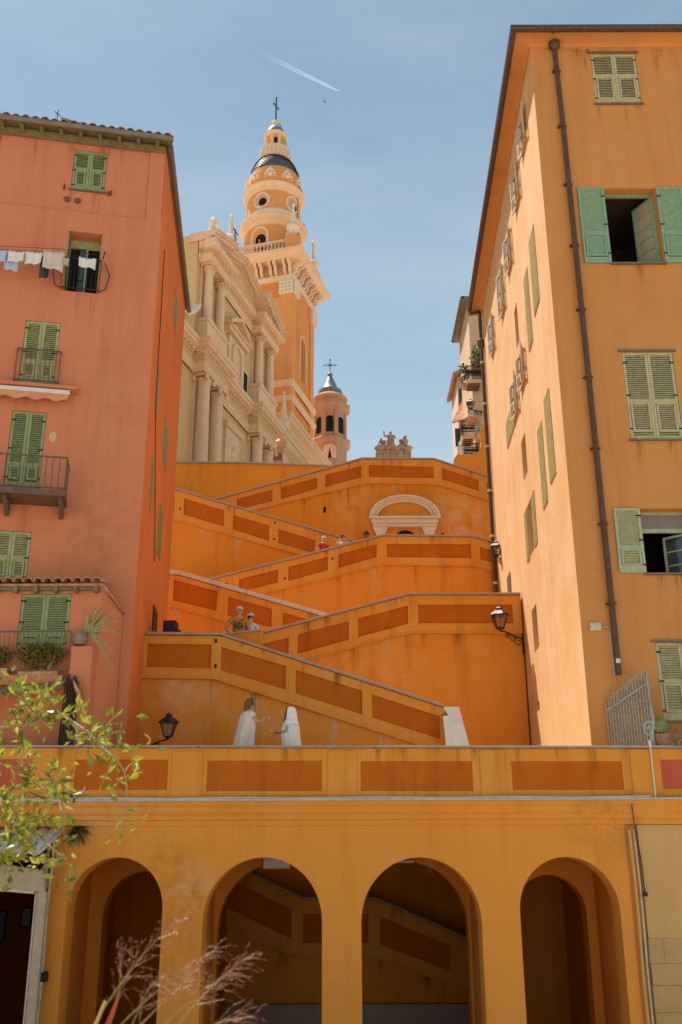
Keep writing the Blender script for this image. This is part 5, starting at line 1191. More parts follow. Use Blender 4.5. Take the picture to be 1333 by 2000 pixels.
for nm, px, py0, py1, st, arm, lab, tp in (('statue', 764, 843, 880, False, (-1, .95), 'standing stone statue with raised arm, middle of the three on the chapel', 0),
                                ('statue', 749, 857, 884, True, None, 'seated stone statue holding a leaning staff, left of the three', -1), ('statue', 787, 854, 882, True, None, 'seated stone statue with a child, right of the three', 1)):
    z0 = zt_ + .001; z1 = at(px, py0, YS).z
    o = robed(nm, at(px, py1, YS).x, z0, z1 - z0, None, tp, st, arm); tag(o, lab, 'statue', 'statues on the chapel')
    if tp == -1: m = MB(); m.bar((at(736, 880, YS).x, YS - .2, zt_), (at(745, 862, YS).x, YS - .2, at(745, 858, YS).z), .1); m.build('staff', M['rosestone'], o)
    if tp == 1: m = MB(); m.ball((at(792, 870, YS).x, YS - .4, zt_ + .55), (.22, .2, .3), 8, 6); m.ball((at(792, 870, YS).x, YS - .42, zt_ + .95), .13, 8, 6); m.build('child', M['rosestone'], o, smooth=True)
for px, r_ in ((741, .3), (757, .26), (775, .26), (796, .34)):
    m = MB(); m.ball((at(px, 880, YS).x, YS - .1, zt_ + .12), (r_ * 1.3, .25, r_ * .8), 8, 6); m.build('scroll', M['rosestone'], cp, smooth=True)

# ================================================================ white portal on the topmost ramp wall
PF = Fr(0, YF, 0)
po = PF.root('portal'); tag(po, 'white stone portal with segmental pediment rising above the fourth ramp wall', 'portal')
xl, zl = PF.uv(722, 1014); xr, _ = PF.uv(859, 1014); zE_ = PF.uv(790, 1030)[1]; zA = PF.uv(790, 972)[1]; cxp = (xl + xr) / 2; hw = (xr - xl) / 2
zb_ = PF.uv(790, 1080)[1]
def segarc(rx, rz, z0, n=18): return [(cxp - rx * math.cos(math.pi * k / n), z0 + rz * math.sin(math.pi * k / n)) for k in range(n + 1)]
for i_, (r0, r1, y_) in enumerate(((1.0, .93, -.42), (.93, .86, -.32), (.86, .76, -.2))):
    o_ = segarc(hw * r0, (zA - zl) * (r0), zl); i__ = segarc(hw * r1, (zA - zl) * (r1 - .02), zl)
    m = MB()
    for k in range(len(o_) - 1): m.prism([i__[k], i__[k + 1], o_[k + 1], o_[k]], y_, -.001)
    m.build('arched_pediment', M['portal'], po, bevel=.01)
m = MB(); m.prism(segarc(hw * .75, (zA - zl) * .72, zl)[::-1], -.06, -.001); m.build('tympanum', M['band'], po)
for z0, z1, ex, y_ in ((0, -.1, .03, -.45), (-.1, -.28, -.08, -.3), (-.28, -.42, -.14, -.22)):
    m = MB(); m.box(xl - ex, xr + ex, y_, -.001, zl + z1, zl + z0); m.build('entablature', M['portal'], po, bevel=.012)
for xa, xb in ((731, 756), (826, 851)):
    pa = PF.uv(xa, 1045)[0]; pb_ = PF.uv(xb, 1045)[0]; m = MB(); m.prism([(pa + .08, zb_ - 2), (pb_ - .08, zb_ - 2), (pb_ - .08, zl - .75), (pb_ + .05, zl - .43), (pa - .05, zl - .43), (pa + .08, zl - .75)], -.2, -.001); m.build('pilaster', M['portal'], po, bevel=.01)
da = PF.uv(768, 1045)[0]; db = PF.uv(816, 1045)[0]; zc_ = PF.uv(792, 1036)[1]
o_ = arched(da, db, zb_ - 2, zc_, -.002, 'dark', 'doorway', .02, po)
for (xa, ya, xb, yb) in ((740, 963, 727, 1004), (876, 978, 861, 1010)):
    p_, q_ = PF.uv(xa, ya), PF.uv(xb, yb); m = MB(); m.bar((p_[0], -.35, p_[1]), (q_[0], -.05, q_[1]), .05); mid = ((p_[0] + q_[0]) / 2, -.2, (p_[1] + q_[1]) / 2); m.ball(mid, .07, 6, 5)
    tag(m.build('flag_holder', M['iron']), 'slanting iron rod on the ochre wall %s of the portal' % ('left' if xa < 800 else 'right'), 'rod')
q_ = PF.quad([(632, 990), (637, 990), (637, 1001), (632, 1001)]); m = MB(); m.box(q_[0], q_[1], -.012, -.001, q_[2], q_[3]); m.build('drain_slot', M['dark'], bpy.data.objects['ramp_wall.005'])
for rw, pts in (('ramp_wall', ((423, 1253), (422, 1302))), ('ramp_wall.004', ((353, 995), (536, 1054), (538, 1022))), ('ramp_wall.003', ((557, 1131), (650, 1092)))):
    o_ = bpy.data.objects[rw]; f_ = Fr(0, o_.location.y, 0)
    for px, py in pts: s_, z_ = f_.uv(px, py); m = MB(); m.box(s_ - .03, s_ + .03, -.083, -.0745, z_ - .05, z_ + .05); m.build('weep_hole', M['dark'], o_)

# ================================================================ lanterns
def lantern(px, py_top, py_bot, Y, label, arm, size=None, cat='street lamp', X=None):
    """four-sided lantern, top and bottom of its body in the photo; arm = offset of the wall end of its bracket"""
    t = at(px, py_top, Y); b = at(px, py_bot, Y); h = t.z - b.z
    r = empty('wall_lantern', (t.x, Y, b.z)); tag(r, label, cat, 'wall lanterns')
    k = h
    m = MB(); w0, w1, z0, z1 = .13 * k, .27 * k, .10 * k, .60 * k
    cs = [(-1, -1), (1, -1), (1, 1), (-1, 1)]
    for sx, sy in cs: m.bar((sx * w0, sy * w0, z0), (sx * w1, sy * w1, z1), .03 * k)
    for i in range(4):
        (ax, ay), (bx, by) = cs[i], cs[(i + 1) % 4]
        m.bar((ax * w0, ay * w0, z0), (bx * w0, by * w0, z0), .03 * k); m.bar((ax * w1, ay * w1, z1), (bx * w1, by * w1, z1), .04 * k)
        m.bar(((ax + bx) / 2 * w0, (ay + by) / 2 * w0, z0), ((ax + bx) / 2 * w1, (ay + by) / 2 * w1, z1), .012 * k)
    m.build('frame', M['iron'], r)
    m = MB(); m.lathe([(.34 * k * 1.15, .585 * k), (.36 * k * 1.15, .61 * k), (.25 * k * 1.1, .74 * k), (.18 * k, .80 * k), (.12 * k, .82 * k), (.12 * k, .88 * k), (.15 * k, .89 * k), (.1 * k, .94 * k), (.04 * k, .95 * k), (.05 * k, .98 * k), (0, 1.0 * k)], 4, (0, 0, 0), math.pi / 4); m.build('roof', M['iron'], r)
    m = MB(); m.add([(sx * w0 * .92, sy * w0 * .92, z0 + .01 * k) for sx, sy in cs] + [(sx * w1 * .95, sy * w1 * .95, z1 - .01 * k) for sx, sy in cs], [(0, 1, 5, 4), (1, 2, 6, 5), (2, 3, 7, 6), (3, 0, 4, 7)]); m.build('glass', M['lampglass'], r)
    m = MB(); m.lathe([(0, -.02 * k), (.05 * k, .0), (.07 * k, .05 * k), (.12 * k, .1 * k)], 8); ax, ay, az = arm
    n = 14; pts = [(ax * t_, ay * t_, az * t_ - .0 * k + .02 * math.sin(t_ * 6)) for t_ in [q / n for q in range(n + 1)]]
    m.tube(pts, .022 * k + .008, 6)
    for f0, rr in ((.3, .09), (.55, .12), (.8, .16)):   # scrolls below the arm
        c_ = Vector((ax * f0, ay * f0, az * f0 - rr * 1.0)); d_ = Vector((ax, ay, 0)).normalized()
        m.tube([c_ + (d_ * math.cos(t_) + Vector((0, 0, 1)) * math.sin(t_)) * rr * (1 - t_ / 12) for t_ in [q * .45 for q in range(20)]], .016, 5)
    m.tube([(ax, ay, az + .15), (ax, ay, az - .5)], .025, 6)
    m.build('bracket', M['iron'], r, smooth=True)
    return r
lantern(331, 1391, 1444, 23.2, 'black lantern before the lowest ramp wall, left of the two women', (-.75, .1, -.25))
lantern(975, 1183, 1232, 30.3, 'black lantern on scrolled bracket at the right end of the second ramp wall', (.72, .3, -.18))
lantern(716, 1036, 1053, 40.9, 'small lantern just left of the white portal', (0.0, .3, -.1))
lantern(865, 1040, 1057, 40.9, 'small lantern top just right of the white portal', (0.0, .3, -.1))
lantern(969, 1055, 1088, 35.5, 'lantern half hidden by the downpipe at the far corner of the apricot house', (.35, .1, -.2))
lantern(919, 778, 801, 43.0, 'lantern on thin bracket before the far balconies at upper right', (.75, .2, 0.02))

# ================================================================ houses farther up on the right
M['farcream'] = stucco('far_cream_plaster', (.58, .40, .25), scale=.6); M['farpink'] = stucco('far_pink_plaster', (.66, .48, .38), scale=.6)
h1 = empty('cream_house', (0, 0, 0)); tag(h1, 'narrow cream house with planted balconies seen past the apricot house', 'house')
Y1 = 45.5; xa = at(917, 650, Y1).x; z1 = at(930, 590, Y1).z
m = MB(); m.box(xa, 20, Y1, Y1 + 4, 12, z1); m.build('wall', M['farcream'], h1)
m = MB(); m.box(xa - .3, 20, Y1 - .3, Y1 + 4.3, z1 + .001, z1 + .18); m.build('roof', M['gutter'], h1)
m = MB(); m.tube([(xa - .32, Y1 - .3, z1 + .1), (xa - .32, Y1 + 4.3, z1 + .1)], .1, 8); m.build('gutter', M['gutter'], h1)
def fbal(px0, px1, py_rail, py_floor, name, plants=0, dep=.9):
    x0, x1 = at(px0, py_floor, Y1 - dep).x, at(px1, py_floor, Y1 - dep).x; zf = at(px0, py_floor, Y1 - dep).z; zr = at(px0, py_rail, Y1 - dep).z
    bb = empty('balcony', (0, 0, 0), 0, h1)
    m = MB(); m.box(x0, x1, Y1 - dep, Y1 - .001, zf - .15, zf); m.build('slab', M['farcream'], bb)
    for i in range(4): m = MB(); yy = Y1 - dep + .12 + i * dep / 4; m.box(x0 + .1, x1 - .1, yy, yy + .06, zf - .23, zf - .151); m.build('joist', M['rail'], bb)
    m = MB(); n = 16
    for i in range(n + 1): x = x0 + (x1 - x0) * i / n; m.tube([(x, Y1 - dep + .03, zf), (x, Y1 - dep + .03, zr)], .012, 4)
    for i in range(n):
        x = x0 + (x1 - x0) * (i + .5) / n; m.tube([(x + .06 * math.cos(t), Y1 - dep + .03, (zf + zr) / 2 + .2 * math.sin(2 * t)) for t in [q * .6 for q in range(11)]], .008, 4)
    m.bar((x0, Y1 - dep + .03, zr), (x1, Y1 - dep + .03, zr), .04); m.build('railing', M['iron'], bb)['kind'] = 'stuff'
    return x0, x1, zf, zr
fbal(911, 943, 714, 741, 'b'); fbal(902, 928, 822, 850, 'b'); fbal(909, 936, 866, 892, 'b')
for px0, px1, py0, py1 in ((926, 934, 672, 716), (936, 943, 676, 740), (929, 938, 800, 884), (913, 924, 788, 822)):
    x0, x1 = at(px0, py0, Y1).x, at(px1, py0, Y1).x; z0, z1_ = at(px0, py1, Y1).z, at(px0, py0, Y1).z
    shutter(h1, x0, Y1 - .05, z0, z1_, x1 - x0, M['khakip'], 1, flap=False, pitch=.09)
h2 = empty('pink_house', (0, 0, 0)); tag(h2, 'sunlit pale pink house front with tiled verge at the top of the ramps', 'house')
Y2_ = 50.0; p0 = at(887, 890, Y2_); p1 = at(894, 735, Y2_); p2 = at(915, 727, Y2_)
m = MB(); m.prism([(p0.x, 12), (18, 12), (18, p2.z), (p2.x, p2.z), (p1.x, p1.z)], Y2_, Y2_ + 3); m.build('wall', M['farpink'], h2)
m = MB(); m.prism([(p1.x - .25, p1.z - .1), (p2.x, p2.z + .12), (18, p2.z + .12), (18, p2.z + .3), (p2.x, p2.z + .3), (p1.x - .3, p1.z + .08)], Y2_ - .3, Y2_ + 3.2); m.build('roof', M['tile'], h2)
w0 = at(896, 760, Y2_); w1 = at(905, 790, Y2_)
m = MB(); m.box(w0.x, w1.x, Y2_ - .05, Y2_ - .001, w1.z, w0.z); m.build('shutter', M['rail'], h2)
a_, b_ = at(883, 830, Y2_ - 1), at(903, 786, Y2_ - .1)
m = MB(); m.add([(a_.x, Y2_ - 1.2, a_.z), (a_.x + .9, Y2_ - 1.2, a_.z + .2), (b_.x + .4, Y2_ - .1, b_.z), (b_.x, Y2_ - .1, b_.z), (a_.x, Y2_ - 1.2, a_.z + .12), (a_.x + .9, Y2_ - 1.2, a_.z + .32), (b_.x + .4, Y2_ - .1, b_.z + .12), (b_.x, Y2_ - .1, b_.z + .12)], [(3, 2, 1, 0), (4, 5, 6, 7), (0, 1, 5, 4), (1, 2, 6, 5), (2, 3, 7, 6), (3, 0, 4, 7)]); m.build('canopy', M['tile'], h2)
# curved garden wall at the head of the ramps
Yg = 43.2; gw = [(884, 925), (887, 897), (893, 888), (903, 888), (912, 889), (924, 886), (934, 883), (939, 874), (941, 856), (936, 851), (937, 845), (941, 838), (948, 833), (990, 828), (990, 960), (884, 960)]
m = MB(); m.prism([(at(x, y, Yg).x, at(x, y, Yg).z) for x, y in gw][::-1], Yg, Yg + .35)
tag(m.build('garden_wall', M['ramp']), 'ochre garden wall with scrolled top at the head of the ramps', 'wall')
def scatter_leaves(m, c, r, n, ls, rnd=random):
    for _ in range(n):
        while True:
            v = Vector((rnd.uniform(-1, 1), rnd.uniform(-1, 1), rnd.uniform(-1, 1)))
            if v.length <= 1 and v.length > .35: break
        p = Vector(c) + Vector((v.x * r[0], v.y * r[1], v.z * r[2])); leaf(m, p, Vector((rnd.gauss(0, 1), rnd.gauss(0, 1), rnd.gauss(0, .6) + .3)), ls * rnd.uniform(.6, 1.3), rnd)
def leaf(m, p, d, L, rnd=random, wd=.32, bend=.25):
    d = d.normalized(); s_ = d.cross(Vector((rnd.gauss(0, 1), rnd.gauss(0, 1), rnd.gauss(0, 1)))).normalized(); u = s_.cross(d)
    m.add([p, p + d * L * .45 + s_ * L * wd - u * L * .05, p + d * L - u * L * bend, p + d * L * .45 - s_ * L * wd - u * L * .05, p + d * L * .5 + u * L * .06], [(0, 1, 4), (1, 2, 4), (2, 3, 4), (3, 0, 4)])
def foliage_mat(name, col, col2, trans=.35):
    m, t, b = mat_new(name); N = t.nodes.new; L = t.links.new
    g = N('ShaderNodeNewGeometry'); rp_ = N('ShaderNodeValToRGB'); rp_.color_ramp.elements[0].color = (*col, 1); rp_.color_ramp.elements[1].color = (*col2, 1)
    L(g.outputs['Random Per Island'], rp_.inputs['Fac']); L(rp_.outputs['Color'], b.inputs['Base Color']); b.inputs['Roughness'].default_value = .38
    b.inputs['Specular IOR Level'].default_value = .5
    tr = N('ShaderNodeBsdfTranslucent'); L(rp_.outputs['Color'], tr.inputs['Color']); mx_ = N('ShaderNodeMixShader'); mx_.inputs[0].default_value = trans
    out = t.nodes['Material Output']; L(b.outputs[0], mx_.inputs[1]); L(tr.outputs[0], mx_.inputs[2]); L(mx_.outputs[0], out.inputs['Surface'])
    return m
M['leafd'] = foliage_mat('dark_leaves', (.05, .075, .02), (.13, .13, .04)); M['hedge'] = foliage_mat('hedge_leaves', (.12, .11, .012), (.42, .32, .06), .45)
M['stem'] = plain('stem_bark', (.20, .14, .08), .8)
for px, py, rr, lab in ((930, 700, (.3, .3, .7), 'potted shrub on the upper far balcony'), (906, 730, (.25, .25, .6), 'trailing plant hanging from the corner of the upper far balcony')):
    p = at(px, py, Y1 - .5); pr_ = empty('balcony_plant', p); tag(pr_, lab, 'plant'); m = MB(); scatter_leaves(m, (0, 0, 0), rr, 160, .16); m.build('foliage', M['leafd'], pr_)
    m = MB(); m.lathe([(.1, -rr[2] - .3), (.14, -rr[2])], 8); m.build('pot', M['tile'], pr_)
p = at(923, 822, Y1 - 1.0); m = MB(); m.lathe([(.28, -.16), (.36, .06), (.38, .1), (.33, .1)], 12); o_ = m.build('flower_pot', M['tile'], None, loc=p); tag(o_, 'orange clay bowl on the rail of the middle far balcony', 'pot')
M['linen'] = plain('washed_linen', (.70, .68, .66), .9, var=.06); M['navy'] = plain('dark_cloth', (.05, .055, .08), .9); M['blue'] = plain('pale_blue_cloth', (.45, .52, .66), .9, var=.08); M['beigecloth'] = plain('beige_cloth', (.58, .50, .42), .9, var=.08)
def cloth(name, label, cat, mat, root_loc, rz, w_, h_, parent=None, group=None, wave=.03, drop=None):
    m = MB(); nx, nz = 12, 7
    ph = random.random() * 6
    for j in range(nz + 1):
        for i in range(nx + 1):
            u, v = i / nx, j / nz; m.v.append(((u - .5) * w_ * (1 - .06 * v), wave * math.sin(u * 9 + ph + v) * (.3 + v) + .015 * math.sin(u * 23 + ph), -v * h_ * (1 + (drop or 0) * math.sin(u * 3.1 + ph)) - .03 * (1 - abs(2 * u - 1)) * (1 - v)))
    m.f = [(j * (nx + 1) + i, j * (nx + 1) + i + 1, (j + 1) * (nx + 1) + i + 1, (j + 1) * (nx + 1) + i) for j in range(nz) for i in range(nx)]
    o = m.build(name, M[mat], parent, smooth=True, loc=root_loc, rz=rz); sm = o.modifiers.new('thickness', 'SOLIDIFY'); sm.thickness = .008
    if label: tag(o, label, cat, group)
    return o
for px, py, ht, mt, lab in ((894, 836, 1.1, 'navy', 'dark blue cloth drying on the pink house'), (897, 862, .8, 'linen', 'white cloth drying below the dark blue one on the pink house')):
    cloth('laundry', lab, 'laundry', mt, at(px, py, Y2_ - .5), 0, .3, ht)
# ================================================================ people
def skin_obj(name, verts, edges, radii, mat, parent, root=0, sub=2):
    me = bpy.data.meshes.new(name); me.from_pydata([tuple(v) for v in verts], edges, []); me.update()
    o = bpy.data.objects.new(name, me); COL.objects.link(o); o.parent = parent; me.materials.append(mat)
    o.modifiers.new('skin', 'SKIN').use_smooth_shade = True
    d = me.skin_vertices[0].data
    for i, r in enumerate(radii):
        d[i].radius = r if isinstance(r, tuple) else (r, r); d[i].use_root = (i == root)
    s_ = o.modifiers.new('subdivision', 'SUBSURF'); s_.levels = sub; s_.render_levels = sub
    return o
M['skin'] = plain('skin', (.56, .33, .22), .5, var=.05); M['skin_t'] = plain('tanned_skin', (.46, .24, .15), .5, var=.05)
M['hair_br'] = plain('brown_hair', (.16, .075, .035), .5, var=.3, scale=30); M['hair_dk'] = plain('dark_hair', (.05, .03, .02), .5, var=.3); M['hair_gy'] = plain('grey_hair', (.4, .36, .32), .6)
M['veil'] = plain('white_gauze', (.84, .80, .74), .85, var=.05); M['shawl'] = plain('cream_shawl', (.74, .63, .52), .85, var=.08)
M['mustard'] = plain('mustard_cotton', (.46, .19, .025), .9, var=.08); M['polo'] = plain('pale_blue_cotton', (.48, .53, .60), .9); M['red'] = plain('red_cotton', (.52, .03, .03), .85)
M['capcloth'] = plain('pale_cap', (.62, .52, .42), .85); M['bag'] = plain('olive_leather', (.09, .075, .04), .6); M['jeans'] = plain('dark_trousers', (.06, .07, .10), .9); M['eye'] = plain('eye_dark', (.02, .015, .01), .3)
M['lips'] = plain('lips', (.40, .14, .11), .5); M['phone'] = plain('white_phone', (.75, .73, .7), .3); M['dress'] = plain('patterned_dress', (.42, .30, .2), .9, var=.6, scale=25)
def person(label, px, py_top, Y, H, face, arms, shirt, trousers='jeans', skin='skin', sleeve=.55, group=None, slim=1.0):
    """standing figure; face = heading of the body (0 looks at the camera, +90 to the right of the picture);
       arms = ((elbow, wrist) right hand, (elbow, wrist) left hand) in body axes scaled to 1.72 m: x to the figure's left seen from the front = picture right, y forward is -"""
    top = at(px, py_top, Y); k = H / 1.72
    r = empty('person', (top.x, Y, top.z - H), R(face)); tag(r, label, 'person', group)
    V = lambda x, y, z: Vector((x, y, z)) * k
    vs = [V(0, 0, .93), V(0, 0, 1.10), V(0, -.01, 1.28), V(0, 0, 1.43), V(0, -.015, 1.50), V(0, -.035, 1.575), V(0, -.025, 1.645)]
    rd = [(.15, .11), (.13, .10), (.155, .105), (.075, .07), .052, (.068, .082), (.072, .088)]
    es = [(0, 1), (1, 2), (2, 3), (3, 4), (4, 5), (5, 6)]
    sv, se, sr = [V(0, 0, .88), V(0, 0, 1.02), V(0, 0, 1.12), V(0, -.01, 1.28), V(0, 0, 1.42), V(0, 0, 1.455)], [(0, 1), (1, 2), (2, 3), (3, 4), (4, 5)], [(.175, .135), (.165, .125), (.158, .12), (.18, .128), (.10, .09), (.07, .068)]
    hands = []
    for sx, (el, wr) in zip((-1, 1), arms):
        sh = V(sx * .185, 0, 1.395); e = V(*el); w_ = V(*wr); b = len(vs)
        d = (w_ - e).normalized(); vs += [sh, e, w_, w_ + d * .05 * k]; rd += [.058, .043, .028, .026]; es += [(3, b), (b, b + 1), (b + 1, b + 2), (b + 2, b + 3)]
        c = len(sv); sv += [sh, sh.lerp(e, sleeve)]; sr += [.075, .07]; se += [(4, c), (c, c + 1)]
        hands.append((w_, d, sx))
    for sx in (-1, 1):
        b = len(vs); vs += [V(sx * .095, 0, .86), V(sx * .105, -.02, .47), V(sx * .11, .0, .09), V(sx * .125, -.13, .035)]; rd += [.085, .055, .038, .035]; es += [(0, b), (b, b + 1), (b + 1, b + 2), (b + 2, b + 3)]
    f = lambda q: tuple(v * k * slim for v in q) if isinstance(q, tuple) else q * k * slim
    body = skin_obj('body', vs, es, [f(q) for q in rd], M[skin], r)
    skin_obj('top', sv, se, [f(q) for q in sr], M[shirt], r)
    tv, te, tr_ = [V(0, 0, .98), V(0, 0, .90)], [(0, 1)], [(.165, .125), (.16, .125)]
    for sx in (-1, 1):
        b = len(tv); tv += [V(sx * .1, 0, .80), V(sx * .107, -.015, .47), V(sx * .112, .0, .1)]; tr_ += [.1, .078, .068]; te += [(1, b), (b, b + 1), (b + 1, b + 2)]
    skin_obj('trousers', tv, te, [f(q) for q in tr_], M[trousers], r)
    for w_, d, sx in hands:            # hand: palm and five fingers
        m = MB(); s_ = d.cross(Vector((0, 0, 1))); s_ = s_.normalized() if s_.length > .1 else Vector((1, 0, 0)); u = s_.cross(d)
        m.ball(w_ + d * .055 * k, .036 * k, 8, 6)
        for q in range(4):
            b0 = w_ + d * .08 * k + s_ * (q - 1.5) * .02 * k; L_ = (.06, .075, .072, .055)[q] * k; m.tube([b0, b0 + d * L_ * .55 - u * .008, b0 + d * L_ * .9 - u * .035 * k], [.0095 * k, .009 * k, .007 * k], 5)
        b0 = w_ + d * .04 * k - s_ * sx * .03 * k; m.tube([b0, b0 + d * .03 * k - s_ * sx * .03 * k, b0 + d * .06 * k - s_ * sx * .03 * k - u * .01], [.012 * k, .010 * k, .008 * k], 5)
        m.build('hand', M[skin], r, smooth=True)
    hc = V(0, -.035, 1.615)
    m = MB(); m.tube([hc + V(0, -.085, .03), hc + V(0, -.112, -.012), hc + V(0, -.092, -.022)], [.008 * k, .016 * k, .012 * k], 6); m.build('nose', M[skin], r, smooth=True)
    for sx in (-1, 1):
        m = MB(); m.ball(hc + V(sx * .03, -.085, .022), (.012 * k, .008 * k, .008 * k), 8, 5); m.build('eye', M['eye'], r)
        m = MB(); m.ball(hc + V(sx * .075, .01, .0), (.012 * k, .02 * k, .032 * k), 8, 6); m.build('ear', M[skin], r, smooth=True)
    m = MB(); m.ball(hc + V(0, -.088, -.048), (.022 * k, .008 * k, .008 * k), 8, 5); m.build('mouth', M['lips'], r)
    return r, k, V, hc
def cap_on(r, k, hc, mat, brim_dir=-1):
    m = MB(); c = hc + Vector((0, .005, .035)) * k
    m.lathe([(.098 * k, 0), (.1 * k, .03 * k), (.085 * k, .075 * k), (.05 * k, .1 * k), (0, .108 * k)], 16, c); cp_ = m.build('cap', M[mat], r, smooth=True)
    m = MB(); m.M = Matrix.Translation(c + Vector((0, -.085, .012)) * k) @ Matrix.Rotation(R(12), 4, 'X') @ Matrix.Diagonal((.075 * k, .085 * k, .012 * k, 1)); m.ball((0, 0, 0), 1, 14, 6); m.build('brim', M[mat], cp_, smooth=True)
def hair_on(r, k, hc, mat, length=.02, wide=.095):
    m = MB(); c = hc + Vector((0, .02, .03)) * k; m.ball(c, (wide * k, .098 * k, .105 * k), 14, 9)
    if length > .05: m.tube([c + Vector((0, .03, 0)) * k, c + Vector((0, .06, -length * .5)) * k, c + Vector((0, .07, -length)) * k], [.09 * k, .085 * k, .05 * k], 10)
    return m.build('hair', M[mat], r, smooth=True)
def drape(r, name, rings, mat, a0, a1, folds=9, amp=.02, n=48, k=1.0):
    """hanging cloth: rings of (cx, cy, z, rx, ry), open between a1 and a0"""
    m = MB(); full = abs(a1 - a0) >= 359.9; N_ = n
    for j, (cx_, cy_, z, rx, ry) in enumerate(rings):
        v = j / (len(rings) - 1)
        for i in range(N_ + 1):
            a_ = R(a0 + (a1 - a0) * i / N_); o = 1 + amp * v * 2.2 * math.sin(folds * a_ + 1.7 * math.sin(2 * a_ + .6 * v)) + amp * v * math.sin(17 * a_ + v * 2)
            m.v.append(((cx_ + rx * o * math.cos(a_)) * k, (cy_ + ry * o * math.sin(a_)) * k, z * k))
    L_ = N_ + 1
    m.f = [(j * L_ + i, (j + 1) * L_ + i, (j + 1) * L_ + i + 1, j * L_ + i + 1) for j in range(len(rings) - 1) for i in range(N_)]
    o = m.build(name, M[mat], r, smooth=True, sharp=80); sm = o.modifiers.new('thickness', 'SOLIDIFY'); sm.thickness = .006; sb = o.modifiers.new('subdivision', 'SUBSURF'); sb.levels = 1; sb.render_levels = 1
    return o
# woman with cream shawl, turned away to the right, one hand at her brow
r, k, V, hc = person('woman with long brown hair and cream shawl raising a hand, left of the two', 487, 1366, 22.3, 1.70, 118,
    (((-.27, -.08, 1.17), (-.17, -.29, 1.25)), ((.20, -.26, 1.40), (.05, -.20, 1.63))), 'shawl', 'dress', group=None)
h_ = hair_on(r, k, hc, 'hair_br', .36, .10)
m = MB(); m.tube([hc + V(.1 * math.cos(t), -.02, .02 + .12 * math.sin(t)) for t in [math.pi * q / 10 for q in range(11)]], .012 * k, 6); m.build('headband', M['hair_dk'], r)
drape(r, 'shawl', [(0, .02, 1.47, .075, .07), (0, .02, 1.43, .15, .11), (0, .02, 1.38, .215, .14), (0, .02, 1.28, .25, .18), (0, .02, 1.16, .265, .19), (0, .05, .98, .25, .21), (0, .08, .76, .25, .23), (0, .1, .5, .27, .25)], 'shawl', -52, 232, 7, .04, k=k)
m = MB(); m.M = Matrix.Translation(V(-.14, -.40, 1.29)) @ Matrix.Rotation(R(-25), 4, 'X'); m.box(-.035, .035, -.07, .07, -.005, .005); ph_ = m.build('phone', M['phone'], bpy.data.objects[r.name])
# woman under a white veil facing her
r2, k2, V2, hc2 = person('woman wrapped in a white veil holding a phone, facing left, right of the two', 568, 1382, 22.35, 1.64, -96,
    (((-.22, -.06, 1.13), (-.11, -.27, 1.15)), ((.22, -.06, 1.13), (.07, -.27, 1.17))), 'veil', 'dress')
hair_on(r2, k2, hc2, 'hair_dk', .0, .088)
for sx in (-1, 1):
    m = MB(); m.tube([hc2 + V2(sx * .075, -.06, .0), hc2 + V2(sx * .09, -.08, -.15), hc2 + V2(sx * .09, -.1, -.34)], [.018, .026, .012], 6); m.build('hair_strand', M['hair_br'], r2, smooth=True)
drape(r2, 'veil', [(0, .0, 1.745, .012, .012), (0, -.0, 1.735, .06, .065), (0, .01, 1.70, .10, .11), (0, .015, 1.62, .118, .13), (0, .02, 1.52, .125, .14), (0, .02, 1.44, .17, .155), (0, .02, 1.36, .235, .175), (0, .02, 1.30, .26, .19)], 'veil', -44, 224, 7, .02, k=k2)
drape(r2, 'veil_skirt', [(0, .02, 1.46, .13, .12), (0, .02, 1.40, .20, .165), (0, .01, 1.30, .235, .195), (0, .0, 1.15, .245, .215), (0, .02, .98, .24, .21), (0, .05, .76, .24, .21), (0, .08, .5, .25, .22)], 'veil', -70, 250, 8, .045, k=k2)
m = MB(); m.M = Matrix.Translation(V2(-.02, -.39, 1.19)) @ Matrix.Rotation(R(-8), 4, 'X'); m.box(-.04, .04, -.08, .08, -.006, .006); m.build('phone', M['phone'], r2)
# man in mustard shirt with cap and belt bag, boy or girl in pale blue beside him
r, k, V, hc = person('man in mustard t-shirt and pale cap with an olive bag across his chest', 468, 1187, 26.2, 1.76, 22,
    (((-.34, .02, 1.16), (-.30, -.14, .96)), ((.30, .02, 1.14), (.31, -.10, .92))), 'mustard', skin='skin_t', slim=1.06)
hair_on(r, k, hc, 'hair_gy', 0, .088); cap_on(r, k, hc, 'capcloth')
m = MB(); m.ball(V(-.05, -.165, 1.20), (.15 * k, .055 * k, .075 * k), 14, 8); bg_ = m.build('bag', M['bag'], r, smooth=True)
m = MB(); m.tube([V(-.16, -.12, 1.15), V(-.05, -.175, 1.28), V(.1, -.13, 1.40), V(.13, 0, 1.46), V(.05, .14, 1.32), V(-.14, .12, 1.15)], .013, 6); m.build('strap', M['bag'], bg_, smooth=True)
r, k, V, hc = person('younger walker in pale blue polo and cap beside the man in mustard', 490, 1200, 26.5, 1.62, 14,
    (((-.24, .02, 1.12), (-.24, -.10, .92)), ((.24, .02, 1.12), (.25, -.08, .92))), 'polo', slim=.92)
hair_on(r, k, hc, 'hair_dk', 0, .09); cap_on(r, k, hc, 'capcloth')
m = MB(); m.tube([V(.075 * math.cos(t), .0 + .075 * math.sin(t), 1.46) for t in [q * .35 - 1.2 for q in range(17)]], .02, 6); m.build('collar', M['polo'], r, smooth=True)
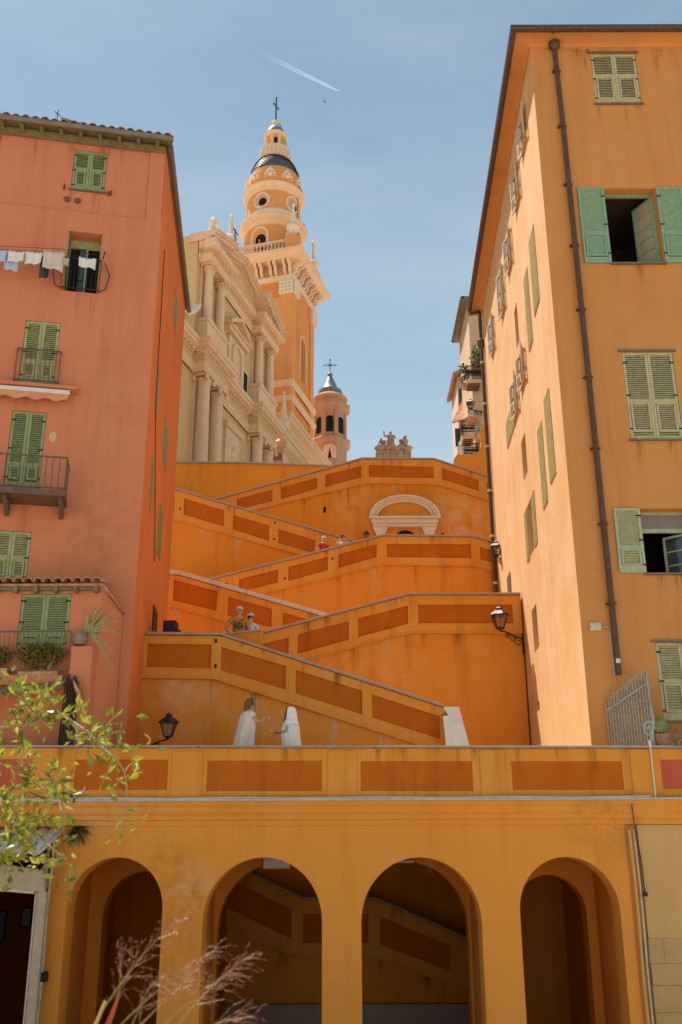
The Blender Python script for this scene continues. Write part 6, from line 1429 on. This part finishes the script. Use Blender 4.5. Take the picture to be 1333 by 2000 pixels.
# red polo and photographer farther up
r, k, V, hc = person('man in red polo and pale cap on the fourth ramp', 632, 1049, 37.7, 1.74, 35,
    (((-.30, .02, 1.14), (-.27, -.1, .90)), ((.30, .02, 1.14), (.30, -.12, .92))), 'red', skin='skin_t', slim=1.05)
hair_on(r, k, hc, 'hair_gy', 0, .088); cap_on(r, k, hc, 'capcloth')
r, k, V, hc = person('photographer with both hands raised to a camera, behind the man in red', 671, 1047, 37.9, 1.68, -10,
    (((-.27, -.18, 1.30), (-.09, -.22, 1.54)), ((.27, -.18, 1.30), (.09, -.22, 1.54))), 'beigecloth', skin='skin')
hair_on(r, k, hc, 'hair_br', .16, .1)
m = MB(); m.box(-.07 * k, .07 * k, -.27 * k, -.2 * k, 1.58 * k, 1.67 * k); m.lathe([(.03, 0), (.03, .05)], 10, (0, -.3 * k, 1.6 * k)); m.build('camera_body', M['eye'], r)

# ================================================================ laundry on the rose house
cl_ = []
OFF = .5
pts = [LF.uv(x, y, OFF) for x, y in ((-60, 484), (40, 489), (120, 493), (192, 505))]
m = MB(); m.tube([(s_, -OFF, z_) for s_, z_ in pts], .006, 5); m.tube([(s_, -OFF - .12, z_ + .02) for s_, z_ in pts], .006, 5)
ln = m.build('clothes_line', M['iron']); ln.location = (LF.o.x, LF.o.y, 0); ln.rotation_euler = (0, 0, LF.a); tag(ln, 'double clothes line across the rose house below its open window', 'clothes line')
for x0, x1, y0, y1, mt, lab in ((-16, 16, 486, 513, 'blue', 'pale blue cloth at the left end of the laundry line'), (17, 49, 489, 512, 'linen', 'white cloth hanging second from the left end of the line'), (50, 84, 490, 515, 'linen', 'white towel with fringe hanging left of the beige one'),
                                (80, 101, 500, 541, 'navy', 'dark sock-like garment hanging lowest on the line'), (86, 128, 488, 528, 'beigecloth', 'large off-white cloth hanging by the open window'), (124, 136, 502, 517, 'beigecloth', 'small cream cloth at the left jamb of the open window'), (155, 189, 502, 524, 'linen', 'white patterned cloth hanging across the open window'), (10, 38, 504, 527, 'blue', 'pale blue shirt hanging behind the white cloth')):
    o_ = .5 + (.12 if mt in ('linen', 'beigecloth') else 0.03)
    s0, zt_ = LF.uv(x0, y0, o_); s1, _ = LF.uv(x1, y0, o_); _, zb_ = LF.uv((x0 + x1) / 2, y1, o_)
    p = LF.w((s0 + s1) / 2, -o_, zt_); cloth('laundry', lab, 'laundry', mt, p, LF.a, s1 - s0, zt_ - zb_, drop=.08)

# ================================================================ plants on the annex terrace
def bush(px0, px1, py0, py1, Y, n, label, mat='hedge', ls=.055):
    a_, b_ = at(px0, (py0 + py1) / 2, Y), at(px1, (py0 + py1) / 2, Y); t_, u_ = at((px0 + px1) / 2, py0, Y), at((px0 + px1) / 2, py1, Y)
    c_ = Vector(((a_.x + b_.x) / 2, Y, (t_.z + u_.z) / 2)); rr = ((b_.x - a_.x) / 2, .22, (t_.z - u_.z) / 2)
    o = empty('potted_bush', (c_.x, Y, u_.z - .1)); tag(o, label, 'bush'); m = MB()
    scatter_leaves(m, (0, 0, rr[2] + .1), rr, n, ls)
    for q in range(6): scatter_leaves(m, (random.uniform(-.7, .7) * rr[0], random.uniform(-.1, .1), rr[2] * random.uniform(.8, 1.6) + .1), (rr[0] * .4, rr[1] * .7, rr[2] * .5), n // 8, ls)
    m.build('foliage', M[mat], o); m = MB()
    for q in range(9): x = random.uniform(-.6, .6) * rr[0]; m.tube([(x * .4, 0, 0), (x, random.uniform(-.1, .1), rr[2] * 1.2)], [.012, .005], 4)
    m.build('stems', M['stem'], o); m = MB(); m.box(-rr[0] * .8, rr[0] * .8, -.12, .12, -.16, .02); m.build('planter', M['tile'], o)
bush(32, 128, 1256, 1306, 21.58, 1500, 'round golden-green bush behind the annex railing'); bush(-40, 27, 1263, 1300, 21.58, 800, 'smaller golden-green bush cut by the left edge of the picture')
ag = at(152, 1258, 21.6)
pot = empty('agave', (ag.x, 21.7, ag.z)); tag(pot, 'striped agave with long drooping leaves in a grey pot on the rose pillar', 'agave')
m = MB(); m.lathe([(.10, 0), (.16, .06), (.19, .14), (.17, .22), (.19, .25), (.15, .25), (.13, .2), (0, .2)], 18); m.build('pot', plain('grey_pot', (.27, .19, .14), .8, var=.25), pot, smooth=True)
M['agave'] = plain('agave_leaf', (.22, .25, .10), .5, var=.3); M['agave_edge'] = plain('agave_margin', (.62, .55, .25), .5)
for q, (dx, dz, L_, dr) in enumerate(((.15, .9, .75, .2), (.35, .8, .8, .25), (.55, .7, .85, .15), (.8, .5, .9, .3), (.9, .3, .8, .45), (.7, -.1, .7, .9), (.5, -.3, .75, 1.0), (-.35, .7, .35, .3), (-.6, .4, .3, .4), (-.15, .9, .6, .25), (.25, .95, .7, .5), (-.5, .1, .3, .6), (.6, .55, .75, .6), (.1, .5, .4, .3))):
    d = Vector((dx, random.uniform(-.5, .1), dz)).normalized(); sd_ = d.cross(Vector((0, 1, .2))).normalized(); m = MB(); e_ = MB(); n = 9; rowl = []
    for i in range(n + 1):
        t = i / n; p = Vector((.18, 0, .27)) + d * L_ * t + Vector((.1 * t * t, 0, -dr * L_ * t * t * .8)); wd_ = .035 * (1 - t) ** .6 * (.6 + 1.2 * t) + .002; rowl.append((p, wd_))
    for (p, w1), (p2_, w2) in zip(rowl[:-1], rowl[1:]):
        up_ = Vector((0, -.012, 0)); m.add([p - sd_ * w1, p + up_, p2_ + up_, p2_ - sd_ * w2, p + sd_ * w1, p2_ + sd_ * w2], [(0, 1, 2, 3), (1, 4, 5, 2)])
        for s_ in (-1, 1): e_.add([p + sd_ * w1 * s_ * .7 + Vector((0, -.014, 0)), p + sd_ * w1 * s_ * 1.05 + Vector((0, -.006, 0)), p2_ + sd_ * w2 * s_ * 1.05 + Vector((0, -.006, 0)), p2_ + sd_ * w2 * s_ * .7 + Vector((0, -.014, 0))], [(0, 1, 2, 3)])
    lo_ = m.build('leaf', M['agave'], pot, smooth=True); e_.build('leaf_margin', M['agave_edge'], lo_)
# reed awning and reed-wrapped post under the annex terrace
M['reed'] = plain('reed', (.36, .22, .10), .85, var=.45, scale=20); M['reedpale'] = plain('pale_reed', (.46, .33, .18), .85, var=.4, scale=20)
rr_ = empty('reed_awning', (0, 0, 0)); tag(rr_, 'sagging brown reed awning under the annex terrace, behind the leaves', 'awning')
m = MB()
for i in range(60):
    x = -8.0 + i * (at(122, 1330, 21.3).x + 8.0) / 59; z = at(60, 1345, 21.2).z + .18 * (i / 59) ** 2 + random.uniform(-.01, .01); m.tube([(x, 20.95 + .1 * math.sin(i), z - .22), (x, 21.6, z + .12)], .028, 5)
o_ = m.build('reeds', M['reed'], rr_); o_['kind'] = 'stuff'
m = MB(); m.bar((-8, 21.0, at(60, 1352, 21.2).z - .15), (at(125, 1330, 21.2).x, 21.0, at(60, 1352, 21.2).z + .05), .04); m.build('bar', M['rail'], rr_)
rp_ = empty('reed_post', at(128, 1450, 21.35)); tag(rp_, 'dark frayed reed bundle standing at the corner of the annex', 'reed bundle')
m = MB()
for i in range(60):
    a_ = random.random() * 6.28; q = random.random() ** .5 * .15; h_ = at(128, 1315, 21.35).z - rp_.location.z; m.tube([(q * math.cos(a_), q * math.sin(a_), -.3), (q * 1.0 * math.cos(a_) + .03, q * math.sin(a_), h_ * random.uniform(.75, 1.0))], [.018, .008], 4)
m.build('reeds', plain('dark_reed', (.06, .045, .035), .9, var=.4), rp_)['kind'] = 'stuff'
m = MB(); m.add([(.07, -.1, 1.25), (.22, -.1, 1.0), (.27, .1, .7), (.1, .1, .95), (.1, -.12, 1.3), (.25, -.12, 1.05), (.3, .1, .75), (.13, .1, 1.0)], [(3, 2, 1, 0), (4, 5, 6, 7), (0, 1, 5, 4), (1, 2, 6, 5), (2, 3, 7, 6), (3, 0, 4, 7)]); m.build('tile_scrap', M['tile'], rp_)
# ================================================================ reed fence, scroll and cactus by the apricot house
fe = empty('reed_fence', (0, 0, 0)); tag(fe, 'iron barred fence backed with reeds at the foot of the apricot house', 'fence')
fa, fb = at(1183, 1362, 22.2), at(1262, 1302, 21.42)
base = 6.5; nb = 15
for i in range(nb + 1):
    t = i / nb; p = fa.lerp(fb, t); m = MB(); m.tube([(p.x, p.y, base), (p.x, p.y, p.z - .12)], .011, 6); m.build('bar', M['zinc'], fe, smooth=True)
m = MB(); m.bar((fa.x, fa.y, fa.z - .3), (fb.x, fb.y, fb.z - .36), .03); m.build('rail', M['zinc'], fe)
m = MB()
for i in range(90):
    t = (i + .5) / 90; p = fa.lerp(fb, t); m.tube([(p.x + .03, p.y + .02, base), (p.x + .03 + random.uniform(-.01, .01), p.y + .02, p.z + random.uniform(-.05, .03))], .009, 4)
m.build('reeds', M['reedpale'], fe)['kind'] = 'stuff'
m = MB(); c_ = at(1268, 1425, 21.2)
m.tube([c_ + Vector((.13 * (1 - t / 11) * math.cos(t), 0, .2 * (1 - t / 11) * math.sin(t))) for t in [q * .4 for q in range(24)]], .014, 6)
m.tube([at(1262, 1318, 21.4), at(1270, 1370, 21.3), at(1278, 1405, 21.2), at(1272, 1458, 21.1)], .016, 6); m.build('scroll', M['zinc'], fe, smooth=True)
m = MB(); a_, b_ = at(1270, 1455, 20.93), at(1270, 1560, 20.93); m.tube([(a_.x, 20.93, a_.z + .1), (a_.x, 20.93, b_.z)], .018, 6); tag(m.build('white_pipe', M['white']), 'thin white pipe running down the parapet below the reed fence', 'pipe')
cc = at(1292, 1452, 21.6); ca = empty('cactus', (cc.x, 21.6, cc.z - .1)); tag(ca, 'round cactus with dry arms in a clay pot behind the parapet', 'cactus')
m = MB(); m.lathe([(.16, 0), (.22, .25), (.24, .28), (.2, .28), (0, .25)], 14); m.build('pot', M['tile'], ca, smooth=True)
m = MB(); m.lathe([((.2 + .012 * (q % 2)) * math.sin(math.pi * (q + .5) / 12), .45 - .2 * math.cos(math.pi * (q + .5) / 12)) for q in range(12)], 16, (-.03, 0, 0)); m.build('globe', M['agave'], ca, smooth=True)
m = MB()
for q in range(12): a_ = random.uniform(-1.4, 1.4); m.tube([(.1, 0, .35), (.1 + .18 * math.cos(a_), -.05, .35 + .15 * math.sin(a_)), (.12 + .26 * math.cos(a_ - .4), -.08, .33 + .2 * math.sin(a_ - .6))], [.02, .014, .006], 5)
m.build('dry_arms', M['reed'], ca)
cb_ = at(1310, 1440, 21.5); m = MB(); m.tube([(cb_.x - .3, 21.5, cb_.z + .02), (cb_.x + .8, 21.5, cb_.z + .02)], .014, 6)
for q in range(3): m.tube([Vector((cb_.x - .1 + q * .35, 21.5, cb_.z - .2)) + Vector((.14 * (1 - t / 12) * math.cos(t), 0, .18 * (1 - t / 12) * math.sin(t))) for t in [v * .45 for v in range(22)]], .012, 5)
tag(m.build('scroll_railing', M['zinc']), 'low grey scrolled railing behind the cactus at the right edge', 'railing')
# dark bin on the ramp landing
bp = at(333, 1213, 26.3); m = MB(); m.prismz([(bp.x - .17, 26.2), (bp.x + .16, 26.2), (bp.x + .18, 26.6), (bp.x - .17, 26.6)], capA[0][1] - .8, bp.z); m.ball((bp.x + .2, 26.3, bp.z - .28), (.12, .1, .05), 8, 5)
tag(m.build('dark_box', M['iron'], bevel=.01), 'dark box standing on the lowest ramp landing beside the rose house', 'box')
# ================================================================ bottom corners of the picture
# pale rendered wall right of the arcade
an = empty('beige_wall', (0, 0, 0)); tag(an, 'pale beige rendered wall with stone blocks right of the arcade', 'wall')
M['beige'] = stucco('beige_render', (.60, .35, .13), wash=(.64, .42, .20), stain=(.38, .24, .11), scale=.8); M['block'] = stucco('stone_block_mat', (.50, .31, .14), stain=(.3, .2, .13), scale=2.5, bump=.5)
m = MB(); m.box(5.95, 9.3, 20.97, 21.6, 0, 5.29); m.build('render', M['beige'], an)
m = MB(); m.box(5.702, 5.949, 21.03, 21.6, 0, 5.29); m.build('return', M['ochre'], an)
zrow = [at(1300, y, 20.95).z for y in (1832, 1882, 1925, 1978, 2040, 2120)]; xs0 = at(1262, 1880, 20.95).x
random.seed(4)
for j in range(5):
    x = xs0 + random.uniform(-.05, .1)
    while x < 9.0:
        w_ = random.uniform(.35, .75); m = MB(); m.box(x + .003, x + w_ - .003, 20.958 - random.uniform(0, .008), 20.969, zrow[j + 1] + .003, zrow[j] - .003); m.build('stone', M['block'], an, bevel=.008); x += w_
pi_ = empty('service_pipes', (5.8, 20.95, 0)); tag(pi_, 'pale vertical pipes and cables in the corner right of the last arch', 'pipes')
for dx, r_, mt in ((-.02, .03, 'beige'), (.07, .02, 'weathered'), (.12, .012, 'rail')):
    m = MB(); m.tube([(dx + .01 * math.sin(z * 2), -.02, z) for z in [.2 + q * .5 for q in range(11)]], r_, 7); m.build('pipe', M[mt], pi_, smooth=True)
m = MB(); m.tube([(.16, -.03, 4.0), (.15, -.04, 4.6), (.08, -.05, 5.2), (.05, -.1, 5.8)], .01, 5); m.box(.12, .2, -.06, -.01, 3.95, 4.03); m.build('cable', M['iron'], pi_)
# veranda with white posts left of the arcade
M['vpaint'] = plain('cream_paint', (.46, .36, .26), .6, var=.12)
ve = empty('veranda', (0, 0, 0)); tag(ve, 'white framed veranda with dark orange interior at the lower left', 'veranda')
YV = 20.2
def vx(px, py, Y=YV): p = at(px, py, Y); return (p.x, p.z)
m = MB(); m.prism([vx(-120, 1722), vx(64, 1741), vx(88, 1743), vx(84, 1700), vx(-120, 1668)], YV, YV + .12); m.build('lintel', M['vpaint'], ve, bevel=.01)
m = MB(); m.prism([vx(-120, 1730), vx(66, 1746), vx(66, 1741), vx(-120, 1722)], YV + .01, YV + .2); m.build('lintel_edge', M['beigecloth'], ve)
x0, x1 = vx(68, 1800)[0], vx(86, 1800)[0]
m = MB(); m.box(x0, x1, YV + .002, YV + .13, 0, vx(80, 1742)[1]); m.build('post', M['vpaint'], ve, bevel=.008)
m = MB(); m.box(x0 - .05, x0 - .015, YV + .03, YV + .1, 0, vx(64, 1744)[1]); m.build('door_stop', M['weathered'], ve)
m = MB(); m.box(x0 - .06, x0 - .02, YV + .45, YV + 5, 0, 4.6); m.build('side_wall', M['vpaint'], ve)
m = MB(); m.box(-12.2, -12.0, YV + .2, YV + 5, 0, 4.6); m.build('side_wall', M['panel'], ve)
m = MB(); m.box(-12, at(-25, 1900, YV).x, YV + .14, YV + .2, 0, 4.6); m.build('front_wall', M['panel'], ve)
m = MB(); m.box(-12, x0 - .061, YV + 4.9, YV + 5.05, 0, 4.6); m.build('back_wall', M['panel'], ve)
m = MB(); m.box(-12, x1, YV + .14, YV + 5.04, 4.601, 4.66); m.build('ceiling', M['dark'], ve)
for px0, px1, py0, py1 in ((-6, 8, 1778, 1840), (43, 60, 1772, 1812)):
    a_, b_ = at(px0, py0, YV + 4.8), at(px1, py1, YV + 4.8); m = MB(); m.box(a_.x, b_.x, YV + 4.8, YV + 4.86, b_.z, a_.z); f_ = m.build('picture_frame', M['iron'], ve); m = MB(); m.box(a_.x + .03, b_.x - .03, YV + 4.79, YV + 4.799, b_.z + .03, a_.z - .03); m.build('picture', M['zinc'], f_)
m = MB(); n = 40
for i in range(n):
    x = -9.5 + i * .12
    if x > at(105, 1630, 20).x: break
    za, zb_ = at(40, 1668, 19.4).z, at(40, 1618, 20.9).z; sg = .03 if i % 2 else -.03
    m.add([(x, 19.3, za + sg), (x + .12, 19.3, za - sg), (x + .12, 20.95, zb_ - sg), (x, 20.95, zb_ + sg)], [(0, 1, 2, 3)])
o_ = m.build('corrugated_roof', M['white'], ve, smooth=True); s2 = o_.modifiers.new('thickness', 'SOLIDIFY'); s2.thickness = .012
for px, r_, mt in ((92, .035, 'cap'), (97, .02, 'iron'), (101, .028, 'weathered')):
    p = at(px, 1690, 20.85); m = MB(); m.tube([(p.x + .012 * math.sin(z * 3), 20.85, z) for z in [.2 + q * .45 for q in range(12)]], r_, 7); m.build('drainpipe', M[mt], ve, smooth=True)
p = at(87, 1908, 20.9); m = MB(); m.box(p.x - .06, p.x + .06, 20.82, 20.99, p.z - .09, p.z + .09); tag(m.build('black_box', M['iron'], bevel=.02), 'small black box on the ochre wall left of the first arch', 'box')
# tangle of cables at the left end of the flashing
random.seed(21); kc = empty('cable_tangle', at(135, 1552, 20.8)); tag(kc, 'tangle of black and white cables at the left end of the ledge', 'cables')
for q in range(9):
    m = MB(); pts = [(0, 0, 0)]; dx, dz = random.uniform(-.8, .5), random.uniform(-.15, .45)
    pts = [Vector((dx * t + .06 * math.sin(q + 5 * t), .05 * math.cos(q + 3 * t), dz * t - .15 * math.sin(math.pi * t))) for t in [v / 8 for v in range(9)]]
    m.tube(pts, .009, 5); m.build('cable', M['iron'] if q % 3 else M['white'], kc, smooth=True)
fm = MB(); random.seed(5)
for q in range(120): d_ = Vector((random.uniform(-.6, 1), random.uniform(-.8, .2), random.uniform(-1, .1))).normalized(); fm.tube([(0, 0, 0), d_ * .2, d_ * random.uniform(.25, .4) + Vector((0, 0, -.05))], [.008, .006, .003], 3)
o_ = fm.build('dry_tuft', M['leafd'], None, loc=at(150, 1615, 20.85)); tag(o_, 'dark dry tuft of weeds hanging from the ledge at its left end', 'weeds')
# short cables and hooks on the parapet foot
for px in (362, 967):
    p = at(px, 1548, 20.96); m = MB(); m.bar((p.x, 20.95, p.z - .04), (p.x, 20.95, p.z + .05), .03); m.bar((p.x, 20.95, p.z + .05), (p.x + .06, 20.95, p.z + .05), .03); m.build('hook', M['iron'], par)

# ================================================================ foreground planting on the promenade
M['lime'] = foliage_mat('sunlit_leaves', (.10, .14, .012), (.38, .36, .045), .5); M['twig'] = plain('pale_twig', (.34, .26, .13), .7, var=.25, scale=14)
random.seed(3)
tr = empty('young_tree', (-3.3, 6.2, 2.8)); tag(tr, 'leafy yellow-green tree branch reaching in from the lower left edge', 'tree')
T0 = tr.location.copy()
def tl(px, py, Y): return at(px, py, Y) - T0
m = MB(); m.tube([(0, 0, 0), (.05, .0, .8), (-.05, .05, 1.6), (.1, 0, 2.4), (.0, 0, 3.2)], [.09, .08, .07, .055, .03], 9); m.build('trunk', M['stem'], tr, smooth=True)
br = [([(-260, 1500), (-60, 1430), (0, 1418), (60, 1414), (108, 1392), (150, 1412), (190, 1448), (222, 1482), (244, 1508), (247, 1560)], 5.9, .012),
      ([(-260, 1480), (-80, 1560), (0, 1548), (55, 1530), (100, 1525), (135, 1500)], 6.1, .011),
      ([(-200, 1520), (-60, 1600), (10, 1600), (60, 1625), (95, 1650), (128, 1672), (138, 1720)], 5.8, .010),
      ([(60, 1414), (85, 1370), (80, 1340)], 5.9, .006), ([(108, 1392), (60, 1380), (20, 1350)], 6.0, .006), ([(150, 1412), (150, 1440), (185, 1445), (240, 1425)], 5.9, .006), ([(190, 1448), (205, 1420), (225, 1400)], 5.9, .006),
      ([(0, 1548), (30, 1590), (20, 1660), (50, 1700)], 6.0, .006), ([(100, 1525), (120, 1580), (128, 1640)], 5.9, .006), ([(-60, 1430), (-20, 1480), (30, 1500), (70, 1480)], 6.0, .007), ([(222, 1482), (200, 1530), (190, 1560)], 5.9, .004), ([(128, 1672), (90, 1690), (60, 1712)], 5.8, .004), ([(60, 1625), (30, 1640), (5, 1690)], 5.8, .004),
      ([(244, 1508), (262, 1490), (275, 1470)], 5.9, .004), ([(247, 1560), (238, 1600), (230, 1630)], 5.9, .003)]
lm = MB(); 
for pl_, Y, rad in br:
    P3 = [tl(x, y, Y + .25 * math.sin(x * .02 + y * .013)) for x, y in pl_]
    if pl_[0][0] < -150: P3 = [Vector((0, 0, random.uniform(1.2, 2.2)))] + P3
    m = MB(); fine = []
    for i in range(len(P3) - 1):
        for t in (0, .5): fine.append(P3[i].lerp(P3[i + 1], t) + Vector((random.uniform(-1, 1), random.uniform(-1, 1), random.uniform(-1, 1))) * .008)
    fine.append(P3[-1]); n = len(fine); m.tube(fine, [rad * (1 - .75 * i / n) for i in range(n)], 6); m.build('branch', M['twig'], tr, smooth=True)
    for i in range(n - 1):
        seg = fine[i + 1] - fine[i]; k_ = max(1, int(seg.length / (.017 if pl_[-1][0] < 150 else .024)))
        dens = 1.0 if fine[i].x + T0.x < -1.62 else .62
        for q in range(k_):
            if random.random() > dens: continue
            p = fine[i].lerp(fine[i + 1], random.random()); d_ = Vector((random.gauss(.1, .8), random.gauss(-.1, .8), random.gauss(.25, .8))); off_ = d_.normalized() * random.uniform(0, .10)
            for rep in range(2): leaf(lm, p + off_ + Vector((random.gauss(0, .03), random.gauss(0, .05), random.gauss(0, .03))), d_ + Vector((random.gauss(0, .6), random.gauss(0, .6), random.gauss(0, .6))), random.uniform(.045, .10), random, wd=random.uniform(.16, .27), bend=random.uniform(0, .35))
for q in range(420):      # the part of the crown outside the picture
    p = Vector((random.uniform(-.9, 1.1), random.uniform(-.8, .9), random.uniform(1.4, 3.3))); leaf(lm, p, Vector((random.gauss(0, 1), random.gauss(0, 1), random.gauss(.2, 1))), random.uniform(.06, .12))
o_ = lm.build('leaves', M['lime'], tr); o_['kind'] = 'stuff'
# big hanging leaves at the tip
for px, py in ((232, 1612), (224, 1640), (238, 1642), (212, 1475), (225, 1500)):
    m = MB(); leaf(m, tl(px, py - 22, 5.9), Vector((random.uniform(-.3, .3), 0, -1)), .10, random, wd=.24); m.build('leaf', M['lime'], tr)
# planter with plumed grass
pn = empty('planter', (-.9, 4.3, 2.8)); tag(pn, 'long low planter holding the plumed grass at the lower edge', 'planter')
m = MB(); m.box(-1.2, 1.1, -.3, .3, 0.001, .62); m.build('box', M['cap_pale'], pn, bevel=.02); m = MB(); m.box(-1.12, 1.02, -.24, .24, .621, .64); m.build('soil', M['stem'], pn)
M['plume'] = foliage_mat('grass_plumes', (.22, .05, .045), (.50, .25, .14), .35); M['stalk'] = plain('green_stalk', (.24, .22, .06), .6, var=.2)
stalks = [((185, 2000), (255, 1880), (348, 1795), 1.0), ((228, 2010), (330, 1905), (428, 1852), .9), ((338, 2015), (410, 1920), (486, 1868), 1.0), ((262, 2015), (318, 1960), (372, 1898), .7), ((300, 2020), (350, 1975), (405, 1925), .7), ((210, 2010), (240, 1950), (236, 1862), .7), ((360, 2030), (430, 1990), (496, 1985), .7), ((255, 2010), (275, 1960), (300, 1915), .6)]
for i, (a_, b_, c_, sz) in enumerate(stalks):
    Y = 4.3 + .12 * math.sin(i * 2.1); pa, pb_, pc2 = at(*a_, Y), at(*b_, Y), at(*c_, Y); base_ = Vector((pa.x - .12 + .03 * i * .3, 4.3, 3.42))
    r = empty('plumed_grass', base_); tag(r, ('%s purple grass plume in the planter at the lower left' % ('tallest', 'second tallest, middle', 'rightmost tall', 'slender inner', 'short central', 'leftmost upright', 'low right-leaning', 'thin short')[i]), 'grass', 'plumed grass stems')
    pts = [Vector((0, 0, 0)), pa - base_]
    for t in [q / 8 for q in range(1, 9)]: pts.append((pa * (1 - t) ** 2 + pb_ * 2 * t * (1 - t) + pc2 * t * t) - base_)
    m = MB(); m.tube(pts, [.0032 - .00022 * q for q in range(len(pts))], 5); m.build('stalk', M['stalk'], r, smooth=True)
    m = MB(); 
    for q in range(int(32 * sz)):
        u = .35 + .65 * random.random() ** .8; f_ = u * (len(pts) - 1); j = min(int(f_), len(pts) - 2); p = pts[j].lerp(pts[j + 1], f_ - j); t_ = (pts[j + 1] - pts[j]).normalized()
        L_ = .10 * (1.15 - u) + .035; d_ = (t_ * random.uniform(.5, 1.2) + Vector((random.gauss(0, .5), random.gauss(0, .5), random.gauss(-.15, .4)))).normalized(); e1 = p + d_ * L_; e2 = e1 + d_ * L_ * .5 + Vector((0, 0, -.25 * L_))
        m.tube([p, e1, e2], [.0006, .0005, .0003], 3)
        for w_ in range(7): b0 = p.lerp(e1, .3 + .1 * w_) if w_ < 5 else e1.lerp(e2, (w_ - 4) * .4); leaf(m, b0, d_ + Vector((random.gauss(0, .35), random.gauss(0, .35), random.gauss(-.2, .3))), random.uniform(.008, .017), random, wd=.11)
    m.build('plume', M['plume'], r)['kind'] = 'stuff'
m = MB(); a_, b_ = at(206, 2010, 4.2), at(231, 1948, 4.2); q0 = a_.lerp(b_, .5) + Vector((.004, 0, 0)); m.tube([Vector((a_.x - .02, 4.25, 3.43)), a_, q0, b_], [.004, .008, .0085, .004], 7)
tag(m.build('red_stake', M['red'], smooth=True), 'bright red plant stake in the grass at the lower left', 'stake')
m = MB(); a_, b_ = at(184, 2010, 4.25), at(206, 1956, 4.25); m.tube([Vector((a_.x - .02, 4.25, 3.43)), a_, b_], [.006, .007, .006], 7)
tag(m.build('cut_stem', plain('dry_stem', (.55, .38, .10), .7), smooth=True), 'cut yellow stem left of the red stake', 'stem')

# ================================================================ sky things: contrail and a bird
ct_m, ct_t, ct_b = mat_new('contrail_vapour'); ct_b.inputs['Base Color'].default_value = (.9, .9, .9, 1); ct_b.inputs['Roughness'].default_value = 1
N = ct_t.nodes.new; tcn = N('ShaderNodeTexCoord'); sp = N('ShaderNodeSeparateXYZ'); ct_t.links.new(tcn.outputs['Generated'], sp.inputs[0])
nz = N('ShaderNodeTexNoise'); nz.inputs['Scale'].default_value = 9; nz.inputs['Detail'].default_value = 5; ct_t.links.new(tcn.outputs['Generated'], nz.inputs['Vector'])
pw = N('ShaderNodeMath'); pw.operation = 'POWER'; ct_t.links.new(sp.outputs['X'], pw.inputs[0]); pw.inputs[1].default_value = 1.3
ml = N('ShaderNodeMath'); ml.operation = 'MULTIPLY'; ct_t.links.new(pw.outputs[0], ml.inputs[0]); ct_t.links.new(nz.outputs['Fac'], ml.inputs[1])
m2 = N('ShaderNodeMath'); m2.operation = 'MULTIPLY'; ct_t.links.new(ml.outputs[0], m2.inputs[0]); m2.inputs[1].default_value = .8; m2.use_clamp = True
trn = N('ShaderNodeBsdfTranslucent'); trn.inputs['Color'].default_value = (.95, .95, .95, 1); mxa = N('ShaderNodeMixShader'); mxa.inputs[0].default_value = .6
mxb = N('ShaderNodeMixShader'); tpt = N('ShaderNodeBsdfTransparent'); LL = ct_t.links.new
LL(ct_b.outputs[0], mxa.inputs[1]); LL(trn.outputs[0], mxa.inputs[2]); LL(m2.outputs[0], mxb.inputs[0]); LL(tpt.outputs[0], mxb.inputs[1]); LL(mxa.outputs[0], mxb.inputs[2]); LL(mxb.outputs[0], ct_t.nodes['Material Output'].inputs['Surface'])
for dy0, dy1 in ((0, 0), (7, 3)):
    D = 5200.0; a_, b_ = at(500, 95 + dy0, D), at(664 - dy0, 178 + dy1 - dy0 * .5, D); m = MB(); n = 30
    m.tube([a_.lerp(b_, i / n) for i in range(n + 1)], [(4.6 - 3.4 * (i / n) ** 3) for i in range(n + 1)], 8); o_ = m.build('contrail', ct_m, smooth=True); tag(o_, ('long white contrail streak crossing the sky' if dy0 == 0 else 'fainter parallel contrail just below the long one'), 'contrail')
bd = at(634, 198, 60); m = MB(); m.tube([bd + Vector((-.07, 0, .01)), bd, bd + Vector((.09, 0, -.01))], [.01, .03, .01], 6)
m.add([bd, bd + Vector((-.04, -.05, .12)), bd + Vector((-.11, -.1, .09)), bd + Vector((.05, 0, 0))], [(0, 1, 2, 3)]); m.add([bd, bd + Vector((.02, .05, -.09)), bd + Vector((.09, .07, -.13)), bd + Vector((.05, 0, 0))], [(0, 1, 2, 3)])
tag(m.build('bird', M['iron']), 'tiny dark bird gliding below the contrail', 'bird')
